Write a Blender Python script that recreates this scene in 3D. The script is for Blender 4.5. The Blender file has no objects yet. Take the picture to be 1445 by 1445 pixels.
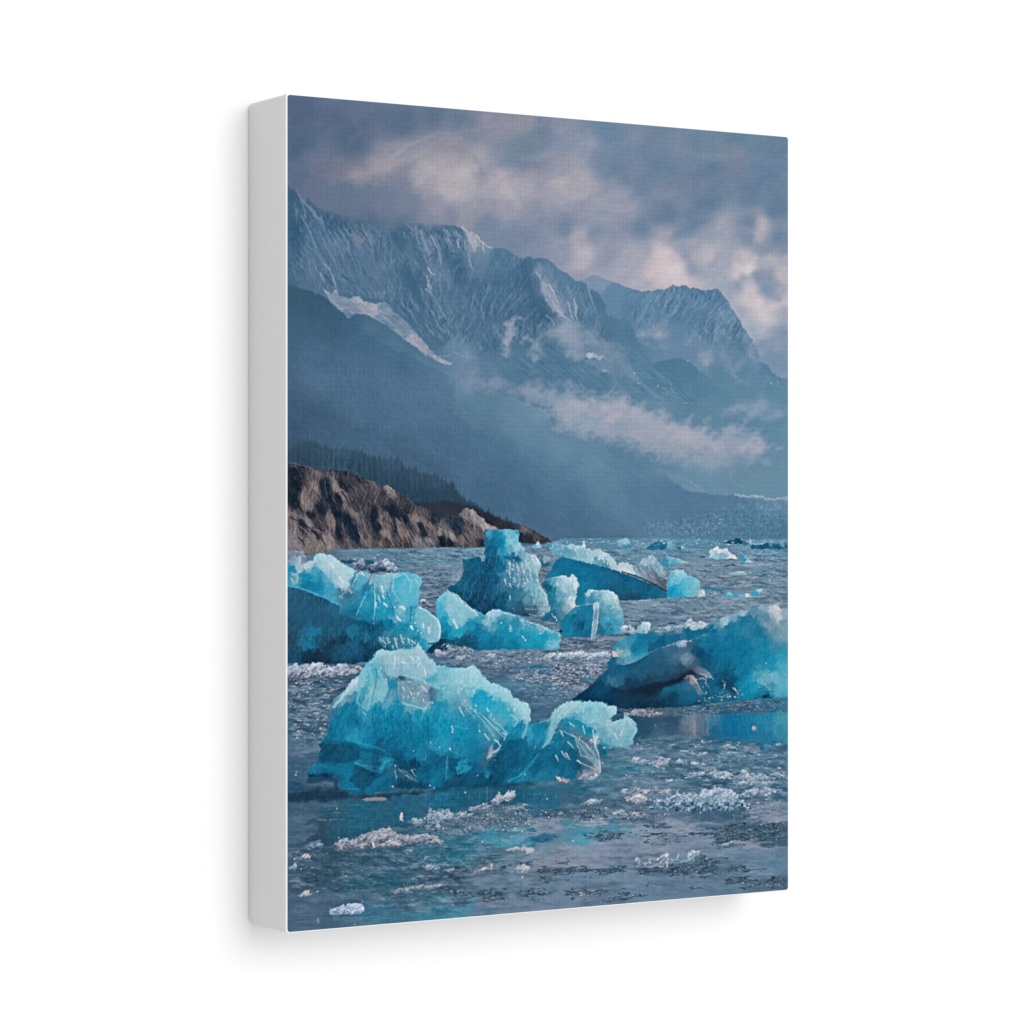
import bpy, bmesh, math
import numpy as np

# ---------------------------------------------------------------- camera, world, lamps, exposure
S = bpy.context.scene
CW, CH, CD = 0.3046, 0.4064, 0.0411          # the canvas: 12 x 16 in, 1.6 in deep
CZ = 1.50                                    # height of its centre on the wall

cam = bpy.data.cameras.new("camera")
cam.sensor_width = 36.0
cam.lens = 36.0 * 4161.0 / 1445.0
cam.clip_start, cam.clip_end = 0.05, 60.0
cam.shift_y = 2.0 / 1445.0
camera = bpy.data.objects.new("camera", cam)
S.collection.objects.link(camera)
camera.location = (-CW / 2 - 0.6693, -CD - 1.2705, CZ)
camera.rotation_euler = (math.radians(90), 0, -math.radians(32.13))
S.camera = camera

world = bpy.data.worlds.new("World")
S.world = world
world.use_nodes = True
world.node_tree.nodes["Background"].inputs[0].default_value = (1.0, 1.0, 1.0, 1)
world.node_tree.nodes["Background"].inputs[1].default_value = 0.80


def softbox(name, loc, aim, size, power):
    L = bpy.data.lights.new(name, 'AREA')
    L.shape, L.size, L.energy = 'DISK', size, power
    o = bpy.data.objects.new(name, L)
    S.collection.objects.link(o)
    o.location = loc
    d = np.array(aim) - np.array(loc)
    o.rotation_euler = (math.atan2(math.hypot(d[0], d[1]), -d[2]), 0, math.atan2(d[1], d[0]) - math.pi / 2)
    return o


softbox("key_softbox", (0.38, -3.0, CZ + 0.8), (0, 0, CZ), 2.0, 42)

S.view_settings.view_transform = 'Standard'
S.view_settings.look = 'None'
S.view_settings.exposure = 0.0
S.view_settings.gamma = 1.0
S.view_settings.use_curve_mapping = False
S.render.engine = 'CYCLES'
S.cycles.max_bounces = 8
S.cycles.use_denoising = True


# ---------------------------------------------------------------- helpers
def link_mesh(name, bm, mat, parent=None, smooth=False):
    me = bpy.data.meshes.new(name)
    bm.to_mesh(me); bm.free()
    o = bpy.data.objects.new(name, me)
    S.collection.objects.link(o)
    me.materials.append(mat)
    for p in me.polygons:
        p.use_smooth = smooth
    o.parent = parent
    return o


def new_mat(name):
    m = bpy.data.materials.new(name)
    m.use_nodes = True
    nt = m.node_tree
    return m, nt, nt.nodes, nt.nodes["Principled BSDF"]


def rounded_rect(w, h, r, n=6):
    out = []
    for cx, cz, a0 in ((w / 2 - r, h / 2 - r, 0), (-w / 2 + r, h / 2 - r, 90), (-w / 2 + r, -h / 2 + r, 180), (w / 2 - r, -h / 2 + r, 270)):
        for i in range(n + 1):
            a = math.radians(a0 + 90 * i / n)
            out.append((cx + r * math.cos(a), cz + r * math.sin(a)))
    return out


# ---------------------------------------------------------------- the wall
m_wall, nt, nd, bs = new_mat("white_wall_paint")
bs.inputs["Roughness"].default_value = 0.9
bs.inputs["Specular IOR Level"].default_value = 0.15
noi = nd.new("ShaderNodeTexNoise"); noi.inputs["Scale"].default_value = 9.0; noi.inputs["Detail"].default_value = 6.0
ramp = nd.new("ShaderNodeValToRGB")
ramp.color_ramp.elements[0].color = (0.895, 0.895, 0.895, 1)
ramp.color_ramp.elements[1].color = (0.915, 0.915, 0.915, 1)
nt.links.new(noi.outputs["Fac"], ramp.inputs[0])
nt.links.new(ramp.outputs[0], bs.inputs["Base Color"])
bm = bmesh.new()
vs = [bm.verts.new(p) for p in ((-4, 0, -1), (6, 0, -1), (6, 0, 4), (-4, 0, 4))]
bm.faces.new(vs)
wall = link_mesh("wall", bm, m_wall)
wall["kind"] = "structure"
wall["label"] = "plain white wall behind the canvas"

# ---------------------------------------------------------------- the canvas: wrapped box and printed front
canvas = bpy.data.objects.new("canvas_print", None)
S.collection.objects.link(canvas)
canvas.location = (0, 0, CZ - CH / 2)
canvas.empty_display_size = 0.1
canvas["label"] = "stretched canvas print of blue icebergs under snowy mountains, white sides, hung on the white wall"
canvas["category"] = "wall art"

m_side, nt, nd, bs = new_mat("shaded_side_cloth")
bs.inputs["Base Color"].default_value = (0.63, 0.63, 0.63, 1)  # white cloth darkened: shade on the sides put into the base colour
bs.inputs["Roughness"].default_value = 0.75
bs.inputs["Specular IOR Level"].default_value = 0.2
tc = nd.new("ShaderNodeTexCoord")
weave = []
for axis in ('X', 'Z'):
    wv = nd.new("ShaderNodeTexWave"); wv.wave_type = 'BANDS'; wv.bands_direction = axis
    wv.inputs["Scale"].default_value = 0.3142 / 0.0012; wv.inputs["Distortion"].default_value = 1.2
    nt.links.new(tc.outputs["Object"], wv.inputs["Vector"]); weave.append(wv)
ad = nd.new("ShaderNodeMath"); ad.operation = 'ADD'
nt.links.new(weave[0].outputs["Fac"], ad.inputs[0]); nt.links.new(weave[1].outputs["Fac"], ad.inputs[1])
bp = nd.new("ShaderNodeBump"); bp.inputs["Strength"].default_value = 0.12; bp.inputs["Distance"].default_value = 0.0002
nt.links.new(ad.outputs[0], bp.inputs["Height"]); nt.links.new(bp.outputs["Normal"], bs.inputs["Normal"])

EDGE = 0.00075                                # the cloth rolls over the stretcher bar with this radius


def loft(rings, cap_first=True, cap_last=True):
    bm = bmesh.new()
    R = [[bm.verts.new(p) for p in ring] for ring in rings]
    n = len(R[0])
    for a, b in zip(R, R[1:]):
        for i in range(n):
            bm.faces.new((a[i], a[(i + 1) % n], b[(i + 1) % n], b[i]))
    if cap_first:
        bm.faces.new(list(reversed(R[0])))
    if cap_last:
        bm.faces.new(R[-1])
    bmesh.ops.recalc_face_normals(bm, faces=bm.faces[:])
    return bm


rings = []
back_r = 0.0028
for k in range(6):                            # soft back corner where the cloth is folded and stapled
    a = math.pi / 2 * k / 5
    ins = 0.0016 * (1 - math.sin(a))
    y = -0.0004 - 0.0016 * (1 - math.cos(a))
    rings.append([(x, y, z + CH / 2) for x, z in rounded_rect(CW + 2 * EDGE - 2 * ins, CH + 2 * EDGE - 2 * ins, back_r)])
for f in (0.25, 0.6, 0.9):
    rings.append([(x, -CD * f, z + CH / 2) for x, z in rounded_rect(CW + 2 * EDGE, CH + 2 * EDGE, back_r + (0.0016 - back_r) * f)])
band = []
for k in range(7):                            # rolled front edge, left unprinted
    a = math.pi / 2 * k / 6
    g = EDGE * (1 - math.cos(a))
    band.append([(x, -CD + EDGE * (1 - math.sin(a)), z + CH / 2) for x, z in rounded_rect(CW + 2 * EDGE - 2 * g, CH + 2 * EDGE - 2 * g, 0.0016 - g * .6)])
rings.append(band[0])
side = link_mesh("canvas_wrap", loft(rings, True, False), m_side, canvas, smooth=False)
side["label"] = "plain white canvas sides with painted-in shade, folded round the stretcher bars"
m_band, nt, nd, bs = new_mat("lit_edge_cloth")
bs.inputs["Base Color"].default_value = (0.86, 0.87, 0.88, 1)  # same white cloth, painted lighter where the rolled edge catches light
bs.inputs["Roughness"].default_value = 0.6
noi = nd.new("ShaderNodeTexNoise"); noi.inputs["Scale"].default_value = 900.0
bp = nd.new("ShaderNodeBump"); bp.inputs["Strength"].default_value = 0.1; bp.inputs["Distance"].default_value = 0.0002
nt.links.new(noi.outputs["Fac"], bp.inputs["Height"]); nt.links.new(bp.outputs["Normal"], bs.inputs["Normal"])
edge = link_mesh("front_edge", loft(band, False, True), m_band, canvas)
edge["label"] = "unprinted white canvas edge rolled round the front, painted lighter as if lit"
for ob in (side, edge):
    for p in ob.data.polygons:
        p.use_smooth = len(p.vertices) == 4


# ---------------------------------------------------------------- the printed picture
# A small painter: it fills a 3:4 sheet of ink colours (W x H texels) from traced outlines, colour notes and
# procedural noise.  Outlines were traced on the photograph, so every traced point is taken back to its place on
# the flat sheet first (the sheet is seen turned by 32 degrees: u runs left to right, v top to bottom).
W, H = 990, 1320
WR = 1181.0 / 1061.0
CROPS = dict(a=(400, 130), b=(640, 130), c=(880, 130), d=(400, 370), e=(640, 370), f=(880, 370),
             g=(400, 600), h=(640, 600), i=(880, 600), j=(400, 760), k=(640, 760), l=(880, 760),
             m=(400, 900), n=(640, 900), o=(880, 900), p=(400, 1080), q=(640, 1080), r=(880, 1080),
             s=(400, 640, 140 / 1092), t=(520, 660, 140 / 1092), v=(400, 260, 160 / 1092), w=(540, 290, 160 / 1092), x=(680, 340, 160 / 1092),
             ma=(437, 903, 240 / 1092), mb=(635, 903, 296 / 1092), mc=(406, 762, 271 / 1092), sk=(400, 130, 720 / 1445))
ZF = 240.0 / 1445.0
rng = np.random.default_rng(11)


def sheet_coords():
    u = ((np.arange(W) + .5) / W)[None, :]
    v = ((np.arange(H) + .5) / H)[:, None]
    t = u * WR / ((1 - u) + u * WR)
    return (405.5 + 705.5 * t + 0 * v).astype(np.float32), (134 + 60 * t + v * (1181 - 120 * t)).astype(np.float32)


TX, TY = sheet_coords()
IMG = np.zeros((H, W, 3), np.float32)


def to_sheet(x, y):
    t = (x - 405.5) / 705.5
    u = t / (WR * (1 - t) + t)
    return u * W, (y - 134 - 60 * t) / (1181 - 120 * t) * H


def make_tile(alpha, seed, n=512):
    r = np.random.default_rng(seed)
    fx = np.fft.fftfreq(n)[:, None] * n
    fy = np.fft.rfftfreq(n)[None, :] * n
    amp = 1 / np.maximum(np.hypot(fx, fy), 3.0) ** alpha
    t = np.fft.irfft2(np.fft.rfft2(r.normal(size=(n, n))) * amp, s=(n, n))
    return ((t - t.mean()) / t.std()).astype(np.float32)


SOFT, MID, FINE, HAZY = make_tile(1.9, 1), make_tile(1.35, 2), make_tile(.75, 3), make_tile(2.6, 4)


def nz(tile, x, y):
    n = tile.shape[0]
    xf, yf = np.floor(x), np.floor(y)
    fx, fy = (x - xf), (y - yf)
    x0, y0 = xf.astype(np.int64) % n, yf.astype(np.int64) % n
    x1, y1 = (x0 + 1) % n, (y0 + 1) % n
    return ((tile[y0, x0] * (1 - fx) + tile[y0, x1] * fx) * (1 - fy)
            + (tile[y1, x0] * (1 - fx) + tile[y1, x1] * fx) * fy).astype(np.float32)


def rot(x, y, deg, sx, sy):
    """coordinates along (sx) and across (sy) a direction, for streaky noise; deg is clockwise from +x"""
    a = math.radians(deg)
    return (x * math.cos(a) + y * math.sin(a)) / sx, (-x * math.sin(a) + y * math.cos(a)) / sy


def pts(s):
    """'k 10 20, 30 40, l 5 6' -> traced points (a crop letter holds until the next one)"""
    out, c = [], None
    for tok in s.replace(',', ' ').split():
        if tok.isalpha():
            c = CROPS[tok]; buf = []
        else:
            buf.append(float(tok))
            if len(buf) == 2:
                z = c[2] if len(c) > 2 else ZF
                out.append((c[0] + buf[0] * z, c[1] + buf[1] * z)); buf = []
    return np.array(out, np.float32)


def notes(s):
    """'k 10 20 r g b, ...' -> rows of x y r g b"""
    out, c = [], None
    for tok in s.replace(',', ' ').split():
        if tok.isalpha():
            c = CROPS[tok]; buf = []
        else:
            buf.append(float(tok))
            if len(buf) == 5:
                z = c[2] if len(c) > 2 else ZF
                out.append((c[0] + buf[0] * z, c[1] + buf[1] * z, *buf[2:])); buf = []
    return np.array(out, np.float32)


def window(P, pad):
    x0, y0 = P.min(0) - pad; x1, y1 = P.max(0) + pad
    us, vs = zip(*[to_sheet(np.clip(x, 405, 1112), y) for x in (x0, x1) for y in (y0, y1)])
    return (slice(max(0, int(min(vs))), min(H, int(max(vs)) + 2)), slice(max(0, int(min(us))), min(W, int(max(us)) + 2)))


def sdf(P, X, Y):
    """signed distance to a closed outline, negative inside"""
    d = np.full(X.shape, 1e12, np.float32); s = np.ones(X.shape, np.float32)
    n = len(P)
    for i in range(n):
        ax, ay = P[i]; bx, by = P[i - 1]
        ex, ey = bx - ax, by - ay
        wx, wy = X - ax, Y - ay
        q = np.clip((wx * ex + wy * ey) / (ex * ex + ey * ey + 1e-9), 0, 1)
        d = np.minimum(d, (wx - ex * q) ** 2 + (wy - ey * q) ** 2)
        c1, c2, c3 = Y >= ay, Y < by, ex * wy > ey * wx
        s = np.where((c1 & c2 & c3) | (~c1 & ~c2 & ~c3), -s, s)
    return s * np.sqrt(d)


def sstep(a, b, x):
    t = np.clip((x - a) / (b - a), 0, 1)
    return t * t * (3 - 2 * t)


def shepard(N, X, Y, p=3.0, eps=3.0, ys=1.0):
    """smooth colours from scattered colour notes"""
    sh = X.shape
    num = np.zeros(sh + (3,), np.float32); den = np.zeros(sh, np.float32)
    for x, y, r, g, b in N:
        w = ((X - x) ** 2 + ((Y - y) * ys) ** 2 + eps * eps) ** (-p / 2)
        den += w
        num += w[..., None] * np.array((r, g, b), np.float32)
    return num / den[..., None]


def put(win, m, col):
    A = IMG[win]
    if not isinstance(col, np.ndarray) or col.ndim < 3:
        col = np.array(col, np.float32)
    A += (col - A) * m[..., None]


def shape(P, col=None, N=None, soft=.7, rough=0., rs=.1, alpha=1., p=3., eps=3., warp=0., ws=.15, ys=1., tex=None, facet=0.):
    """one outline filled with a colour or with colour notes; rough = ragged edge, warp = swirled fill"""
    P = pts(P) if isinstance(P, str) else P
    win = window(P, 3 + soft * 2 + rough * 3)
    X, Y = TX[win], TY[win]
    if X.size == 0:
        return win, None, None
    d = sdf(P, X, Y)
    if rough:
        d = d + rough * (.8 * nz(SOFT, X / rs + 71, Y / rs + 13) + .35 * nz(SOFT, X / .04 + 7, Y / .04))
    m = sstep(soft, -soft, d) * alpha
    if N is not None:
        N = notes(N) if isinstance(N, str) else N
        xx, yy = X, Y
        if warp:
            xx = X + warp * (.7 * nz(HAZY, X / ws, Y / ws + 200) + .4 * nz(SOFT, X / .05, Y / .05 + 99))
            yy = Y + warp * (.7 * nz(HAZY, X / ws + 300, Y / ws) + .4 * nz(SOFT, X / .05 + 150, Y / .05))
        if facet:   # flat crystal facets: each takes the colour of its middle
            _, _, ox, oy = cells(xx + .3 * yy, yy - .25 * xx, 5.5, 8., facet)
            _, _, o2, p2 = cells(xx - .25 * yy, yy + .2 * xx, 2.6, 4.2, facet + 3)
            xx, yy = xx + .6 * ox + .4 * o2, yy + .6 * oy + .4 * p2
        col = shepard(N, xx, yy, p, eps, ys)
    if tex is not None:
        col = (np.array(col, np.float32) if not isinstance(col, np.ndarray) else col) + tex(X, Y, d)
    put(win, m, col)
    return win, m, d


def mist(P, col=None, N=None, soft=6., rough=5., rs=.09, alpha=.9, thin=.5, p=3., eps=5.):
    """a soft bank of cloud: torn, feathery edge and uneven thickness"""
    P = pts(P) if isinstance(P, str) else P
    win = window(P, 4 + soft * 2 + rough * 3)
    X, Y = TX[win], TY[win]
    n1 = nz(HAZY, X / (rs * 1.6) + 71, Y / (rs * 1.3) + 13)
    n2 = nz(HAZY, X / (rs * .6) + 7, Y / (rs * .5) + 130)
    d = sdf(P, X, Y) + rough * .8 * n1 + rough * .4 * n2
    m = sstep(soft * 1.3, -soft * 2., d)
    m = m * (1 - thin * (1 - sstep(-1.8, 1., nz(HAZY, X / (rs * 2.2) + 300, Y / (rs * 1.5)) + .3 * n2)))
    if N is not None:
        xx = X + 4 * nz(SOFT, X / .12, Y / .12 + 200)
        yy = Y + 4 * nz(SOFT, X / .12 + 300, Y / .12)
        col = shepard(notes(N), xx, yy, p, eps)
    put(win, m * alpha, col)


def stroke(S, col, w=1.0, w2=None, alpha=1., soft=.6, rough=0., broken=False):
    """a tapering line; w, w2 = half widths at its two ends in traced pixels"""
    P = pts(S) if isinstance(S, str) else S
    w2 = w if w2 is None else w2
    win = window(P, max(w, w2) + 3 + rough * 2)
    X, Y = TX[win], TY[win]
    if X.size == 0:
        return
    if rough:
        X, Y = X + rough * nz(SOFT, X / .07, Y / .07), Y + rough * nz(SOFT, X / .07 + 90, Y / .07 + 40)
    best = np.full(X.shape, 1e9, np.float32)
    n = len(P) - 1
    for i in range(n):
        (ax, ay), (bx, by) = P[i], P[i + 1]
        ex, ey = bx - ax, by - ay
        q = np.clip(((X - ax) * ex + (Y - ay) * ey) / (ex * ex + ey * ey + 1e-9), 0, 1)
        r = w + (w2 - w) * (i + q) / n
        best = np.minimum(best, np.hypot(X - ax - ex * q, Y - ay - ey * q) - r)
    brk = 1. if not broken else .25 + .75 * sstep(-.7, .5, nz(SOFT, X / .03 + 11, Y / .03 + 5))
    put(win, sstep(soft, -soft, best) * alpha * brk, col)


def strokes(s, col, w=.6, w2=.3, alpha=.9, rough=0., thin=.78):
    for one in s.split(';'):
        if one.strip():
            stroke(one, col, w * thin, w2 * thin, alpha * .85, rough=rough * .5, broken=True)


def blob(x, y, rx, ry, col, alpha=1., ang=0.):
    u, v = to_sheet(x, y)
    R = max(rx, ry) * 1.3 + 2
    win = (slice(max(0, int(v - R * 1.2)), min(H, int(v + R * 1.2) + 2)), slice(max(0, int(u - R * 1.7)), min(W, int(u + R * 1.7) + 2)))
    X, Y = TX[win] - x, TY[win] - y
    if X.size == 0:
        return
    c, s = math.cos(ang), math.sin(ang)
    q = np.hypot((X * c + Y * s) / rx, (-X * s + Y * c) / ry)
    put(win, sstep(1.25, .6, q) * alpha, col)


def marks(s, soft=.7):
    """hand-traced brush marks, one per line: colour, half widths at both ends, strength | points"""
    for line in s.strip().splitlines():
        head, body = line.split('|')
        r, g, b, w, w2, al = map(float, head.split())
        for one in body.split(';'):
            if one.strip():
                stroke(one, (r, g, b), w, w2, al, soft=soft + .25 * max(w, w2), rough=.35)


def dots(s, col, r=.9, ry=None, alpha=.9):
    for x, y in pts(s):
        k = rng.uniform(.5, .95)
        blob(x, y, r * k * rng.uniform(.7, 1.4), (ry or r) * k, col, alpha * rng.uniform(.5, 1), rng.uniform(-.8, .8))


def scatter(P, n, col, rx=(1, 3), ry=(.4, .9), alpha=(.3, .8), jit=14, where=None, ang=(-.1, .1), bright=None):
    """many small chips inside an outline; where = noise gate for clumps; bright = only on ink lighter than this"""
    P = pts(P) if isinstance(P, str) else P
    (x0, y0), (x1, y1) = P.min(0), P.max(0)
    xs = rng.uniform(max(x0, 405), min(x1, 1111), n * 3).astype(np.float32); ys = rng.uniform(y0, y1, n * 3).astype(np.float32)
    ok = sdf(P, xs, ys) < -max(rx[0], .8)
    if where is not None:
        ok &= nz(MID, xs / where[0], ys / where[1] + 50) > where[2]
    if bright is not None:
        u, v = to_sheet(xs, ys)
        lum = IMG[np.clip(v, 0, H - 1).astype(int), np.clip(u, 0, W - 1).astype(int)].mean(-1)
        ok &= lum > bright
    for x, y in list(zip(xs[ok], ys[ok]))[:n]:
        c = np.array(col, np.float32) + rng.normal(0, jit)
        k = rng.uniform(0, 1) ** 2
        blob(x, y, rx[0] + (rx[1] - rx[0]) * k, ry[0] + (ry[1] - ry[0]) * k, c, rng.uniform(*alpha), rng.uniform(*ang))


def grain(P, amp, tile, deg, sx, sy, tint=(1, 1, 1), soft=2., off=0., gate=None):
    """streaky light and dark texture laid over an outline"""
    P = pts(P) if isinstance(P, str) else P
    win = window(P, 3)
    X, Y = TX[win], TY[win]
    m = sstep(soft, -soft, sdf(P, X, Y))
    a, b = rot(X, Y, deg, sx, sy)
    n = nz(tile, a + off, b + off)
    if gate is not None:
        m = m * sstep(gate[2], gate[2] + 1.2, nz(SOFT, X / gate[0] + off, Y / gate[1]))
    IMG[win] += (amp * n * m)[..., None] * np.array(tint, np.float32)


def cells(X, Y, sx, sy, seed):
    """crystal facets: one random value per cell, and the distance to the seam between cells"""
    gx, gy = X / sx, Y / sy
    ix, iy = np.floor(gx), np.floor(gy)
    f1 = np.full(X.shape, 9., np.float32); f2 = f1.copy(); val = np.zeros(X.shape, np.float32); ox = val.copy(); oy = val.copy()

    def h(a, b, k):
        return np.modf(np.abs(np.sin(a * 12.9898 + b * 78.233 + k * 37.719 + seed) * 43758.5453))[0].astype(np.float32)
    for dx in (-1, 0, 1):
        for dy in (-1, 0, 1):
            cx, cy = ix + dx, iy + dy
            px, py = cx + h(cx, cy, 1) - gx, cy + h(cx, cy, 2) - gy
            d = np.hypot(px, py).astype(np.float32)
            near = d < f1
            ox = np.where(near, px * sx, ox); oy = np.where(near, py * sy, oy)
            f2 = np.where(near, f1, np.minimum(f2, d))
            val = np.where(near, h(cx, cy, 3) * 2 - 1, val)
            f1 = np.where(near, d, f1)
    return val, f2 - f1, ox, oy


def emboss(tile, x, y, ex, ey):
    return nz(tile, x - ex, y - ey) - nz(tile, x + ex, y + ey)


def ice(off):
    """facets and lit relief of glacier ice"""
    def f(X, Y, d):
        wx = X + 2.2 * nz(SOFT, X / .07 + off, Y / .07); wy = Y + 2.2 * nz(SOFT, X / .07, Y / .07 + off)
        v1, e1, _, _ = cells(wx + .35 * wy, wy - .2 * wx, 10., 14., off)
        v2, e2, _, _ = cells(wx - .3 * wy, wy + .15 * wx, 4., 7.5, off + 5)
        g = sstep(-.9, 1.1, nz(SOFT, X / .12 + off * 3, Y / .12))
        r = 3 * emboss(SOFT, X / .07 + off * 9, Y / .1, 8, 10) + 1.6 * g * emboss(SOFT, X / .025, Y / .04 + off * 7, 14, 14)
        v = 2. * v1 + 3.6 * v2 * g + r + 8 * g * sstep(.09, .0, e2) * sstep(-.2, .8, v1) - 5 * sstep(.06, 0, e1) * g + 1.2 * nz(FINE, X / .6, Y / .6 + off)
        return v[..., None] * np.array((1.35, 1., .88), np.float32) + np.array((4., 0, 0), np.float32)
    return f


def paint_sky():
    N = notes("""
 a 100 150 88 108 142, 100 450 86 108 140, 600 300 95 115 148, 700 130 104 120 150, 1000 250 98 120 150, 1300 200 105 125 155,
 600 450 90 112 142, 300 650 114 122 149, 100 700 100 115 145, 650 700 150 145 160, 450 720 125 128 152, 850 600 155 150 165, 1000 560 148 147 165, 1350 400 142 142 162,
 1400 520 162 157 171, 1400 750 186 173 181, 1200 680 170 165 177, 1400 800 180 170 179, 1000 800 130 135 158, 700 800 125 135 155,
 400 800 115 128 152, 500 950 102 120 148, 900 950 118 130 155, 1300 950 146 149 168, 1400 1100 132 140 165, 900 1050 98 122 150, 300 880 102 119 145,
 b 100 300 125 135 160, 50 260 105 125 150, 350 300 145 145 165, 600 250 150 150 165, 750 280 120 138 165, 900 270 140 148 170,
 1200 280 116 140 170, 1350 350 110 138 168, 1150 420 145 152 175, 600 480 117 138 160, 500 560 119 138 162, 750 420 122 138 165,
 50 450 150 148 165, 180 600 172 167 176, 80 700 187 177 186, 240 680 140 145 168, 350 730 180 172 182, 480 850 183 177 187,
 560 780 166 163 178, 600 620 124 140 165, 650 700 158 156 175, 850 650 150 152 172, 900 790 181 173 183, 1080 720 168 164 178,
 1050 850 165 163 178, 800 880 160 160 178, 1250 600 130 146 172, 1400 600 115 142 170, 1380 850 145 152 175, 1400 1000 157 159 178,
 1100 1000 150 153 174, 850 1080 140 148 172, 1200 1200 130 145 172, 950 1150 122 140 168, 100 950 160 160 175, 450 980 158 158 176,
 700 1050 138 146 170, 300 1150 120 138 165, 600 1200 125 140 168, 450 1280 122 140 168, 800 1250 135 146 172, 1080 1340 186 179 191,
 1100 1260 166 164 180, 900 1350 150 155 178, 1300 1380 150 155 178, 100 1080 148 152 170,
 c 100 330 128 141 165, 250 350 118 138 166, 600 400 112 138 166, 1000 400 106 135 162, 1300 450 106 134 162, 500 490 126 140 165,
 950 530 128 140 162, 300 600 112 138 166, 50 700 130 142 168, 700 650 106 134 164, 1200 700 104 132 164, 650 800 122 138 164,
 350 880 130 142 168, 150 850 115 135 165, 60 1050 156 158 177, 350 1050 105 132 162, 700 950 104 132 162, 1100 900 105 133 164,
 1300 1000 104 132 163, 600 1100 110 134 164, 500 1180 118 140 168, 150 1150 115 138 166, 330 1250 167 163 180, 350 1400 207 192 197,
 480 1350 150 156 178, 100 1350 165 165 182, 600 1300 165 165 182, 900 1150 165 165 182, 700 1380 192 184 191, 850 1360 150 160 182,
 1050 1350 202 190 196, 1000 1200 132 147 172, 1170 1120 177 171 182, 1150 1200 180 173 184, 1080 1110 120 140 168, 1060 1250 122 142 170,
 1200 1320 135 148 172, 1300 1250 110 136 166, 1220 1420 187 180 187, 1350 1350 125 143 170, 1370 1420 175 172 182,
 f 50 50 165 165 185, 300 80 207 192 199, 420 80 217 202 207, 500 170 212 197 203, 150 150 175 172 188, 580 50 150 158 182,
 700 80 165 168 186, 800 50 160 165 184, 950 90 207 194 199, 1060 50 207 194 199, 880 60 165 168 186, 1150 80 145 156 180,
 1000 150 150 160 182, 830 180 160 168 188, 950 200 155 163 186, 1200 20 165 168 184, 1370 100 188 180 189, 1250 120 140 155 180,
 1200 250 130 150 178, 1320 220 150 158 180, 1060 250 192 184 194, 1150 370 212 197 203, 1050 340 202 190 199, 1300 350 202 190 197,
 1370 300 197 187 195, 1200 480 202 192 199, 1370 450 160 168 186, 1300 560 150 163 186, 1000 400 165 172 192, 1100 580 160 170 190,
 1200 700 130 152 180, 1350 650 135 155 182, 1250 850 125 150 178, 1350 850 125 150 178, 1150 560 174 178 193, 600 230 190 184 195""")
    win = (slice(0, 520), slice(0, W))
    X, Y = TX[win], TY[win]
    wx = X + 2.5 * nz(HAZY, X / .35, Y / .25); wy = Y + 2 * nz(HAZY, X / .35 + 250, Y / .25 + 31)
    c = shepard(N, wx, wy, 3.4, 5.)
    h, w = X.shape
    fy = np.fft.fftfreq(h)[:, None]; fx = np.fft.rfftfreq(w)[None, :]
    G = np.exp(-2 * (math.pi * 3.) ** 2 * (fx * fx + fy * fy))
    m = np.minimum(np.minimum(np.arange(h)[:, None], np.arange(h)[::-1][:, None]), np.minimum(np.arange(w)[None, :], np.arange(w)[::-1][None, :]))
    m = np.clip(m / 14., 0, 1)[..., None]
    c = c * (1 - m) + m * np.stack([np.fft.irfft2(np.fft.rfft2(c[..., i]) * G, s=(h, w)) for i in range(3)], -1)
    IMG[win] = c
    # long soft bands, then the billows and wisps one by one
    marks("""90 105 135 18 22 .22 | sk 0 60, 200 100, 400 80
 104 128 158 20 24 .3 | sk 900 200, 1100 230, 1400 300
 106 130 160 8 9 .35 | sk 940 390, 1000 365, 1100 340
 128 138 162 8 9 .3 | sk 560 120, 640 180, 740 200
 165 158 168 6 8 .3 | sk 180 240, 260 222, 340 190, 420 185
 189 179 187 11 9 .35 | sk 380 240, 460 215, 540 235
 182 174 184 7 9 .35 | sk 470 300, 560 272, 640 262, 690 268
 178 170 182 5 6 .4 | sk 760 285, 830 242, 880 262
 164 161 178 6 5 .3 | sk 740 325, 800 305, 880 312, 940 290
 182 175 188 9 10 .4 | sk 830 415, 850 450, 845 490
 190 182 193 8 9 .4 | sk 1170 470, 1220 435, 1280 465
 212 196 203 9 8 .45 | sk 1060 440, 1090 490, 1125 530
 204 190 198 6 7 .35 | sk 1030 505, 1080 535, 1150 545
 212 197 204 9 10 .45 | sk 1315 545, 1345 610, 1385 640
 192 184 193 6 7 .4 | sk 1400 490, 1420 570""", 7)
    marks("""142 146 168 3 2 .45 | sk 540 185, 565 220, 600 238
 128 142 168 3 2 .4 | sk 1000 300, 1080 292, 1190 262; sk 900 345, 960 352, 1010 325
 132 143 167 3 2 .5 | sk 1110 160, 1180 180, 1300 182
 216 202 207 4 4 .5 | sk 1280 490, 1310 512, 1335 468; sk 1075 480, 1100 510
 180 174 186 4 4 .5 | sk 1345 365, 1360 395, 1335 420
 130 150 178 5 5 .5 | sk 1335 520, 1370 560, 1400 585
 150 160 184 4 4 .4 | sk 1130 450, 1160 500, 1190 520; sk 1240 520, 1290 560
 176 168 178 2.5 2 .4 | sk 300 190, 350 150, 420 125; sk 560 205, 590 250, 640 255; sk 620 240, 680 290
 148 152 172 2 1.5 .35 | sk 430 120, 520 110, 620 90; sk 700 240, 780 200, 860 190; sk 820 330, 900 300, 960 310
 120 130 155 3 2 .3 | sk 190 70, 220 110, 180 150""", 3.5)
    A = IMG[win]
    qa, qb = rot(X, Y, -18, .5, .16)
    k = .5 + sstep(115, 170, A.mean(-1))
    A += ((1.3 * nz(SOFT, qa + 40, qb) + 1. * nz(SOFT, X / .12 + 140, Y / .1)) * k)[..., None] * np.array((1.1, 1., .85), np.float32)


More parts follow.
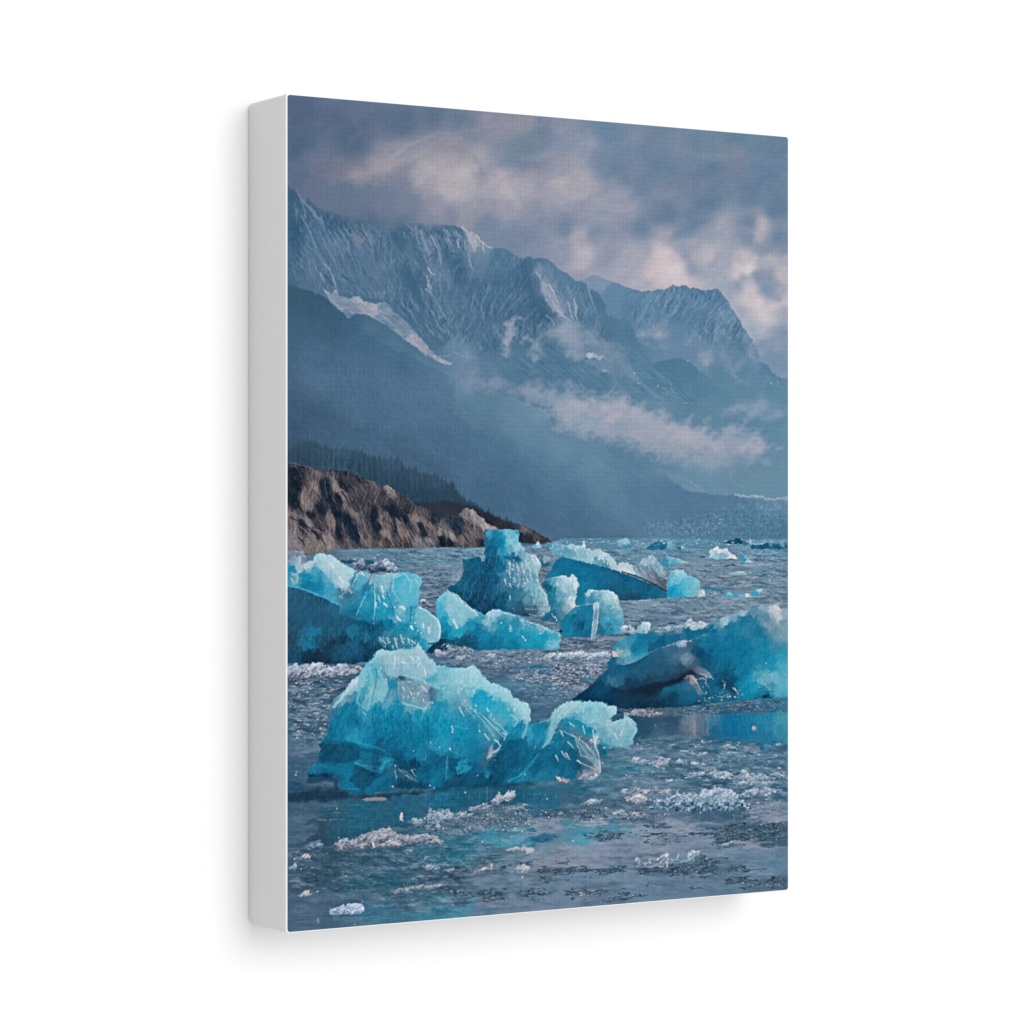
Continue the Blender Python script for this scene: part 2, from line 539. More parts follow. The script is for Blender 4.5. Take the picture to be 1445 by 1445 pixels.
def relief(P, deg, amp, off):
    """gullied rock: ridges that run one way, lit from the upper left"""
    P = pts(P)
    win = window(P, 3)
    X, Y = TX[win], TY[win]
    m = sstep(5, -5, sdf(P, X, Y))
    wx = X + 2.2 * nz(HAZY, X / .5 + off, Y / .5) + .5 * nz(SOFT, X / .1, Y / .1); wy = Y + 2.2 * nz(HAZY, X / .5, Y / .5 + off)
    a, b = rot(wx, wy, deg, .34, .07)
    a2, b2 = rot(wx, wy, deg + 6, .2, .038)
    a3, b3 = rot(wx, wy, deg - 8, .16, .026)
    v = .7 * (.8 - 1.3 * np.abs(nz(SOFT, a + off * 3, b))) + .6 * (.8 - 1.3 * np.abs(nz(SOFT, a2, b2 + off * 5))) + .35 * nz(SOFT, a3 + off, b3) + .5 * emboss(SOFT, a + 50, b + off, 0, 8)
    m = m * (.35 + .65 * sstep(-.8, .9, nz(SOFT, X / .25 + off, Y / .25)))
    IMG[win] += (amp * v * m)[..., None] * np.array((1.05, .95, .88), np.float32)
    sn = sstep(.35, 1.5, nz(SOFT, a2 * 1.2 + 7, b2 * 1.4 + off) + .5 * nz(SOFT, a3, b3 + 60)) * m * min(.42, amp * .075)
    put(win, sn, (148, 165, 190))


def paint_mountains():
    back = """e 1020 165, 1140 130, 1190 110, 1280 140, 1380 180, f 0 205, 90 235, 150 248, 200 240, 230 246, 290 230, 340 236, 370 220, 400 198, 420 190, 445 207, 470 205, 490 196, 520 195, 545 210, 560 225,
 590 214, 620 220, 650 238, 680 245, 705 236, 740 240, 770 226, 800 225, 815 250, 830 270, 855 305, 880 330, 900 380, 930 420, 955 455, 980 490, 1000 540, 1010 560, 1040 590, 1060 620, 1085 650, 1100 690, 1125 730, 1140 780, 1170 850, 1220 880,
 1260 930, 1320 970, 1400 990, 1410 1445, i 1420 800, h 0 800, e 600 700"""
    NB = """f 200 330 100 140 172, 400 300 88 130 165, 600 300 92 133 168, 750 300 84 126 162, 300 450 102 141 172, 500 450 92 132 166,
 650 450 90 130 165, 700 550 92 132 166, 900 450 112 146 175, 880 350 95 135 168, 950 600 85 126 160, 1050 620 112 144 174, 300 600 130 150 178,
 550 680 110 142 172, 450 620 100 138 170, 850 620 105 140 170, 1000 720 88 130 163, 1080 740 122 148 177, 850 800 110 140 170,
 700 800 118 146 174, 1200 900 92 134 166, 1300 1000 98 138 168, 1150 800 118 148 176, 200 700 92 134 166, 50 400 92 134 167, 60 260 98 138 172, 800 950 96 138 168, 1000 950 96 138 168, 1200 1050 98 140 170,
 900 1150 98 140 168, 1300 1150 98 142 170, 700 1250 100 142 168, 1000 1350 105 146 172, i 1300 200 108 146 172, 1300 450 106 145 170,
 e 1250 180 130 155 182, 1380 250 105 140 172, 1300 270 100 138 170, 1150 160 126 150 176"""
    shape(back, N=NB, soft=1.0, rough=.5, p=3, eps=4, warp=3)
    pk = "f 0 240, 200 245, 420 195, 800 228, 930 420, 1100 690, 1150 850, 900 760, 500 620, 250 560, 80 520"
    relief(pk, 118, 7.5, 10)
    relief(pk, 60, 2, 50)
    for i in range(150):
        x, y = rng.uniform(890, 1055), rng.uniform(405, 480)
        if sdf(pts(pk), np.array([[x]], np.float32), np.array([[y]], np.float32))[0, 0] > -2:
            continue
        L = rng.uniform(5, 18); a = math.radians(rng.normal(120, 7) if x < 1015 else rng.normal(60, 8))
        c = (72, 114, 150) if rng.random() < .5 else (132, 158, 184)
        S = np.array([(x, y), (x + L * math.cos(a) * .5 + rng.normal(0, .6), y + L * math.sin(a) * .5), (x + L * math.cos(a), y + L * math.sin(a))], np.float32)
        stroke(S, c, rng.uniform(.15, .5), .1, rng.uniform(.2, .5))
    strokes("""f 800 400, 850 470, 930 580; f 870 340, 900 400, 950 470; f 880 500, 940 570; f 1030 600, 1060 640, 1090 690; f 1040 650, 1080 720; f 780 600, 840 650;
 f 1060 780, 1120 860; f 240 300, 160 430, 90 520; f 700 590, 640 620; f 590 600, 530 710; f 1200 960, 1250 1030; f 1290 960, 1310 1040, 1290 1070; f 1300 965, 1390 990; f 850 570, 870 640""",
            (160, 176, 198), .8, .4, .65, .6)
    # mist puffs that cling to the far peak
    for s, c, al in (("f 120 585, 220 575, 330 595, 320 640, 200 645, 140 668", (152, 164, 187), .85), ("f 180 700, 300 690, 390 710, 340 750, 220 750", (128, 152, 178), .7),
                     ("f 640 780, 720 750, 765 820, 705 872, 650 840", (152, 162, 186), .85), ("f 840 720, 900 820, 960 900, 930 985, 850 900, 800 780", (130, 154, 180), .7),
                     ("f 1000 830, 1030 850, 960 950, 930 900", (128, 152, 178), .7), ("f 560 860, 640 900, 740 990, 700 1000, 600 940", (126, 152, 178), .75),
                     ("f 960 985, 1060 1010, 1050 1040, 970 1020", (140, 160, 184), .7), ("f 630 1150, 720 1155, 770 1195, 720 1195, 660 1175", (172, 176, 194), .8),
                     ("f 560 600, 600 600, 560 700, 520 730", (120, 148, 176), .7)):
        mist(s, c, soft=4.5, rough=2.2, rs=.06, alpha=al, thin=.3)
    front = """a -40 790, 38 800, 60 820, 110 850, 150 920, 250 960, 330 1000, 500 1045, 700 1085, 1000 1105, 1200 1112, 1300 1118, 1400 1130, b 0 1130, 60 1150, 95 1180, 130 1190, 165 1215, 200 1225,
 230 1260, 260 1290, 290 1310, 320 1325, 370 1322, 430 1330, 470 1355, 500 1375, 540 1400, 590 1420, 615 1405, 650 1400, 680 1412, 700 1410, 730 1412, 760 1410, 800 1425, 830 1440,
 e 850 10, 900 70, 930 82, 960 95, 1000 130, 1030 155, 1080 170, 1120 190, 1150 230, 1190 245, 1220 255, 1245 285, 1260 310, 1290 360, 1310 440, 1380 480, f 0 480, 30 490, 60 530, 120 680, 170 790, 240 860, 400 820, 480 815, 560 850, 640 920, 760 1010,
 850 1100, 1000 1200, 1150 1250, 1400 1330, i 1420 700, g -60 900"""
    NF = """a 80 900 68 105 135, 80 1200 58 98 130, 200 1050 74 110 142, 250 1250 85 122 155, 400 1300 87 122 156, 400 1080 66 103 136,
 600 1130 72 108 138, 800 1150 82 118 148, 850 1300 85 120 150, 1000 1200 72 110 140, 1150 1250 80 118 150, 1200 1350 106 132 162, 1330 1250 75 112 145,
 1400 1350 90 125 155, 600 1400 86 122 155, 650 1250 102 124 154, 560 1180 70 108 138, b 40 1200 72 112 145, 60 1350 80 120 152, 150 1230 148 156 175, 160 1320 128 146 170, 280 1340 120 142 168,
 350 1380 78 122 155, 500 1400 85 125 155, 700 1440 80 122 154, d 60 50 70 108 140, 250 60 92 124 154, 500 100 90 124 155, 800 100 92 124 154, 900 250 84 120 150, 1000 300 76 114 146, 1100 150 72 110 142,
 1300 250 84 120 152, 1350 100 92 128 158, 1200 500 78 116 148, 1350 650 78 116 148, 200 180 84 118 150, 600 250 82 118 148, 1430 720 104 138 168, 60 130 74 112 144,
 e 60 100 70 108 140, 200 200 75 115 148, 150 80 95 130 160, 400 200 75 115 148, 600 150 66 105 138, 600 50 72 112 146, 300 400 78 116 148, 650 350 68 108 142, 500 450 75 114 146,
 750 450 66 106 140, 150 600 82 118 150, 300 700 75 115 148, 600 560 78 116 148, 720 60 112 140 170, 800 220 138 153 178, 880 380 134 150 176, 900 200 90 128 160,
 1000 300 98 134 165, 1050 200 86 126 158, 1200 350 80 122 155, 1150 450 84 126 158, 700 900 88 128 160, 900 900 85 126 158, 1100 950 92 132 162, 400 830 90 126 158,
 100 800 118 146 174, 100 880 108 138 166, 300 880 95 132 162, 1300 600 80 122 154, 1350 750 108 138 167, 1200 620 112 140 168, 1250 1050 88 130 160, 1400 1000 95 135 165,
 f 50 600 84 126 160, 100 530 92 134 168, 150 800 88 130 162, 350 850 84 126 160, 250 1000 90 132 164, 500 1000 86 130 162, 80 900 96 134 164, 600 1100 90 134 164,
 900 1000 95 138 168, 1200 1200 98 140 170, 1000 1120 98 138 168, 700 1250 100 140 168, 300 1200 106 142 170, 1300 1300 100 144 172, i 700 300 112 148 174, 1200 500 108 146 171"""
    win, m, d = shape(front, N=NF, soft=1.2, rough=.6, p=3, eps=4, warp=2.5)
    # cloud that swallows the long left crest
    left = "a 38 900, 150 950, 330 1020, 700 1110, 1300 1130, b 100 1180, 300 1330, d 1445 0, 1445 700, 1150 600, 900 330, 450 260, 200 200, 38 150"
    relief(left, 62, 5, 60)
    relief(left, 100, 2.5, 7)
    mid = "b 0 1180, 280 1330, 620 1420, e 850 30, 1140 230, 1300 600, 1380 780, 1000 480, 850 560, 600 640, 300 780, 0 700, -200 400, -250 0"
    relief(mid, 112, 4, 33)
    relief(mid, 66, 2.5, 80)
    grain("e 300 800, 1300 600, f 300 860, 700 1250, e 600 1000", 3, MID, 38, .3, .05, (1, .95, .92), 5, 20)
    for i in range(520):   # gullies and snow lines that run down the long face
        x, y = rng.uniform(406, 860), rng.uniform(305, 500)
        if sdf(pts(left), np.array([[x]], np.float32), np.array([[y]], np.float32))[0, 0] > -3 and sdf(pts(mid), np.array([[x]], np.float32), np.array([[y]], np.float32))[0, 0] > -3:
            continue
        L = rng.uniform(4, 16); a = math.radians(rng.normal(62, 8) if x < 545 else rng.choice((rng.normal(70, 8), rng.normal(112, 8))))
        c = (52, 92, 126) if rng.random() < .45 else (136, 158, 182)
        S = np.array([(x, y), (x + L * math.cos(a) * .5 + rng.normal(0, .7), y + L * math.sin(a) * .5), (x + L * math.cos(a), y + L * math.sin(a))], np.float32)
        stroke(S, c, rng.uniform(.15, .55), .1, rng.uniform(.12, .4))
    marks("""52 92 124 3.5 5 .4 | v 60 100, 100 400, 130 700
 92 120 152 6 9 .5 | v 300 500, 430 620, 560 760, 640 880
 96 124 156 6 8 .5 | v 700 650, 800 720, 860 840
 58 100 134 6 7 .45 | w 100 280, 160 360; w 580 440, 620 480; w 200 620, 290 780, 350 900
 58 100 134 4 5 .45 | w 480 220, 600 270; w 690 540, 725 530; w 300 430, 360 470, 400 600
 60 102 136 9 7 .4 | w 720 640, 760 730; w 620 560, 700 560
 62 104 138 8 12 .45 | x 420 220, 440 330, 480 480, 560 600, 640 690
 100 134 165 3 4 .45 | x 640 400, 740 560, 830 720
 102 134 165 4 3 .5 | w 560 560, 620 660, 650 780; w 480 600, 520 760; w 960 480, 950 700""", 2.5)
    marks("""122 142 170 .5 2.6 .75 | v 120 60, 150 120, 200 180, 290 270, 330 330
 108 132 162 2.4 2.8 .6 | v 170 160, 230 260, 310 370, 380 430
 120 142 170 .7 1.3 .75 | v 165 300, 230 410, 280 540, 300 610
 122 142 170 1.2 .6 .7 | v 300 640, 350 710, 400 780, 440 820; v 440 820, 480 910, 500 1000
 150 155 178 1.1 .6 .8 | v 400 780, 440 820; v 470 900, 490 960; v 350 860, 385 940
 118 140 168 .9 .4 .6 | v 560 460, 640 640, 720 780; v 380 560, 460 700, 540 850; v 780 590, 850 650; v 340 460, 420 620, 500 760; v 430 440, 520 600; v 230 720, 260 860, 300 930; v 620 560, 660 700, 720 840; v 480 640, 560 800, 600 900; v 850 660, 880 800; v 920 540, 900 700; v 980 560, 970 760; v 1040 600, 1020 800
 54 94 126 1.8 .8 .6 | v 200 200, 250 290, 330 400; v 230 150, 300 220, 340 320; v 700 420, 800 520; v 560 880, 680 960; v 400 880, 470 980
 54 94 126 .8 .5 .6 | v 330 370, 420 560; v 440 480, 520 640; v 850 560, 900 720; v 600 430, 660 440; v 250 420, 320 560, 380 700; v 520 700, 600 860; v 640 640, 720 800; v 940 500, 930 640; v 1000 500, 1010 640
 122 134 160 2.4 3.4 .85 | v 665 480, 700 510, 740 550
 128 148 176 1.8 1. .7 | w 215 165, 290 240; w 310 200, 330 320, 350 380
 142 154 180 1.8 1. .8 | w 360 240, 400 360, 450 470; w 460 290, 520 400, 560 560
 136 152 178 .8 .5 .7 | w 385 480, 430 560, 440 620; w 440 300, 480 420; w 500 300, 550 420, 560 540; w 340 240, 370 330; w 260 260, 290 300; w 200 260, 220 320
 196 188 196 1. .5 .9 | w 430 600, 455 640, 490 665; w 900 280, 920 310, 935 360
 168 172 190 1. .5 .8 | w 420 680, 440 760, 470 800; w 415 810, 450 850; w 430 760, 465 850
 150 160 184 1. .6 .8 | w 580 230, 630 300; w 630 330, 660 390; w 700 250, 740 300, 710 350, 740 410; w 780 330, 790 420; w 820 470, 850 590, 880 640; w 610 240, 640 290; w 720 360, 730 400
 188 182 193 1.3 .7 .85 | w 850 260, 830 330, 860 400, 890 450; w 880 340, 900 390; w 760 210, 800 250, 830 300
 194 187 196 .7 .5 .9 | w 940 340, 1000 390, 1050 412; w 960 370, 970 430
 110 140 170 .8 .5 .6 | w 900 440, 880 560; w 740 560, 680 640; w 540 980, 600 1060; w 150 1000, 240 1080; w 20 1010, 90 1060; w 900 660, 1000 540; w 1060 700, 960 860; w 760 1000, 820 900; w 600 920, 660 1040; w 540 700, 560 860
 56 98 132 .9 .5 .6 | w 230 520, 140 720, 60 900; w 660 460, 760 480; w 480 460, 420 520; w 880 640, 840 760; w 940 860, 960 960; w 360 620, 330 760; w 700 300, 690 420; w 660 220, 680 330; w 760 280, 800 420""")
    marks("""122 148 178 1.6 2.2 .8 | x 535 215, 555 270, 540 310
 152 164 187 1.4 2.6 .8 | x 590 400, 640 480, 690 600, 760 710
 152 164 187 1.5 1. .7 | x 575 470, 620 570, 690 680; x 640 420, 700 530, 740 640
 186 186 199 .8 .5 .85 | x 575 400, 600 470, 660 560, 740 690, 790 730, 850 770; x 650 430, 690 500, 730 600; x 680 620, 770 700; x 515 300, 560 360
 98 130 164 .8 .5 .7 | x 660 550, 700 600; x 590 420, 620 480; x 620 440, 660 510
 140 161 185 .8 .4 .75 | x 730 530, 790 640; x 815 440, 830 500; x 1010 440, 1050 560, 1080 660; x 620 720, 690 790; x 700 430, 730 500; x 600 350, 640 400
 166 175 195 .9 .6 .8 | x 825 590, 850 680, 870 760; x 880 560, 905 660, 905 760; x 890 600, 900 720
 108 140 170 .7 .4 .55 | x 280 150, 240 280; x 200 90, 180 150; x 310 150, 300 260; x 490 340, 490 460; x 130 540, 60 700; x 340 600, 300 700; x 250 420, 200 520; x 420 480, 360 600; x 760 560, 820 680; x 950 540, 990 640""")
    shape("a 200 830, 235 920, 330 1000, 450 1055, 600 1100, 800 1130, 1000 1142, 1200 1140, 1320 1128, 1360 1060, 1300 900, 800 800, 300 760", N="""a 250 900 106 122 148, 400 960 108 124 150, 500 1000 104 121 148, 700 1050 100 120 148, 600 980 106 124 151,
 700 1120 88 114 142, 1000 1120 96 118 146, 1000 1060 108 127 153, 1250 1090 132 140 164, 1000 1000 126 136 160, 1300 1000 150 150 169, 800 950 118 130 156, 450 1060 94 116 143""", soft=10, rough=3, rs=.12, alpha=.95, p=3, eps=6)
    # snow lines traced one by one
    strokes("""a 110 850, 160 930, 240 1030, 300 1080; a 150 1055, 200 1150, 260 1290, 330 1420; a 180 960, 260 1040, 400 1190; a 260 1080, 380 1220, 470 1340; a 300 1180, 420 1330, 520 1445;
 a 350 1090, 420 1160; a 1150 1190, 1180 1260, 1210 1340, 1235 1380; a 1170 1180, 1230 1260, 1270 1340; a 1260 1240, 1310 1340, 1340 1430; a 1360 1160, 1400 1240, 1420 1290; a 1030 1110, 1080 1160, 1130 1250;
 a 690 1280, 740 1370; d 340 20, 390 60, 430 160, 450 240; d 270 50, 340 150; d 210 50, 290 150, 340 230; d 1215 40, 1255 90; d 1215 120, 1245 190; d 1225 210, 1225 270; d 1290 340, 1390 480; d 930 200, 900 310;
 d 1000 50, 930 240""", (146, 158, 182), .7, .3, .5, .8)
    strokes("""b 70 1140, 120 1185, 150 1240, 160 1320; b 130 1190, 200 1225, 230 1290; b 200 1240, 260 1300, 310 1325; b 30 1260, 40 1330; b 85 1260, 95 1340; b 240 1310, 260 1370; b 190 1270, 215 1300""", (188, 184, 195), 1.1, .5, .75, .8)
    shape("b 85 1170, 130 1195, 200 1230, 220 1280, 170 1340, 150 1280, 110 1220", (172, 172, 187), soft=2, rough=1.3, rs=.05, alpha=.75)
    strokes("""e 700 60, 730 130, 760 230, 830 350, 880 430, 940 490; e 720 60, 760 160, 810 260, 880 350, 930 440; e 750 170, 790 320, 850 400; e 770 180, 830 300, 890 400; e 960 170, 1000 290, 1030 440;
 e 965 350, 990 420; e 1020 330, 1045 400, 1035 490; e 870 300, 930 400, 970 480; e 1145 230, 1165 330; e 1250 300, 1285 355; e 1290 400, 1335 490; e 1340 440, 1420 410; e 1400 470, 1445 500;
 e 130 20, 160 90, 170 160; e 790 440, 850 520; e 1140 590, 1220 700; e 1170 700, 1210 750; e 1250 800, 1330 845; e 1000 1000, 1040 1060; e 970 830, 1010 880; e 1060 1000, 1100 1060""", (166, 173, 193), .8, .3, .6, .8)
    shape("e 745 170, 790 190, 880 340, 940 450, 900 460, 830 390, 770 290", (150, 162, 185), soft=2.5, rough=1.8, rs=.06, alpha=.6)
    shape("e 695 20, 740 15, 760 120, 720 110, 690 80", (122, 146, 175), soft=2, rough=1.2, rs=.06, alpha=.6)
    shape("e 1115 765, 1180 765, 1260 800, 1240 822, 1140 815", (192, 188, 199), soft=1.6, rough=1.2, rs=.05, alpha=.85)
    shape("e 1240 905, 1280 905, 1320 925, 1270 928", (182, 182, 196), soft=1.2, rough=.7, rs=.05, alpha=.8)
    mist("e 1070 830, 1110 800, 1445 800, f 130 1000, 140 1030, 60 1000, e 1300 960, 1150 900", (130, 152, 178), soft=4, rough=4, rs=.08, alpha=.5)
    dots("f 120 1030, 540 840, 90 940, 1250 1030, 290 1050", (196, 196, 206), 1.3)
    strokes("f 30 860, 90 960, 130 1030; f 280 780, 310 810; f 280 1045, 330 1070, 400 1120, 480 1185; f 380 1000, 410 1090, 440 1110; f 480 1195, 600 1195; f 250 1120, 290 1150; f 0 790, 50 840", (140, 162, 186), 1.4, .6, .6, .8)
    # mist in the gully
    for s, c, al, so in (("e 480 462, 590 466, 540 500, 515 600, 490 720, 472 800, 430 790, 400 690, 345 580, 420 625, 430 530", (160, 165, 186), .85, 2.6),
                         ("e 620 615, 645 650, 600 700, 550 692, 570 640", (152, 162, 184), .8, 2.4),
                         ("e 760 570, 830 540, 900 470, 960 470, 1030 490, 1090 570, 1130 680, 1100 780, 1040 830, 960 800, 900 720, 840 660, 760 640, 735 760, 680 850, 640 800, 660 690, 700 640", (152, 163, 186), .82, 4)):
        mist(s, c, soft=so * 1.6, rough=2.5, rs=.07, alpha=al, thin=.25)
    mist("e 900 560, 960 520, 1020 600, 980 720, 920 700", (165, 168, 188), soft=5, rough=4, rs=.1, alpha=.5)
    mist("e 1120 590, 1300 690, 1445 780, 1445 830, 1330 840, 1100 790", (138, 157, 182), soft=4, rough=3, rs=.09, alpha=.6)


def paint_slopes():
    # snow tongue above the dark shoulder
    snow = """d 335 228, 400 268, 440 230, 470 285, 560 310, 590 285, 640 290, 680 330, 760 352, 850 335, 900 370, 930 420, 960 440, 1040 510, 1120 600, 1200 690, 1270 780, 1330 818, 1425 858, 1410 876, 1320 850,
 1200 790, 1080 700, 960 610, 860 530, 760 480, 680 440, 600 440, 540 482, 480 430, 400 340"""
    shape(snow, N="""d 360 260 148 157 178, 450 350 134 149 174, 540 450 112 138 166, 640 340 172 168 183, 600 400 140 151 175, 760 400 176 170 184, 850 370 124 147 174, 880 430 132 150 176, 900 500 112 140 167,
 820 470 128 150 174, 1000 560 128 148 172, 1100 660 172 168 184, 1050 580 125 148 172, 1180 730 162 163 180, 1350 840 162 163 181, 1260 800 130 150 175""", soft=1.5, rough=.5, rs=.05, p=4, warp=2, ws=.08, alpha=.85)
    strokes("""d 350 250, 400 320, 480 390, 540 405; d 480 395, 600 370; d 580 330, 660 345, 740 385, 800 410, 890 450; d 430 240, 470 290; d 600 300, 680 330; d 1080 640, 1110 690; d 1270 795, 1330 820, 1420 865; d 950 570, 1000 620""",
            (184, 178, 190), 1.1, .5, .65, .8)
    strokes("d 1270 795, 1360 800, 1445 785; d 1260 760, 1290 800; e 0 770, 60 790, 180 810", (142, 162, 186), 1.6, .8, .6, .6)
    grain(snow, 5, MID, 38, .2, .04, (1, .95, .92), 1)
    P = """d -40 170, 150 228, 300 272, 350 312, 420 370, 480 422, 545 478, 600 448, 680 442, 760 482, 860 535, 960 615, 1080 705, 1200 795, 1330 860, 1445 930, e 60 990, 200 1050, 500 1150, 780 1260, 840 1400, h 900 40, 1250 130, 1445 175, i 100 205,
 200 270, 300 370, 400 470, 550 555, 700 585, 850 590, 1000 600, 1150 625, 1420 630, 1420 1100, h 0 1100, g -60 1100"""
    NS = """d 100 300 62 98 125, 250 380 60 96 124, 400 550 66 102 132, 100 500 68 104 134, 300 800 78 112 144, 700 700 75 112 145, 560 540 68 106 136,
 1000 850 79 117 150, 750 540 82 120 150, 1000 680 86 124 156, 1200 830 90 128 160, 600 900 86 118 150, 300 1000 86 118 150, 900 1050 92 124 155, 1300 1050 95 128 160, 100 1200 74 104 136,
 300 1300 70 102 132, 700 1250 84 116 148, 1200 1250 92 124 155, 100 1430 66 98 128, 600 1430 80 112 144, 1300 1430 86 120 152, 1430 960 98 136 166,
 e 200 1150 96 134 162, 200 1350 92 128 156, 500 1300 104 140 168, 600 1420 102 140 168, 700 1300 112 146 174, 100 1050 108 140 168,
 g 300 100 78 108 138, 700 100 80 114 145, 1300 100 82 116 148, 1000 200 80 112 144, 1300 350 76 108 140, h 200 100 86 124 156, 100 300 84 118 150, 400 200 88 126 156,
 700 100 100 138 168, 900 200 106 142 170, 700 300 92 132 162, 400 400 80 116 148, 900 450 92 132 160, 1200 350 104 142 170, 1300 500 98 138 166, 1000 600 86 124 156,
 600 600 78 114 146, 300 600 74 110 142, 300 700 70 106 138, 700 850 78 114 146, 1000 850 82 118 150, 1300 850 90 126 156, 1400 650 96 134 164, 1200 950 84 120 152,
 i 100 350 94 134 164, 250 350 98 138 166, 100 600 88 128 160, 400 600 88 128 160, 700 680 88 128 160, 900 700 90 130 162, 200 800 90 130 162, 500 750 86 126 158,
 1100 850 84 128 160, 1300 900 80 126 158, 900 880 86 130 162, 300 900 95 135 165, 1250 680 104 144 172"""
    shape(P, N=NS, soft=1.6, rough=.8, p=3, eps=8)
    # a second, hazier shoulder and its faint lower edges
    shape("d 560 490, 640 540, 700 600, 800 660, 900 722, 1050 790, 1200 872, 1350 932, 1445 975, h 0 -100, 150 0, 100 300, d 700 1400, 400 700", (72, 109, 141), soft=3, rough=1, alpha=.28)
    shape("h 250 30, 400 110, 520 200, 650 300, 800 400, 950 470, 1100 620, 1250 730, 1400 840, i 60 900, 60 1100, h 0 1100, -300 900, -200 100", (72, 108, 140), soft=12, rough=2, alpha=.26)
    shape("d 60 1150, 200 1200, 420 1290, 700 1400, g 1000 100, 1200 250, h 100 560, 0 800, g 0 800, d -60 1160", (62, 94, 124), soft=12, rough=2, alpha=.35)
    mist("i 280 380, 400 400, 520 470, 700 560, 620 580, 400 480", (122, 154, 180), soft=5, rough=3, alpha=.5)
    strokes("i 440 420, 560 490, 700 560; i 540 460, 660 550; i 900 450, 960 500, 1040 570; i 640 560, 740 582", (140, 164, 188), 1.2, .6, .4, 1.)
    # faint scree lines and wooded flanks that show through the haze
    grain(P, .7, SOFT, 40, .16, .035, (1, 1, .95), 8)
    grain("d 38 600, 700 800, 1445 1200, h 300 300, 700 800, 0 800, g 0 800, d 38 1300", 1.0, SOFT, 92, .06, .025, (1, 1, .95), 10, 33)
    strokes("h 420 330, 600 480, 760 640; h 520 300, 720 460, 900 640; h 900 420, 1050 560, 1200 740; d 300 700, 520 860, 700 1000; d 520 620, 760 800, 980 960; d 800 760, 1040 920, 1240 1080; h 1050 300, 1200 420, 1350 600", (72, 108, 140), 2.6, 1.2, .18, 1.5)
    # ice front of the far glacier
    stroke("i 960 595, 1060 600, 1150 615, 1260 628, 1400 625", (156, 174, 194), 1.8, 1.6, .75, rough=1.)
    gl = "i 150 800, 400 800, 600 770, 800 720, 1000 640, 1400 640, 1400 960, 1000 960, 500 960, 150 950"
    grain(gl, 5, MID, 0, .05, .05, (1, 1, .95), 6)
    scatter(gl, 420, (132, 160, 184), (.5, 1.8), (.4, 1.1), (.12, .4), 8, (.12, .06, .2), (-1, 1))
    scatter("i 480 850, 760 760, 900 790, 700 950, 500 930", 90, (146, 172, 192), (.6, 1.8), (.5, 1.2), (.2, .5), 8, None, (-1, 1))
    # banks of cloud across the slope
    P = """e -30 965, 60 950, 100 930, 150 900, 190 960, 260 1005, 350 930, 400 1010, 460 1050, 520 1060, 580 1045, 640 1020, 740 1010, 800 1070, 900 1080, 930 1050, 980 1020, 1050 1080, 1130 1150, 1180 1090, 1220 1130,
 1350 1110, 1440 1100, f 50 1150, 100 1200, 200 1240, 280 1290, 330 1230, 400 1320, 480 1360, 560 1340, 640 1390, 700 1380, 740 1440, i 800 50, 900 10, 1000 30, 1100 60, 1180 100, 1220 180, 1200 280, 1000 300, 900 370, 700 380,
 400 310, 250 245, 100 200, 0 170, h 1250 130, 1050 90, 900 40, e 850 1370, 780 1250, 640 1190, 540 1160, 430 1110, 300 1090, 100 1080, 0 1010"""
    mist(P, N="""e 130 970 128 148 174, 340 1020 130 150 176, 50 980 120 143 170, 680 1080 140 156 180, 700 1150 138 156 180, 950 1100 146 160 184, 1060 1240 167 169 188, 1350 1280 174 173 190, 1100 1380 150 164 186,
 1400 1400 152 165 186, 1250 1180 152 164 186, i 100 80 162 166 186, 400 30 170 171 188, 560 90 174 173 188, 750 150 172 171 188, 400 200 155 162 184, 700 250 150 162 184, 1100 180 172 171 190, 1000 80 150 164 186,
 1150 280 150 162 184, 900 340 132 156 180, 600 340 130 154 180, 850 120 152 165 186, f 300 1330 165 168 187, 100 1300 168 170 188, 500 1420 172 172 188, 340 1270 140 158 182""",
         soft=8, rough=3.6, rs=.1, thin=.1, alpha=.98)
    mist("h 1000 40, 1300 140, 1445 180, i 300 290, 700 385, 950 375, 1150 290, 900 260, 500 230, 100 130", (140, 158, 182), soft=9, rough=3, alpha=.5)
    mist("f 845 1240, 950 1180, 1050 1172, 1100 1165, 1200 1140, 1270 1175, 1320 1225, 1420 1265, 1420 1300, 1250 1320, 1100 1335, 950 1330, 860 1290", (140, 159, 184), soft=8, rough=4, rs=.1, alpha=.9)
    mist("f 850 1420, 950 1370, 1050 1380, 1120 1420, i 1150 30, 1000 0", (146, 162, 186), soft=7, rough=4, rs=.1, alpha=.7)
    mist("i 1250 150, 1300 140, 1340 180, 1290 230, 1260 200", (146, 162, 185), soft=4, rough=3, rs=.08, alpha=.7)
    shape("f 1250 990, 1420 1080, 1420 1160, 1300 1100", (102, 144, 172), soft=5, rough=2, alpha=.5)


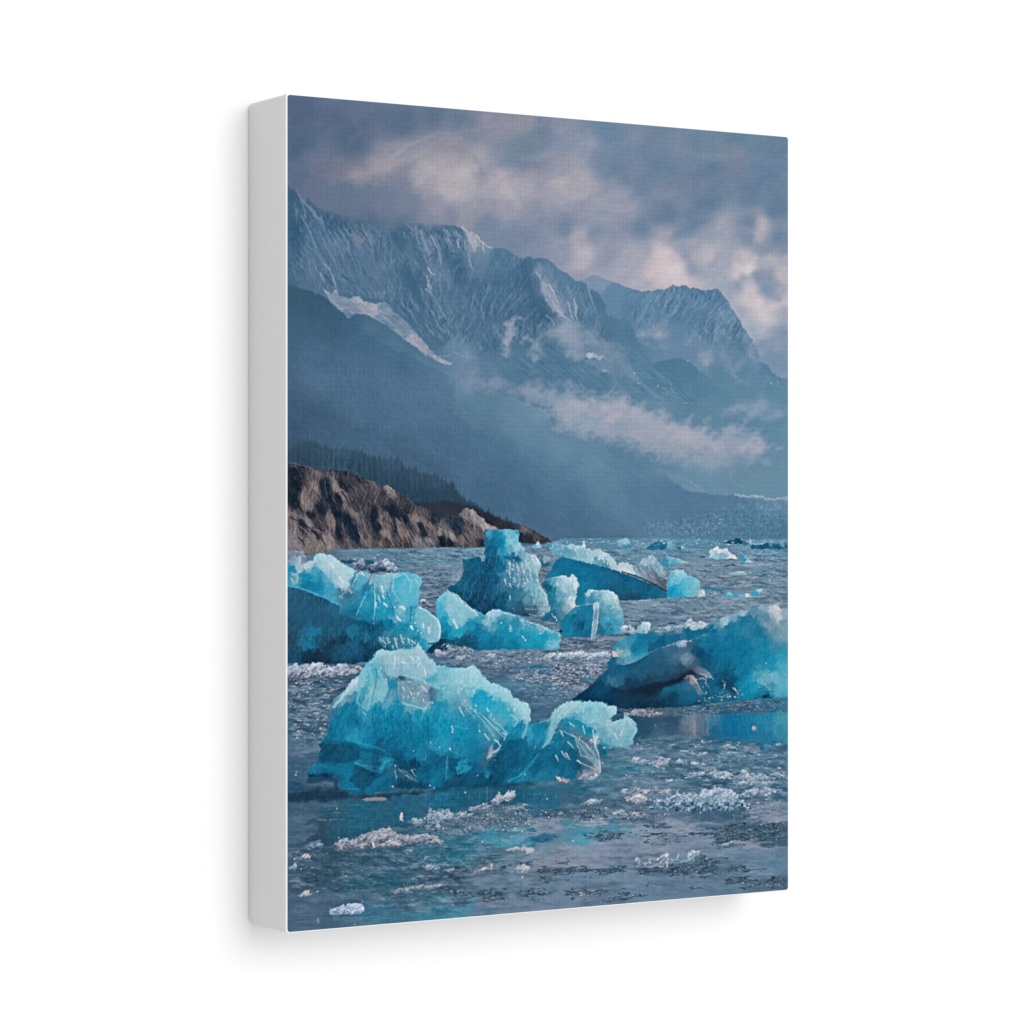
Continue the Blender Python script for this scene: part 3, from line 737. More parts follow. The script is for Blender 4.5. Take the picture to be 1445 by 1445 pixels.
def paint_shore():
    # spruce wood in the mist: the crest is a row of spires
    P = pts("""g -60 88, 130 95, 200 150, 260 130, 300 165, 400 200, 520 200, 620 210, 700 250, 830 285, 900 285, 980 285, 1040 365, 1080 360, 1150 405, 1280 420, 1350 460, 1445 510,
 h 0 540, 60 600, 100 620, 130 665, 190 680, 240 720, 350 775, 450 815, 560 850, 560 1000, g -60 1000""")
    win = window(P, 8)
    X, Y = TX[win], TY[win]
    d = sdf(P, X, Y)
    k = np.floor(X / 1.7)
    r = lambda o: np.modf(np.abs(np.sin((k + o) * 12.9898) * 43758.5453))[0]
    tip = (1.5 + 5.5 * r(0) ** 3) * (1 - np.minimum(1, np.abs(X / 1.7 - k - .5) * 2 * .8)) + 2.4 * nz(SOFT, X / .05, X * 0 + 5)
    m = sstep(2.6, -3.5, d - tip)
    col = shepard(notes("""g 80 120 68 95 118, 150 250 58 84 106, 300 250 62 90 114, 500 250 66 96 122, 600 330 58 86 110, 900 320 64 94 120, 800 430 52 80 104, 1100 420 58 86 110, 1000 520 52 78 100,
 1300 480 60 90 116, 1200 600 48 74 96, 1400 600 50 76 98, 1350 700 44 68 88, 150 320 52 78 100, h 60 620 52 78 102, 190 690 56 80 104, 450 830 58 80 100, 300 780 52 74 94"""), X, Y, 3, 6)
    a, b = rot(X, Y, 90, .35, .03)
    col = col + (2.2 * nz(SOFT, a, b))[..., None]
    put(win, m * .96, col)
    for i in range(330):
        x = rng.uniform(406, 668)
        top = np.interp(x, [406, 433, 466, 503, 540, 573, 612, 640, 668], [618, 628, 640, 646, 654, 668, 678, 694, 712])
        bot = np.interp(x, [406, 440, 490, 540, 600, 640, 668], [650, 658, 668, 690, 716, 722, 720])
        q = rng.uniform(0, 1)
        y = top + 3 + q * max(2, bot - top - 4)
        hgt = rng.uniform(5, 10) * (.8 + .3 * q)
        base = np.array((50, 76, 98.)) if x > 470 else np.array((58, 84, 106.))
        c = base * (1.06 - .22 * q) + rng.normal(0, 3)
        stroke(np.array([(x, y), (x + rng.normal(0, .2), y - hgt * .5), (x, y - hgt)], np.float32), c, rng.uniform(.9, 1.6), .1, rng.uniform(.2, .45))
    # the rock shore
    rock = """g -60 305, 38 312, 100 330, 200 352, 250 372, 300 392, 350 380, 400 372, 470 385, 550 390, 600 415, 650 440, 700 462, 760 480, 830 528, 865 515, 890 515, 930 550, 950 570, 1000 590, 1040 630, 1080 660, 1150 690, 1200 705, 1280 745,
 1310 790, 1370 760, 1445 770, h 0 780, 60 735, 100 702, 160 720, 230 790, 300 850, 340 860, 380 885, 260 890, 250 1045, 0 1045, g 1445 1040, 1300 1040, 1100 1048, 800 1052, 660 1048, 530 1050, 430 1062, 350 1082, 190 1102, -60 1090"""
    hill = "g 1100 650, 1250 660, 1400 640, 1445 650, h 0 655, 60 668, 100 682, 190 702, 300 752, 400 802, 480 832, 570 852, 620 862, 700 902, 780 952, 832 992, 820 1004, 700 1010, 560 1000, 400 900, 0 900, g 1200 900"
    shape(hill, N="""g 1250 720 54 64 80, 1400 700 52 62 78, 1400 780 60 66 78, h 50 700 56 64 78, 200 730 60 64 76, 300 790 52 58 74, 420 850 62 62 74, 600 900 110 108 116, 700 940 88 82 90, 640 960 50 58 74, 780 975 76 70 80, 560 930 44 54 70""",
          soft=1.1, rough=.7, rs=.05, p=3, warp=2, ws=.06)
    scatter(hill, 90, (80, 80, 90), (.5, 1.8), (.4, .8), (.2, .5), 14, None, (.2, .7))
    for x in np.arange(640, 735, 2.2):
        y = np.interp(x, [640, 657, 672, 690, 707, 735], [708, 713, 716.5, 725, 733, 741.5]) + rng.uniform(-1, 1)
        stroke(np.array([(x, y + 1), (x + rng.normal(0, .2), y - rng.uniform(1, 6) * (1 - (x - 640) / 140))], np.float32), (52, 72, 92), 1., .2, .75)
    win = window(pts(rock), 6)
    X, Y = TX[win], TY[win]
    d = sdf(pts(rock), X, Y) + .9 * nz(SOFT, X / .05, Y / .05)
    NR = """s 150 350 36 52 70, 100 500 40 54 72, 470 450 34 58 78, 450 380 36 60 80, 650 350 50 62 78, 600 500 40 58 76, 400 600 44 58 74, 300 680 44 54 70, 720 750 28 54 76, 800 900 26 54 78, 600 850 30 54 76, 1000 650 36 54 74, 1050 800 34 54 74, 560 650 38 54 74,
 850 400 92 84 92, 800 550 84 80 88, 900 500 88 82 90, 1000 430 100 92 98, 700 280 76 74 86, 850 250 70 70 82, 1000 330 104 94 98, 950 620 88 82 90, 900 750 92 84 92, 880 900 96 86 92, 300 250 96 88 94, 350 220 112 100 104, 650 850 76 72 82, 350 740 82 76 84, 420 870 60 62 76,
 350 900 70 70 82, 200 800 64 64 76, 240 480 140 118 112, 250 560 150 126 118, 345 370 148 124 116, 320 440 120 104 104, 600 390 150 126 120, 640 470 128 110 110, 680 560 112 98 102, 780 680 128 112 112, 540 800 140 118 114, 510 720 130 110 108, 430 900 160 134 126, 480 950 158 134 128,
 280 760 140 120 116, 330 930 150 128 122, 100 700 130 114 112, 100 800 132 116 114, 150 900 140 122 120, 100 1000 150 134 136, 300 1030 142 122 118, 400 1030 146 124 118, 60 940 146 134 140, 860 920 130 112 108, 940 980 120 104 102, 700 1000 110 98 100, 200 180 60 66 80, 100 200 40 54 72, 80 110 90 88 98,
 t 250 480 40 56 76, 60 550 38 54 72, 70 650 42 56 74, 270 650 46 60 78, 560 650 40 58 76, 600 720 44 60 78, 800 790 36 54 72, 900 820 44 58 74, 750 500 48 68 88, 900 560 46 70 92, 950 640 44 66 88, 330 540 44 58 76, 420 470 70 70 82, 400 560 46 58 76, 350 380 84 78 86, 580 480 96 86 92, 640 540 96 86 92,
 150 330 86 80 88, 60 330 92 84 92, 440 640 84 80 90, 470 700 96 90 98, 650 800 130 122 128, 200 800 88 80 84, 100 780 84 78 84, 400 830 96 84 84, 240 240 150 128 120, 130 600 130 112 108, 150 720 150 124 112, 200 740 150 126 116, 180 560 118 104 106, 220 620 112 100 104, 330 620 128 112 108, 360 700 144 120 108,
 400 740 146 122 112, 510 580 150 126 116, 490 620 122 106 106, 530 690 116 102 104, 600 600 140 120 116, 690 650 130 116 112, 770 720 146 124 116, 720 740 112 100 104, 900 740 165 146 142, 920 760 150 132 126, 850 700 130 116 116, 130 850 120 104 98, 250 850 100 90 90, 540 810 140 130 134, 590 850 128 114 112,
 1080 600 110 98 102, 1080 850 96 88 92, 970 850 90 84 90, 700 580 56 68 84,
 h 100 760 136 122 122, 180 780 158 142 140, 250 850 168 152 148, 60 830 60 74 94, 20 900 70 76 90, 150 900 130 112 108, 220 920 112 100 102, 60 980 124 108 106, 150 1000 112 98 100, 230 1010 60 66 80, 20 800 56 72 94, 100 870 112 100 104"""
    wx = X + .8 * nz(SOFT, X / .25, Y / .25) + .4 * nz(SOFT, X / .06, Y / .06); wy = Y + .8 * nz(SOFT, X / .25 + 99, Y / .25)
    # stretch the notes along the fall of the slabs
    ang = math.radians(66)
    ca, sa = math.cos(ang), math.sin(ang)
    NRn = notes(NR); NS2 = NRn.copy()
    NS2[:, 0], NS2[:, 1] = (NRn[:, 0] * ca + NRn[:, 1] * sa) * .55, -NRn[:, 0] * sa + NRn[:, 1] * ca
    col = shepard(NS2, (wx * ca + wy * sa) * .55, -wx * sa + wy * ca, 4., 1.5)
    a, b = rot(wx, wy, 62, .13, .03)
    a2, b2 = rot(wx, wy, 98, .12, .03)
    sel = sstep(-.6, .6, nz(SOFT, X / .2, Y / .2))
    st = nz(SOFT, a + 40, b) * sel + nz(SOFT, a2, b2 + 70) * (1 - sel)
    st3 = emboss(SOFT, a * 1.6 + 40, b * 1.5, 0, 10) * sel + emboss(SOFT, a2 * 1.6, b2 * 1.5 + 70, 0, 10) * (1 - sel)
    k = .35 + .65 * sstep(50, 110, col.mean(-1))
    col = col + ((8 * st + 15 * st3) * k + 1.5 * nz(FINE, X / .6, Y / .6))[..., None] * np.array((1.1, .95, .88), np.float32)
    lumr = col.mean(-1, keepdims=True)
    col = (lumr + (col - lumr) * .85 + (lumr - 84) * .18) * np.array((.87, .89, .94), np.float32)
    put(win, sstep(.9, -.9, d), col.astype(np.float32))
    marks("""128 114 112 .6 .4 .7 | s 60 100, 160 120, 280 150, 400 220, 430 260; s 400 220, 520 260, 580 320, 600 390; s 530 320, 560 400, 540 480, 590 620; s 450 310, 460 400, 480 490; s 730 560, 760 650; s 640 760, 670 900, 680 960; s 890 290, 970 310, 1060 400
 136 118 112 .9 .5 .75 | s 600 390, 650 500, 700 620; s 600 380, 700 500, 760 640, 815 720; s 360 310, 370 370, 310 480, 250 590; s 215 400, 235 500, 250 590; s 850 640, 870 760, 910 880, 950 930; s 830 870, 870 950; s 1060 680, 1080 800, 1092 880; s 480 690, 530 740, 550 820
 142 124 120 1.1 .6 .75 | s 50 640, 160 690, 260 740, 330 810; s 330 830, 450 880, 540 970, 620 1040; s 370 870, 450 960, 520 1000; s 60 760, 180 800, 260 870, 330 950, 400 1040; s 70 860, 160 940; s 60 960, 200 1040; s 240 1000, 330 1070
 34 50 70 1.2 .7 .7 | s 480 300, 500 480, 600 600; s 640 420, 720 560, 800 640; s 70 700, 200 760, 300 830, 420 960; s 160 920, 210 970, 230 1020; s 990 590, 980 720, 1020 880, 1050 900; s 700 700, 720 900; s 780 720, 820 960; s 580 700, 590 900; s 300 850, 400 900, 450 1000; s 400 300, 420 520; s 150 780, 250 800
 132 114 108 .8 .5 .75 | t 110 480, 140 560, 160 680, 150 760; t 190 500, 250 580, 275 680; t 300 560, 340 640, 370 720, 420 770; t 350 560, 400 650, 430 740; t 430 520, 500 620, 540 720, 550 760; t 520 540, 570 580, 625 615; t 620 620, 700 660, 740 740; t 200 690, 210 750; t 100 820, 150 870
 148 132 128 .8 .5 .8 | t 760 660, 880 710, 935 740; t 500 770, 530 830, 545 870; t 560 800, 600 860, 620 880; t 640 800, 710 830; t 225 215, 260 245
 94 90 98 .6 .4 .6 | t 880 530, 990 550; t 510 430, 600 480, 680 550; t 210 330, 340 380; t 0 270, 120 320, 200 400; t 960 810, 990 870; t 20 200, 120 240; t 350 400, 460 380
 36 54 74 1. .7 .7 | t 80 440, 60 560, 100 740; t 280 500, 270 600, 310 720; t 420 560, 470 700; t 540 600, 590 720, 660 760; t 760 760, 840 800; t 880 780, 900 870; t 150 420, 300 450, 400 470; t 230 340, 330 440; t 440 800, 480 870; t 660 560, 700 620""")
    RP = pts(rock)
    for i in range(900):   # joints and broken faces
        x, y = rng.uniform(406, 700), rng.uniform(655, 775)
        if sdf(RP, np.array([[x]], np.float32), np.array([[y]], np.float32))[0, 0] > -1.5:
            continue
        L = rng.uniform(2, 8); q = math.radians(rng.normal(58, 14) if rng.random() < .72 else rng.normal(105, 14))
        c = (36, 50, 66) if rng.random() < .55 else (138, 126, 122)
        stroke(np.array([(x, y), (x + L * math.cos(q) * .5 + rng.normal(0, .5), y + L * math.sin(q) * .5), (x + L * math.cos(q), y + L * math.sin(q))], np.float32), c, rng.uniform(.2, .6), .1, rng.uniform(.15, .5))
    strokes("""h 100 705, 170 735, 250 810, 330 870; h 120 740, 190 830; h 140 760, 160 830; h 560 855, 640 905, 720 965; h 680 970, 700 1010; g 1320 890, 1445 935""", (150, 136, 132), .9, .4, .6, .8)
    strokes("h 60 800, 40 950; h 150 850, 170 950; h 560 930, 640 950", (38, 52, 68), 1.3, .6, .6, .9)
    dots("g 908 540, 915 550, 300 1030", (180, 160, 152), 1.2, 1.6, .7)


def paint_water():
    sea = "g -60 1090, 190 1100, 350 1080, 430 1060, 800 1050, 1445 1040, h 0 1040, 260 1040, 600 1030, 840 990, 900 965, i 0 960, 300 958, 600 965, 900 975, 1400 965, r 1450 1500, p -80 1500"
    N = """h 900 985 100 136 164, 1300 985 105 142 168, i 300 990 105 140 165, 800 990 105 140 168, 1200 1040 110 146 172,
 l 100 110 112 142 168, 600 60 105 140 168, 600 200 126 142 162, 700 250 130 145 168, 1000 350 120 136 156, 1250 250 118 140 164, 700 350 122 136 158, 300 550 128 142 162, 600 600 122 138 158, 400 650 108 128 156,
 900 520 128 142 164, 1200 450 124 140 160, 900 200 125 142 164,
 g 700 1085 105 130 156, 1000 1080 104 130 156, 1300 1150 110 140 164, 1350 1380 106 122 146, 1250 1250 112 128 150, 900 1090 104 132 158, 450 1080 108 128 150, k 150 110 110 140 166, 30 300 122 140 166, 650 110 120 135 160, 780 270 120 125 143, 1400 560 125 138 158,
 1000 900 106 122 145, 500 1020 110 128 152, 400 1150 98 118 142, 900 1050 115 130 155, 700 1100 95 125 150, 1000 1200 108 116 138, 500 1250 86 128 156, 800 1300 92 128 156, 600 1330 86 112 140, 400 1000 115 140 165,
 1300 1000 125 142 166, 1300 880 100 120 142,
 m 150 370 88 105 128, 200 430 80 112 135, 200 500 84 110 136, 200 600 98 122 148, 150 750 72 105 130, 150 880 100 125 150, 150 1000 80 106 136, 100 1150 72 102 130, 100 1270 58 88 116, 150 1400 70 103 130, 1400 150 90 120 148,
 p 100 50 78 106 136, 100 230 56 86 112, 60 290 60 90 116, 150 450 82 112 140, 150 600 78 110 138, 320 600 58 88 112, 500 500 38 92 118, 800 450 48 98 125, 600 350 46 96 122, 1000 320 42 98 126, 1200 400 60 104 130, 100 800 74 104 130,
 400 800 64 96 120, 600 900 70 105 128, 1000 800 64 106 132, 1300 780 60 112 140, 300 950 62 92 115, 900 980 45 100 125, 600 1010 46 96 120, 1200 950 68 102 128, 200 1150 82 108 138, 500 1130 80 110 138, 900 1100 84 116 142,
 1200 1100 74 112 138, 200 1300 78 108 136, 1000 1200 74 113 138, 800 1290 60 123 150, 1200 1270 60 123 153, 1400 1250 60 125 152, 300 1380 75 105 132, 700 1340 78 118 146, 100 1040 70 100 124,
 q 100 200 36 92 120, 300 220 38 96 124, 700 300 42 102 132, 1000 200 54 104 130, 1350 150 95 132 158, 1350 50 88 128 152, 100 350 46 102 130, 750 350 48 102 130, 1000 350 72 108 134, 200 500 88 113 136, 500 480 86 113 136,
 400 420 88 116 138, 900 430 80 108 130, 1200 440 86 110 133, 800 510 135 148 172, 1200 490 140 150 172, 50 680 50 115 140, 300 640 62 140 168, 550 630 95 160 185, 720 600 40 115 148, 1100 550 60 140 168, 1350 520 80 145 172,
 700 560 125 150 172, 1000 700 130 150 172, 1060 640 85 150 178, 850 650 105 140 165, 1300 700 128 142 170, 1100 760 142 149 172, 800 770 136 148 172, 900 820 134 143 165, 400 780 85 118 142, 60 790 70 135 160, 100 880 78 102 122,
 350 930 86 110 133, 450 830 110 138 160, 1000 930 108 134 160, 800 920 96 116 140, 1300 960 112 140 168, 600 1000 110 138 165, 1000 1000 112 138 166, 300 1000 105 132 158, 100 970 95 125 150, 100 1100 78 104 128, 400 1090 90 116 142,
 700 1080 94 120 145, 1200 1070 96 120 145, 850 1130 115 138 164, 600 1180 119 136 162, 300 1200 115 130 158, 100 1210 72 138 168, 30 1270 80 140 170, 1000 1180 116 136 162, 1300 1100 100 124 150,
 o 200 700 45 85 112, 100 800 50 95 122, 400 720 54 88 116, 590 720 118 128 150, 600 780 104 118 140, 640 830 90 118 142, 700 720 66 118 146, 900 700 16 108 148, 900 800 28 108 146, 1200 700 32 123 158, 1300 780 55 135 165, 760 760 40 108 142, 300 850 95 125 150,
 800 860 60 100 130, 1200 850 50 115 148, 500 920 88 120 145, 1100 930 72 112 138, 1300 930 80 115 140, 300 980 110 135 160, 900 980 85 125 150, 700 1030 118 144 168, 1200 1010 105 138 164, 500 1100 85 120 142, 1100 1070 88 122 148,
 100 1130 70 130 155, 800 1220 85 115 140, 1300 1180 92 122 145, 300 1210 98 128 152, 1100 1230 110 134 160, 1350 1290 72 112 138, 1000 620 70 100 125, 300 620 90 105 125,
 r 100 150 112 136 160, 900 420 62 100 128, 700 430 78 112 140, 1250 420 136 149 172, 100 440 82 110 134, 100 540 129 146 170, 300 520 136 148 172, 500 540 141 151 172, 400 610 116 138 164, 650 660 119 138 166, 200 700 141 151 175,
 500 700 131 146 170, 1100 580 70 106 128, 1300 600 62 100 124, 1100 690 142 149 170, 1000 650 130 145 168, 1200 770 110 140 166, 1000 750 106 138 165, 1300 850 95 132 160, 650 860 88 116 138, 200 880 92 114 136, 900 870 94 120 142,
 1000 980 92 124 148, 600 970 108 135 162, 100 1000 110 138 165, 600 1050 100 130 156, 300 1080 105 132 158, 1100 900 112 138 165, 1300 1060 85 112 136"""
    P = pts(sea)
    win = window(P, 3)
    X, Y = TX[win], TY[win]
    NN = notes(N)
    NN[:, 2:] -= np.where(NN[:, 1:2] < 905, np.array([[10., -3, -5]]), np.array([[10., 2, 0]]) * (NN[:, 1:2] < 1130))
    near = np.clip((Y - 770) / 520, 0, 1)
    k = .35 + 1.15 * near
    yy = Y + 3.5 * k * nz(SOFT, X / .35, Y / .07) + 1.2 * nz(MID, X / .2 + 9, Y / .03)
    xx = X + 9 * nz(SOFT, X / .15 + 30, Y / .05)
    c = shepard(NN, xx, yy, 3.4, 3., 2.2)
    # ripples get longer towards the viewer
    r1 = nz(MID, X / .16 / (1 + near), Y / .022 / (.6 + near * .9))
    r2 = nz(MID, X / .3 + 200, Y / .02 + 77)
    f = nz(FINE, X / .9, Y / .35)
        # how much broken ice lies on the water, from smooth mirror (0) to packed brash (1)
    D = notes("""g 700 1080 .3 0 0, 1200 1150 .8 0 0, 1350 1350 1 0 0, i 600 1000 .5 0 0, l 300 150 .8 0 0, 700 300 1 0 0, 1200 350 1 0 0, 300 560 1 0 0, 700 600 .9 0 0, 1200 500 1 0 0, 600 60 .5 0 0, k 30 300 1 0 0, 1100 900 1 0 0, 600 980 .9 0 0,
     700 1170 1 0 0, 1100 1200 1 0 0, 600 1300 .25 0 0, 900 1320 .25 0 0, 650 1090 .3 0 0, m 200 400 1 0 0, 200 600 1 0 0, 150 800 1 0 0, 150 950 .5 0 0, 100 1050 .2 0 0, 100 1250 .35 0 0, p 150 450 .15 0 0, 600 400 .1 0 0, 150 600 .2 0 0, 100 800 .6 0 0, 500 850 .65 0 0,
     900 850 .7 0 0, 300 980 .7 0 0, 800 950 .45 0 0, 600 1030 .4 0 0, 200 1150 .2 0 0, 600 1130 .3 0 0, 1000 1150 .8 0 0, 200 1350 .15 0 0, 1000 1280 .3 0 0, 1300 900 1 0 0, 1100 440 .7 0 0, q 150 250 .1 0 0, 700 250 .1 0 0, 300 450 1 0 0, 700 450 .8 0 0, 1200 430 .9 0 0,
     900 530 .1 0 0, 500 640 .2 0 0, 1000 720 .05 0 0, 200 850 .8 0 0, 500 800 .4 0 0, 1000 900 .3 0 0, 900 1000 .1 0 0, 300 1000 .15 0 0, 300 1100 .6 0 0, 1000 1150 .1 0 0, 1200 200 .5 0 0, o 300 720 .1 0 0, 900 740 .05 0 0, 1300 740 .1 0 0, 700 630 .8 0 0, 1200 560 .6 0 0,
     500 900 .8 0 0, 1200 900 .8 0 0, 700 1050 .8 0 0, 1200 1050 .8 0 0, 300 1150 .8 0 0, 1000 1250 .9 0 0, r 1200 320 .8 0 0, 700 440 .2 0 0, 100 450 .7 0 0, 300 500 .1 0 0, 700 650 .05 0 0, 1200 680 .05 0 0, 1200 780 .1 0 0, 400 900 .4 0 0, 700 1000 .1 0 0, 200 1000 .1 0 0""")
    dens = shepard(D, X + 8 * nz(SOFT, X / .2, Y / .06), Y + 3 * nz(SOFT, X / .25 + 40, Y / .06), 3., 4., 1.8)[..., 0]
    kx, ky = (.12 + .1 * near), (.019 + .018 * near)
    q1 = nz(MID, X / (kx * 1.7), Y / (ky * .85))
    q2 = nz(SOFT, X / (kx * .5) + 190, Y / (ky * .45) + 70)
    q3 = nz(SOFT, X / .3, Y / .035 + 20)
    q = .8 * q1 + .45 * q2 + .35 * q3
    c = c + ((3.2 * r1 + 2.2 * r2 + 1.6 * f) * (.18 + .82 * dens))[..., None] * np.array((1.1, 1., .9), np.float32)
    calm = sstep(-1.3, .5, nz(HAZY, X / .45 + 80, Y / .06 + 15))
    dens = dens * (.35 + .65 * calm)
    lite = sstep(.35, 1.4, q) * dens * .72
    dark = sstep(.3, 1.4, -q) * dens * .66
    lc = c * .35 + np.array((176, 178, 192), np.float32) * .65
    c = c + (lc - c) * lite[..., None]
    c = c + (c * np.array((.58, .66, .71), np.float32) - c) * dark[..., None]
    # faint ripples on the open water
    rip = nz(MID, X / (kx * 3), Y / (ky * 1.2) + 33)
    c = c + (3.5 * rip * (1 - .6 * dens))[..., None] * np.array((1., 1., 1.), np.float32)
    put(win, sstep(.8, -.8, sdf(P, X, Y) + .6 * nz(MID, X / .05, Y / .05)), c.astype(np.float32))
    # brash ice: chips in drifts, smaller with distance
    far = "g 400 1065, h 260 1040, 840 1000, i 600 975, 1400 980, l 1400 560, 700 700, 0 800, k 1000 900, 700 1000, j 1300 600, 1170 250, 700 160, 400 120"
    scatter(far, 1500, (154, 168, 190), (.8, 3.4), (.25, .6), (.25, .7), 16, (.2, .035, -.1))
    scatter(far, 1000, (82, 98, 122), (.8, 3.2), (.25, .6), (.2, .6), 12, (.2, .035, -.3))
    scatter(far, 160, (176, 180, 194), (.7, 1.8), (.4, 1.0), (.4, .8), 12, (.2, .035, .1))
    scatter(far, 130, (84, 158, 188), (.8, 2.6), (.3, .9), (.3, .6), 14, None)
    midz = "k 0 960, 540 950, 900 930, 1300 830, 1330 1080, 1000 1380, 700 1400, 400 1140, 200 1070, 0 1090"
    scatter(midz, 800, (156, 164, 182), (.8, 3.6), (.4, 1.1), (.3, .75), 16, (.2, .05, -.1))
    scatter(midz, 520, (78, 92, 116), (1, 4), (.35, .9), (.25, .6), 12, (.2, .05, -.2))
    scatter("k 600 1080, 1250 1060, 1250 1180, 900 1260, 500 1200", 200, (182, 180, 192), (.9, 2.4), (.5, 1.2), (.4, .8), 12)
    leftz = "m 38 345, 560 340, 420 480, 380 620, 370 780, 300 860, 38 890"
    scatter(leftz, 230, (146, 158, 178), (1, 5), (.4, 1.2), (.3, .75), 16, (.2, .05, -.2))
    scatter(leftz, 200, (56, 80, 104), (1, 6), (.4, 1.0), (.3, .6), 8, (.2, .05, -.3))
    scatter(leftz, 60, (186, 180, 188), (.9, 2.8), (.6, 1.3), (.5, .85), 10)
    low = "p 38 700, 400 740, 1400 640, q 600 560, 300 900, 100 950, p 1300 1180, 700 1100, 200 1040, 38 1060"
    scatter(low, 420, (50, 76, 98), (1, 7), (.4, 1.0), (.25, .6), 8, (.22, .04, -.2))
    scatter(low, 300, (128, 146, 166), (1, 5), (.35, .9), (.25, .65), 16, (.22, .04, -.1))
    slush = "p 1100 440, q 0 380, 400 340, 620 320, 900 380, 1445 380, 1445 460, 900 480, 600 500, 540 570, 200 580, p 1300 640, 1100 540"
    scatter(slush, 900, (142, 156, 172), (.5, 1.6), (.4, 1.0), (.25, .65), 18)
    scatter(slush, 420, (64, 92, 116), (.6, 2.2), (.4, 1.0), (.25, .6), 8)
    scatter(slush, 60, (196, 194, 202), (.6, 1.3), (.6, 1.2), (.6, .9), 10)
    rgt = "o 0 900, 600 860, 1390 900, 1390 1445, r 1390 360, 1000 370, 400 400, 0 450, 0 0"
    scatter(rgt, 650, (140, 160, 182), (1, 6), (.35, 1.2), (.2, .6), 18, (.25, .05, -.1))
    scatter(rgt, 520, (58, 94, 122), (1, 7), (.35, 1.1), (.2, .55), 10, (.25, .05, -.2))
    scatter(rgt, 150, (186, 184, 196), (.8, 2.6), (.5, 1.4), (.4, .8), 12, (.25, .05, .2))


def drift(P, top, body, base=None, rough=1.2, soft=.9, n=40):
    """a low floe of snowy brash: pale uneven top, darker wet foot"""
    P = pts(P) if isinstance(P, str) else P
    win = window(P, 6)
    X, Y = TX[win], TY[win]
    d = sdf(P, X, Y) + rough * (.8 * nz(SOFT, X / .07 + 3, Y / .05) + .4 * nz(SOFT, X / .03, Y / .025)) + .3
    y0, y1 = P[:, 1].min(), P[:, 1].max()
    t = np.clip((Y - y0) / max(1., y1 - y0) + .2 * nz(SOFT, X / .06, Y / .05) + .1 * nz(HAZY, X / .03, Y / .03), 0, 1)[..., None]
    top, body = np.array(top, np.float32), np.array(body, np.float32)
    base = body if base is None else np.array(base, np.float32)
    top = top * .6 + np.array((188, 196, 212), np.float32) * .4; body = body * .85 + np.array((150, 166, 188), np.float32) * .15
    c = np.where(t < .55, top + (body - top) * (t / .55), body + (base - body) * ((t - .55) / .45))
    lum = 11 * emboss(SOFT, X / .09 + 9, Y / .06, 5, 16) + 9 * emboss(SOFT, X / .043 + 31, Y / .034 + 50, 6, 16) + 5 * nz(SOFT, X / .05, Y / .035)
    c = c + (np.clip(lum, -24, 24) + 1. * nz(FINE, X / .6, Y / .6))[..., None] * np.array((1.05, 1., .95), np.float32)
    put(win, sstep(soft, -soft, d), c.astype(np.float32))
    if n:
        scatter(P, int(n * .5), np.minimum(top + 24, 212), (.7, 2.), (.5, 1.2), (.25, .6), 12)


def dark_slush(P, n=60, col=(66, 92, 114), alpha=.8):
    """thin rotten ice lying on the mirror water"""
    P = pts(P) if isinstance(P, str) else P
    win = window(P, 8)
    X, Y = TX[win], TY[win]
    d = sdf(P, X, Y) + 2.4 * nz(SOFT, X / .11, Y / .03) + 1.2 * nz(SOFT, X / .05, Y / .017) + .6
    m = sstep(1.2, -1.2, d)
    c = np.array(col, np.float32) + (8 * nz(SOFT, X / .04, Y / .02) + 8 * nz(SOFT, X / .08, Y / .03) + 3 * nz(FINE, X / .7, Y / .5))[..., None]
    put(win, m * alpha, c.astype(np.float32))
    scatter(P, n, (128, 146, 164), (.5, 2.2), (.3, .8), (.3, .7), 18)
    scatter(P, n // 4, (52, 80, 100), (.8, 3), (.3, .8), (.3, .6), 6)


def berg(P, N, off, rough=.5, soft=.7, p=4.4, eps=1.2, warp=1.1, amp=1., rim=None, ys=1.):
    f = ice(off)
    t = lambda X, Y, d: amp * f(X, Y, d)
    win, m, d = shape(P, N=N, soft=soft, rough=rough, rs=.05, p=p, eps=eps, warp=warp, ws=.06, ys=ys, tex=t, facet=off + .5)
    if rim is not None and m is not None:   # thin melt edge where the outline catches the sky
        X, Y = TX[win], TY[win]
        up = sstep(.2, 1.2, sdf(pts(P) if isinstance(P, str) else P, X, Y - 1.6) - d)
        k = up * sstep(-2.6, -.6, d) * m * sstep(-.4, .9, nz(SOFT, X / .05 + off, Y / .05)) * .5
        put(win, k, rim)


GL = (214, 222, 228)


def glints(P, n, bright=120, col=GL, rx=(.5, 1.6), ry=(.35, .8), ang=(.5, 1.6), alpha=(.35, .85)):
    scatter(P, int(n * .45), col, rx, ry, alpha, 8, (.05, .06, .1), ang, bright)


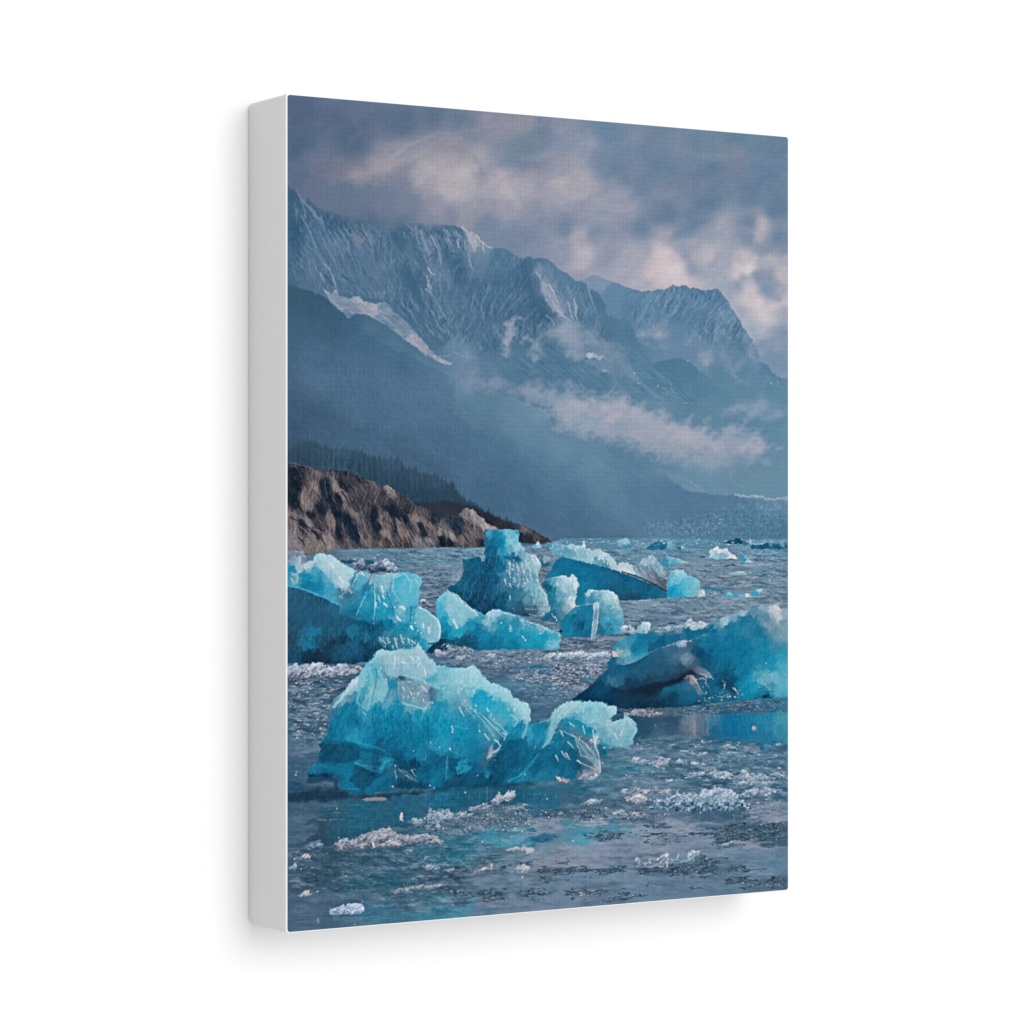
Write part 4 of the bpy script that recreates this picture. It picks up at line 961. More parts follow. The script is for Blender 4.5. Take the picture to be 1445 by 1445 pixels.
def paint_bergs():
    # the far row along the horizon
    berg("i 0 962, 30 965, 60 1000, 80 1022, 40 1050, 0 1052, h 1400 1030, 1380 990", "i 20 980 140 190 208, 30 1020 60 145 178, 60 1040 70 140 170, h 1400 1010 120 170 192", 1)
    berg("i 170 1058, 200 1030, 250 1000, 290 988, 340 1000, 385 975, 405 990, 420 1050, 380 1060", "i 220 1040 30 110 148, 290 1010 34 112 150, 330 1040 30 105 142, 390 990 110 170 192, 400 1040 96 160 185", 2)
    berg("i 440 1045, 470 1015, 520 1030, 555 1060, 480 1065", "i 455 1040 34 100 132, 490 1030 120 180 202, 530 1050 90 155 182", 3)
    shape("i 800 1000, 840 1000, 880 985, 920 970, 960 957, 985 968, 1015 985, 1065 1008, 950 1012", (24, 82, 114), soft=.8, rough=.4)
    berg("i 1060 1000, 1072 968, 1090 1005, 1120 1018, 1190 1008, 1240 985, 1290 1005, 1340 990, 1420 1000, 1420 1052, 1080 1052", "i 1090 1030 24 98 134, 1200 1035 16 92 128, 1300 1035 20 95 130, 1240 998 80 145 175, 1340 1000 96 158 184, 1072 985 150 185 205, 1400 1040 16 90 125", 4)
    strokes("i 1068 970, 1085 1010, 1060 1025; i 1240 985, 1270 1000; i 1340 985, 1365 975; i 1110 1015, 1190 1005", (178, 205, 218), .7, .4, .85)
    for s in ("i 560 1000, 600 985, 640 1000", "i 680 985, 690 965, 700 985", "i 575 960, 590 945, 600 965", "i 640 1060, 700 1055, 730 1050", "i 740 985, 800 995", "i 100 1000, 160 990"):
        stroke(s, (84, 158, 186), 1.1, .8, .7)
    scatter("i 0 965, 1400 970, 1400 1020, 0 1030", 150, (150, 190, 208), (.6, 2.2), (.3, .9), (.3, .75), 16)
    scatter("h 840 985, 1445 975, 1445 1000, 850 1005", 60, (160, 190, 206), (.6, 2), (.3, .8), (.3, .75), 14)
    berg("i 705 1105, 730 1060, 760 1045, 790 1028, 810 1045, 835 1055, 870 1048, 890 1075, 915 1095, 975 1138, 900 1132, 780 1138, 720 1132", "i 740 1080 170 196 210, 790 1050 206 212 220, 860 1070 205 210 218, 820 1100 110 178 200, 760 1110 150 195 210, 730 1120 90 160 186, 900 1110 196 204 214, 950 1132 210 210 216, 870 1115 160 190 206", 5)
    berg("i 975 1135, 985 1085, 1010 1090, 1030 1120, 1060 1145, 1100 1170, 1010 1162", "i 995 1100 60 150 184, 1010 1130 44 150 188, 1060 1158 140 190 206", 6)
    strokes("i 1000 1088, 1035 1128, 1095 1168; i 1085 1128, 1125 1112, 1165 1070; i 950 1182, 1080 1192, 1160 1185; i 1160 1186, 1350 1178; i 860 1050, 900 1090; i 1040 1130, 1090 1132", (190, 200, 212), .8, .5, .85)
    shape("i 895 1262, 950 1243, 1020 1245, 1050 1268, 980 1272", (140, 178, 198), soft=.8, rough=.6)
    strokes("i 960 1248, 1020 1248, 1048 1265", (200, 206, 214), 1., .7, .9)
    berg("i 310 1170, 350 1120, 330 1075, 390 1125, 470 1138, 545 1168, 470 1172, 400 1205, 350 1210", "i 350 1150 50 145 180, 400 1180 70 155 185, 400 1130 110 180 204, 500 1160 130 190 208, 350 1200 60 140 172", 7)
    strokes("i 335 1078, 395 1125, 470 1140, 540 1168", (180, 205, 216), .8, .5, .8)
    shape("l 645 412, 700 398, 780 420, 860 440, 780 445, 690 430", (52, 128, 160), soft=.8, rough=.6)
    berg("l 825 495, 850 465, 890 458, 960 475, 1050 468, 1090 495, 960 500", "l 860 480 60 165 198, 900 465 120 190 210, 940 490 50 158 192, 1000 480 110 180 204, 1060 480 180 205 216", 8)
    berg("l 1075 490, 1090 455, 1120 432, 1165 420, 1178 435, 1145 480, 1110 492", "l 1110 460 40 158 196, 1150 435 150 198 212, 1130 475 54 160 196", 9)
    shape("l 1300 470, 1390 455, 1390 520, 1340 510", (70, 122, 152), soft=1, rough=.8, alpha=.7)
    shape("l 640 155, 680 150, 690 160, 650 165", (30, 84, 114), soft=.7)
    shape("l 1090 260, 1150 250, 1170 280, 1100 285", (90, 150, 178), soft=1, rough=.8)
    dots("i 1200 1100, 1240 1120", (110, 170, 195), 2.2, .9, .7)
    # little bergs off the point
    berg("h 660 1035, 690 1010, 712 985, 745 1035, 720 1048, 680 1050", "h 690 1030 90 170 195, 712 1000 180 205 215, 725 1035 130 190 208", 10)
    berg("k 730 240, 735 170, 765 138, 800 150, 865 182, 830 238", "k 780 160 138 160 180, 830 180 130 152 176, 780 210 36 104 136, 745 200 44 110 142, 830 210 70 125 155", 11)
    # long wedge with a snowy crust
    berg("k 770 340, 830 250, 870 178, 900 160, 1000 165, 1100 190, 1200 212, 1300 245, 1445 290, l 100 335, 200 375, 300 415, 372 470, 370 503, 200 517, 0 528, k 1390 520, 1300 640, 1000 640, 800 560",
         "k 900 260 15 112 150, 1000 220 16 112 150, 1100 300 14 110 148, 1100 420 20 122 158, 1300 330 20 105 142, 1400 400 26 96 128, 900 350 24 122 156, 1080 520 28 125 158, 1200 270 18 108 146, l 100 400 16 96 132, 250 470 22 102 136, 50 500 30 80 108, 200 430 14 88 122, 50 360 16 98 134, 340 490 30 110 142", 12, amp=.75)
    crust = "k 780 62, 830 38, 900 33, 940 60, 1000 48, 1060 62, 1090 60, 1105 18, 1118 80, 1180 100, 1240 93, 1300 128, 1350 158, 1390 240, 1405 215, 1425 198, 1450 210, l 40 210, 80 240, 110 215, 150 180, 210 140, 240 130, 290 195, 340 260, 362 300, 362 455, 300 402, 200 352, 100 312, 0 292, k 1380 272, 1280 242, 1190 217, 1100 197, 1000 172, 900 152, 840 132, 800 92"
    berg(crust, """k 850 80 96 166 192, 800 70 70 145 175, 970 120 92 164 190, 1010 70 150 195 210, 1080 130 128 184 205, 1180 150 150 196 211, 1120 60 180 208 218, 1250 150 170 205 216, 1330 200 165 196 211, 1290 220 70 140 170, 1220 190 90 160 186,
 l 50 250 168 194 207, 20 270 190 205 214, 130 230 104 146 172, 170 210 150 178 196, 200 270 118 148 170, 270 240 120 166 190, 250 180 140 180 200, 230 320 108 124 140, 320 370 88 104 120, 330 300 130 165 186""", 13, rough=.8, rim=(196, 210, 218))
    strokes("""k 1030 110, 1060 170; k 1130 110, 1150 170, 1190 215; k 1160 120, 1180 190; k 1210 110, 1260 170, 1290 240; k 1250 110, 1310 180, 1330 250; k 1290 130, 1350 200, 1370 260; k 1190 120, 1230 180; k 1340 170, 1380 250;
 k 930 60, 900 130; k 840 60, 810 90; k 870 50, 880 100; l 10 215, 40 290; l 40 220, 80 300; l 90 230, 140 320; l 120 220, 180 330; l 160 260, 200 340; l 200 230, 260 340; l 230 180, 290 300; l 250 160, 320 290; l 290 210, 340 300; l 170 210, 220 290; l 210 300, 280 380""", (206, 215, 222), .7, .35, .75, .5)
    strokes("l 70 245, 150 330; l 100 225, 130 290; l 190 240, 250 320; l 230 250, 300 370; l 270 300, 350 420; k 1280 160, 1300 230; k 1310 200, 1320 250; k 1010 90, 1040 160", (66, 96, 118), .8, .4, .65, .5)
    stroke("l -20 280, 100 318, 200 362, 290 405, 365 455", (34, 50, 62), .9, 1.1, .85)
    glints(crust, 70, 120)
    berg("l 362 500, 365 350, 385 292, 420 268, 450 258, 500 268, 530 300, 545 322, 600 330, 635 360, 648 400, 645 440, 622 482, 590 492, 560 498",
         "l 400 310 92 175 202, 450 275 150 200 214, 480 300 130 198 216, 430 350 100 190 214, 420 420 16 158 198, 390 470 14 150 190, 500 400 70 178 206, 560 360 100 188 210, 610 380 120 195 212, 620 440 110 188 208, 550 460 90 182 206, 470 480 40 160 194, 380 370 70 170 200", 14, rim=(170, 210, 222))
    strokes("l 530 400, 545 490; l 560 420, 555 490; l 480 270, 530 310, 600 335; l 385 350, 420 330, 470 340", (170, 212, 224), .6, .4, .6, .4)
    drift("l 610 495, 640 455, 660 438, 700 455, 695 490", (216, 214, 220), (190, 194, 206), n=6)
    # the tower
    tower = """h 258 1000, 248 960, 262 930, 270 900, 290 886, 360 887, 440 884, 500 888, 555 890, 558 920, 543 960, 552 992, 572 1012, 592 1042, 610 1080, 640 1092, 680 1100, 710 1130, 732 1160, 738 1200, 722 1240, 715 1300, 732 1352, k 745 420, 765 440, 790 482, 800 560, 822 590, 818 640, 760 662,
 600 662, 480 640, 430 640, 330 700, 100 700, -60 560, j 1390 430, 1410 400, k 0 400, 55 345, 80 290, 70 190, 115 172, 170 160, 212 152, 240 190, 262 200, h 258 1100"""
    NT = """h 350 930 24 122 162, 290 930 60 150 182, 270 970 30 100 134, 430 930 84 172 202, 500 930 92 182 206, 540 910 70 150 182, 400 1000 8 128 172, 480 990 122 196 212, 520 960 110 188 208, 540 1050 142 196 212, 430 1070 40 150 186, 470 1060 90 170 196, 320 1050 18 92 132,
 520 1130 20 104 140, 470 1110 40 130 164, 590 1100 110 170 194, 340 1150 20 86 122, 330 1000 18 106 146, 640 1110 140 186 204,
 k 330 60 16 100 140, 170 200 16 98 134, 100 200 26 100 130, 150 300 20 88 120, 60 400 22 95 128, 250 400 18 74 106, 200 520 18 70 102, 60 480 20 86 116, 350 350 18 92 130, 300 240 16 80 114, 400 250 18 104 142, 400 500 18 84 118, 400 570 18 88 118, 300 580 20 74 104, 480 250 86 146 174, 560 250 124 170 191,
 650 220 148 189 204, 700 190 168 200 212, 660 330 104 165 191, 690 270 140 184 202, 550 350 90 150 178, 440 380 60 126 154, 500 450 40 115 146, 440 330 70 135 165, 480 540 36 106 136, 580 450 56 126 154, 620 400 110 172 192, 680 450 120 180 198, 720 440 140 188 204, 760 500 130 184 199, 650 540 90 150 174, 750 570 118 162 182,
 680 600 70 110 134, 560 590 46 96 124, 780 620 130 168 186, 600 640 40 80 104, 700 520 120 172 190, 780 550 140 184 200"""
    berg(tower, NT, 15, rough=.6, amp=.9)
    # its vertical flutes, dark left wall and bright pocked right shoulder
    left = "k 255 30, 420 60, 430 180, 410 400, 470 620, 260 650, 0 480, 60 300, 80 180, 240 160"
    grain(left, 7, MID, 96, .1, .02, (.6, 1, 1.1), 3)
    strokes("""k 450 185, 470 240; k 470 190, 475 260; k 530 200, 540 250; k 545 240, 555 300; k 575 210, 590 290; k 465 270, 480 330; k 430 340, 440 390; k 540 290, 560 350; k 590 260, 600 320; k 620 200, 650 280; k 660 150, 690 230; k 690 150, 720 210;
 k 690 240, 710 330; k 640 290, 660 350; k 700 340, 720 390; k 470 380, 490 420; k 475 490, 480 530; k 510 330, 520 370; k 500 220, 510 260; k 600 180, 620 240; k 730 410, 780 480; k 780 500, 800 560; k 650 150, 680 140, 730 200; k 610 330, 640 380; k 560 370, 540 410""", (214, 220, 226), 1.1, .6, .88, .5)
    strokes("k 455 210, 460 350; k 510 200, 530 320; k 570 260, 580 360; k 620 270, 640 340; k 500 260, 500 340; k 660 260, 680 330; k 600 300, 600 370; k 550 180, 560 240", (62, 124, 154), 1., .5, .6, .5)
    strokes("k 640 420, 660 540, 680 650; k 670 420, 690 520; k 710 430, 740 540; k 560 590, 680 575, 800 580; k 580 620, 700 610, 810 620; k 640 545, 790 550; k 730 440, 700 540", (58, 104, 130), .8, .4, .6, .6)
    strokes("k 640 640, 700 660, 740 660; k 600 600, 780 600; k 810 570, 815 640; k 500 590, 520 620; k 760 640, 800 655; h 440 900, 480 980, 500 1040; h 540 1000, 590 1060; h 455 1075, 490 1090", (190, 206, 214), .7, .4, .75, .5)
    shape("h 420 1110, 470 1120, 580 1130, 560 1150, 480 1145, 430 1140", (24, 104, 140), soft=1.2, rough=.6, alpha=.8)
    shape("h 350 890, 420 900, 440 960, 420 1050, 400 1100, 380 1000", (10, 126, 170), soft=2, rough=1, alpha=.55)
    glints("k 430 180, 730 150, 720 400, 440 420", 120, 95, ang=(1.1, 1.9))
    # block leaning on it, and the cube with the round shoulder behind
    berg("k 740 375, 770 352, 800 338, 860 325, 930 310, 970 328, 985 335, 995 312, 1020 306, 1042 335, 1057 385, 1050 430, 1040 480, 1030 560, 1022 602, 960 640, 930 660, 900 690, 890 745, 830 700, 700 690, 820 610, 800 470",
         "k 780 400 16 96 132, 760 370 40 110 144, 800 430 20 104 138, 830 450 34 128 158, 850 360 90 160 184, 900 380 132 190 205, 950 420 150 195 208, 960 340 172 205 215, 900 500 88 162 186, 870 580 48 130 158, 840 540 30 116 146, 1020 400 184 207 216, 1000 450 130 180 200, 1000 520 170 197 209, 1010 580 190 204 213, 960 600 130 164 181, 850 650 24 104 138, 760 690 28 110 142, 870 710 40 115 146, 910 640 70 135 160", 16, rough=.8, rim=(200, 214, 222))
    strokes("k 860 330, 930 318, 960 340; k 990 340, 985 400, 1000 470; k 1010 330, 1035 370, 1030 440; k 1045 380, 1035 480; k 1010 480, 1020 590; k 880 380, 870 470; k 920 370, 930 460; k 860 660, 885 740; k 830 640, 880 700", (216, 222, 228), .9, .5, .8, .5)
    berg("k 1115 470, 1145 440, 1180 434, 1260 440, 1340 445, 1368 470, 1390 500, 1405 560, 1425 610, 1440 660, 1450 760, 1440 805, 1300 822, 1215 815, 1100 700",
         "k 1200 470 108 172 194, 1150 455 140 190 206, 1300 500 150 196 209, 1350 470 170 205 215, 1380 560 142 187 202, 1300 600 88 164 190, 1250 560 96 166 190, 1300 680 58 158 190, 1380 740 58 152 184, 1420 680 100 170 195, 1250 760 34 116 148, 1250 660 60 138 168, 1160 510 44 136 168, 1430 770 90 165 190, 1330 780 40 130 164", 17, rough=.8, rim=(200, 216, 224))
    berg("k 905 700, 935 665, 960 640, 1000 605, 1035 577, 1100 565, 1180 552, 1195 600, 1178 720, 1168 842, 1060 838, 930 838, 900 790", "k 1000 620 50 140 172, 950 690 24 118 152, 1050 680 18 108 146, 1100 600 26 122 158, 1130 720 26 118 152, 960 780 20 124 160, 1080 730 14 90 124, 1100 800 18 106 142, 1160 650 30 124 158", 18, amp=.7)
    berg("k 1178 552, 1212 535, 1232 550, 1228 650, 1222 720, 1208 800, 1196 860, 1162 862, 1168 760, 1182 660", "k 1200 560 150 190 205, 1205 640 96 146 170, 1195 720 110 155 178, 1190 800 120 160 180, 1180 850 130 165 185", 19)
    strokes("k 1035 577, 1100 562, 1175 556; k 1195 545, 1188 640, 1172 760, 1168 850; k 1222 560, 1222 660, 1208 790; k 1145 445, 1200 440, 1260 450; k 1300 480, 1340 560; k 1360 500, 1390 570; k 1200 690, 1185 780; k 1180 440, 1130 470", (214, 222, 228), .8, .5, .85, .4)
    glints("k 1120 440, 1360 450, 1440 680, 1430 800, 1250 760, 1230 560", 90, 100)
    # low pale berg between tower and front
    low = "j 1288 600, 1298 540, 1320 490, 1360 465, 1392 448, 1445 480, k 60 520, 130 580, 210 622, 262 652, 285 625, 320 603, 400 610, 500 640, 560 660, 640 702, 720 722, 800 762, 880 792, 905 830, 898 930, 850 946, 650 936, 540 946, 400 940, 200 952, 100 930, 0 900, j 1330 840, 1340 780, 1300 655"
    berg(low, """j 1340 520 100 188 210, 1320 570 70 175 205, 1330 640 56 172 204, 1400 540 116 190 209, 1420 600 140 196 211, 1400 470 120 190 210, 1380 760 14 138 178, 1360 700 30 155 190, 1430 680 90 178 202, 1345 830 12 110 145,
 k 20 520 130 196 212, 40 580 118 188 208, 60 660 132 196 211, 30 780 30 155 190, 30 700 110 185 205, 150 720 22 142 178, 200 760 20 120 155, 150 650 92 172 197, 230 660 60 150 182, 350 640 132 190 209, 300 620 140 196 212, 280 720 112 176 197, 400 720 36 142 176, 250 820 14 124 160, 450 800 18 138 174, 520 690 40 138 170, 480 650 90 165 190, 650 740 60 158 187, 600 700 80 165 190,
 750 760 112 176 197, 600 850 22 147 182, 750 830 22 154 190, 850 830 60 165 193, 850 900 92 176 200, 350 900 14 114 150, 150 870 14 88 120, 80 880 24 84 110, 300 920 14 112 148, 700 910 24 146 180, 500 910 16 126 162""", 20, rough=.7, amp=.85, rim=(180, 212, 222))
    strokes("""k 0 500, 60 545, 130 600, 200 640; k 270 650, 320 612, 400 620, 490 650, 560 672; k 560 690, 640 712, 720 735, 800 775, 870 800; k 60 545, 90 590; k 480 740, 490 790; k 470 760, 480 790; k 580 830, 600 860; k 890 800, 895 880; k 300 660, 270 740; k 340 640, 330 690; j 1420 650, 1430 720; j 1400 560, 1440 640; k 20 600, 60 680""", (208, 220, 226), 1., .5, .8, .6)
    dots("k 480 745, 492 770, 470 790, 585 840, 605 865, 730 808, 575 825, 400 715, 610 860", (216, 220, 226), 1.1, 1.2)
    glints(low, 130, 140)
    scatter("k 800 870, 890 850, 890 935, 800 935", 50, (150, 200, 214), (.5, 1.4), (.4, .9), (.4, .8))
    scatter("k 560 690, 720 725, 880 800, 860 820, 700 770, 580 740", 50, (196, 190, 196), (.6, 1.8), (.4, .9), (.4, .8), 12)
    blob(*pts("k 905 787")[0], 2.6, 2.4, (20, 56, 84), .95)
    shape("j 1215 945, 1250 900, 1330 850, 1445 870, 1445 930, 1300 970, 1220 975", N="j 1260 930 26 62 84, 1300 940 24 80 108, 1400 900 24 92 122, 1350 890 18 62 88, 1430 860 18 84 114", soft=1, rough=.6)
    strokes("j 1340 910, 1380 895, 1420 920, 1440 900; j 1360 920, 1350 960; j 1390 900, 1400 950; j 1420 930, 1445 925", (170, 196, 208), .9, .5, .75, .8)
    glints("j 1330 890, 1445 880, 1445 970, 1330 970", 40, 40, (176, 200, 212), ang=(-.5, 1.5))
    # left giant
    giant = """j -40 120, 38 112, 110 100, 150 110, 192 160, 190 195, 250 190, 256 152, 285 130, 322 124, 370 135, 402 140, 425 158, 442 170, 480 202, 520 225, 562 240, 590 255, 612 270, 606 322, 628 290, 652 275, 700 290, 740 305, 780 300, 860 312, 885 285, 910 280, 950 292, 980 280,
 1015 290, 1052 285, 1085 300, 1122 300, 1150 325, 1172 342, 1165 390, 1150 422, 1158 460, 1150 500, 1140 545, 1130 580, 1160 580, 1200 600, 1240 642, 1300 672, 1325 705, 1333 735, 1330 790, 1325 832, 1290 882, 1255 910, 1222 942, 1200 975, 1100 1010, 700 1060, 600 1062, 350 1060, -40 1068"""
    NG = """j 100 130 118 140 166, 60 150 110 135 162, 170 180 118 140 164, 80 200 128 172 194, 140 190 170 190 205, 70 250 26 134 172, 50 320 40 140 172, 120 240 146 182 200, 200 220 168 188 204, 230 230 160 190 206, 80 330 110 170 190, 180 320 18 138 178, 300 200 118 178 200, 320 150 150 195 211,
 400 200 174 204 216, 350 230 150 190 208, 450 260 165 200 213, 560 280 150 195 211, 520 310 172 202 214, 500 380 180 196 206, 440 360 140 185 202, 540 400 160 190 204, 300 300 36 148 184, 260 270 70 165 194, 380 320 98 174 200, 400 430 56 158 190, 300 400 18 128 168, 200 400 14 118 156, 400 380 60 160 192,
 570 360 70 150 178, 560 310 140 186 202, 650 320 78 170 196, 620 330 90 176 200, 620 400 56 148 180, 690 310 110 182 204, 750 320 120 172 192, 720 340 150 185 200, 700 400 34 128 160, 560 480 48 122 152, 500 470 60 130 160, 800 350 110 176 197, 860 330 130 190 207, 900 310 162 192 207, 940 310 130 195 211,
 850 420 110 180 202, 780 420 60 155 184, 980 340 40 170 202, 1050 340 60 178 206, 940 370 54 170 200, 1050 380 92 186 209, 1130 360 112 187 207, 1100 320 90 182 208, 1080 480 80 176 202, 1130 460 92 180 203, 950 480 58 168 198, 1000 430 96 184 207, 750 530 28 148 184, 700 480 26 138 174, 850 530 38 154 188, 650 600 24 134 170,
 700 560 50 150 182, 750 620 14 130 168, 900 620 22 148 184, 820 620 40 155 188, 1000 600 110 185 206, 950 560 70 168 196, 950 680 80 165 190, 1080 680 58 164 192, 1080 600 50 158 188, 1150 640 92 182 204, 1180 600 84 172 196, 1200 720 112 182 202, 1270 760 132 186 203, 1310 740 140 190 206, 1240 680 110 180 202, 1100 780 38 150 184,
 1000 770 22 138 174, 900 720 8 118 156, 1180 880 38 154 186, 1100 860 30 130 162, 1250 850 112 175 196, 900 830 40 122 152, 1050 860 60 140 168, 850 890 34 108 138, 970 880 60 124 150, 1150 930 40 150 180, 900 930 24 122 156, 1050 930 44 140 170, 700 680 14 108 144, 600 640 18 108 144, 620 690 26 120 154, 800 760 14 92 128"""
    berg(giant, NG, 21, rough=.7, rim=(196, 212, 220))
    wall = "j -40 405, 38 410, 150 422, 250 472, 350 502, 420 542, 470 572, 478 640, 620 692, 700 705, 780 732, 782 800, 792 872, 862 942, 790 965, 720 1042, 600 1062, -40 1068"
    berg(wall, """j 100 500 36 88 118, 100 440 34 92 124, 300 550 32 85 115, 420 580 34 100 132, 100 700 32 84 112, 300 700 30 80 110, 250 790 24 104 140, 450 800 26 84 114, 580 780 24 108 144, 560 700 20 86 120, 200 900 24 108 144, 130 890 30 100 134, 100 900 36 72 96, 60 850 34 76 102, 400 900 28 62 86, 330 850 28 80 108, 500 850 26 66 90,
 650 900 22 62 90, 610 920 24 92 124, 300 1000 24 58 80, 100 1000 22 76 104, 200 990 22 58 80, 550 960 22 84 114, 480 960 26 82 110, 700 930 18 66 94, 650 1000 20 58 84, 750 760 16 84 118, 650 850 18 86 118, 700 850 26 100 132, 760 880 18 84 114""", 22, soft=1.1, rough=.8, amp=.8)
    grain(wall, 5, MID, 94, .1, .025, (.6, 1, 1.1), 4)
    strokes("j 30 405, 100 410, 160 428, 240 468, 320 492, 400 535, 465 560", (56, 156, 190), 1.2, .8, .8, .5)
    strokes("""j 256 160, 300 240, 380 330, 440 420; j 330 130, 400 240, 500 330, 560 400; j 300 140, 340 230; j 410 160, 470 250; j 480 205, 560 290; j 340 170, 420 260; j 620 300, 585 390, 560 420; j 650 280, 610 350; j 770 460, 775 540, 770 640, 760 740; j 700 460, 640 590, 610 650; j 920 400, 960 500; j 850 340, 880 420;
 j 1050 300, 1060 380; j 985 290, 960 330; j 1120 310, 1165 345; j 1300 680, 1325 740, 1310 840; j 1255 720, 1250 790; j 1230 700, 1270 690; j 1160 590, 1210 640, 1270 660; j 810 860, 840 900, 860 940; j 940 840, 960 890, 965 940; j 990 820, 1020 870; j 1060 850, 1110 890; j 840 830, 860 880; j 890 850, 890 900;
 j 1100 880, 1140 940; j 60 290, 110 320, 100 360; j 50 320, 90 370""", (206, 220, 227), .9, .45, .7, .6)
    strokes("j 850 370, 870 420; j 800 490, 820 540; j 850 550, 870 580; j 990 580, 1030 605; j 1080 740, 1100 780; j 1170 740, 1190 760; j 780 650, 790 680; j 950 660, 980 690; j 680 300, 720 320, 740 310; j 470 490, 500 510; j 560 440, 575 470; j 1250 740, 1240 800; j 1060 860, 1050 890; j 1130 910, 1145 940", (216, 220, 226), 1.5, .8, .85, .5)
    strokes("j 605 320, 570 400, 500 420; j 690 410, 660 490, 600 600; j 920 350, 900 460, 940 560; j 1120 580, 1090 700; j 610 650, 720 700; j 1280 850, 1310 880; j 800 760, 900 750, 1060 800", (22, 104, 140), .9, .5, .55, .7)
    glints("j 260 130, 610 270, 560 400, 400 320", 120, 150)
    glints("j 700 290, 1170 340, 1130 580, 1330 740, 1250 900, 800 700", 220, 120, ang=(.3, 1.8))
    glints("j 800 830, 1150 830, 1150 940, 860 940", 70, 60, ang=(1.1, 1.9))
    dots("j 770 165, 545 205, 605 235, 760 270", (176, 176, 188), 1.6, 1.8, .8)
    for sh, c, al, so in (("mc 150 100, 200 80, 260 100, 300 140, 385 180, 350 220, 340 270, 300 270, 260 250, 220 180, 160 150", (172, 208, 222), .55, 2), ("mc 600 210, 650 185, 700 190, 760 220, 740 300, 730 370, 650 380, 600 300", (88, 188, 214), .5, 2),
                          ("mc 400 200, 440 180, 470 200, 420 260, 370 300", (84, 172, 202), .6, 1.4), ("mc 740 380, 850 460, 860 540, 830 590, 760 560, 720 460", (126, 190, 210), .5, 2), ("mc 900 290, 960 310, 1080 430, 1000 450, 990 500, 950 510, 930 440, 900 400", (142, 198, 215), .5, 2),
                          ("mc 400 390, 480 380, 560 420, 520 460, 430 450", (24, 140, 178), .5, 2), ("mc 490 200, 590 190, 600 260, 540 300, 490 270", (130, 184, 204), .5, 2), ("mc 120 500, 180 500, 200 540, 140 550", (22, 118, 154), .6, 2), ("mc 60 580, 130 590, 160 620, 90 625", (26, 112, 148), .5, 2),
                          ("mc 330 490, 380 480, 390 540, 350 560", (26, 112, 148), .5, 2), ("mc 360 560, 420 560, 430 680, 380 690", (24, 92, 126), .5, 2.5), ("mc 0 330, 280 380, 380 460, 380 540, 100 480, 0 450", (38, 96, 128), .4, 5)):
        shape(sh, c, soft=so, rough=.8, alpha=al)
    marks("""60 168 204 1.3 1. .7 | mc 0 258, 80 276, 170 312, 280 362
 176 208 220 .7 .4 .7 | mc 600 210, 590 280, 640 360; mc 660 190, 700 240, 690 300; mc 200 85, 250 160, 330 260; mc 300 140, 370 190; mc 490 250, 495 350, 485 450; mc 610 215, 660 195; mc 720 220, 750 260
 34 112 146 .9 .5 .65 | mc 382 190, 352 270, 400 300; mc 470 200, 440 280, 400 350; mc 560 300, 600 400, 580 460; mc 700 380, 690 480; mc 420 420, 520 480; mc 300 330, 320 400
 140 156 168 1.6 1. .6 | mc 300 320, 340 282, 370 300; mc 455 215, 480 200
 192 216 226 .9 .7 .8 | mc 742 380, 800 410, 850 460, 866 520, 850 580; mc 905 290, 960 315, 1080 430
 214 220 226 1.4 .9 .75 | mc 530 262, 536 300; mc 545 362, 560 376; mc 648 378, 662 392; mc 620 438, 640 460; mc 538 318, 546 330; mc 500 360, 498 380; mc 800 498, 800 530; mc 765 480, 768 500; mc 940 455, 962 500; mc 700 490, 705 510; mc 290 210, 310 240; mc 240 130, 260 160; mc 420 190, 430 200
 156 202 216 1.3 .6 .75 | mc 520 555, 560 600; mc 605 560, 622 620; mc 640 545, 650 580; mc 700 575, 722 592; mc 560 560, 570 590; mc 680 560, 690 590; mc 740 590, 745 615
 186 206 214 .8 .6 .7 | mc 20 200, 45 195, 55 220, 50 245; mc 15 215, 25 240
 20 70 98 1.2 .8 .7 | mc 800 590, 860 582; mc 240 600, 300 650; mc 480 600, 500 680; mc 560 600, 580 640""", .7)
    # rotten dark floes and slush behind it
    drift("j 480 170, 560 172, 640 165, 780 195, 860 180, 920 215, 980 262, 940 285, 800 295, 640 262, 600 225", (120, 142, 164), (74, 96, 122), (62, 84, 110), n=40)
    drift("j 830 190, 870 175, 930 215, 980 260, 940 280, 880 270", (176, 186, 198), (130, 150, 172), n=24)
    strokes("j 480 175, 560 165, 640 158, 700 170", (120, 160, 182), .9, .6, .7, .8)
    shape("j 480 180, 600 178, 640 200, 560 210, 500 200", (40, 92, 122), soft=1, rough=.8)
    shape("j 670 180, 780 190, 760 215, 690 205", (32, 96, 128), soft=1, rough=.8)
    drift("j 1140 560, 1170 500, 1230 530, 1290 560, 1280 600, 1200 590", (150, 160, 178), (90, 108, 130), n=22)
    drift("j 1270 960, 1290 940, 1445 985, 1445 1010, 1300 1000", (170, 170, 182), (130, 136, 152), n=14)
    drift("k -60 915, 40 908, 100 920, 160 945, 158 975, 60 985, -60 980", (120, 140, 158), (84, 112, 134), (120, 130, 146), n=26)
    strokes("k 130 930, 160 945, 158 985", (200, 180, 180), 1.2, .8, .8, .4)
    drift("m -40 240, 38 240, 100 228, 150 222, 200 218, 300 218, 400 236, 500 228, 560 250, 620 270, 645 292, 560 315, 500 322, 300 342, 150 348, -40 345", (172, 184, 204), (138, 148, 174), (96, 100, 118), rough=1.6, n=150)
    drift("m 600 250, 630 225, 660 240, 670 270, 640 285", (180, 176, 184), (120, 122, 138), n=14)
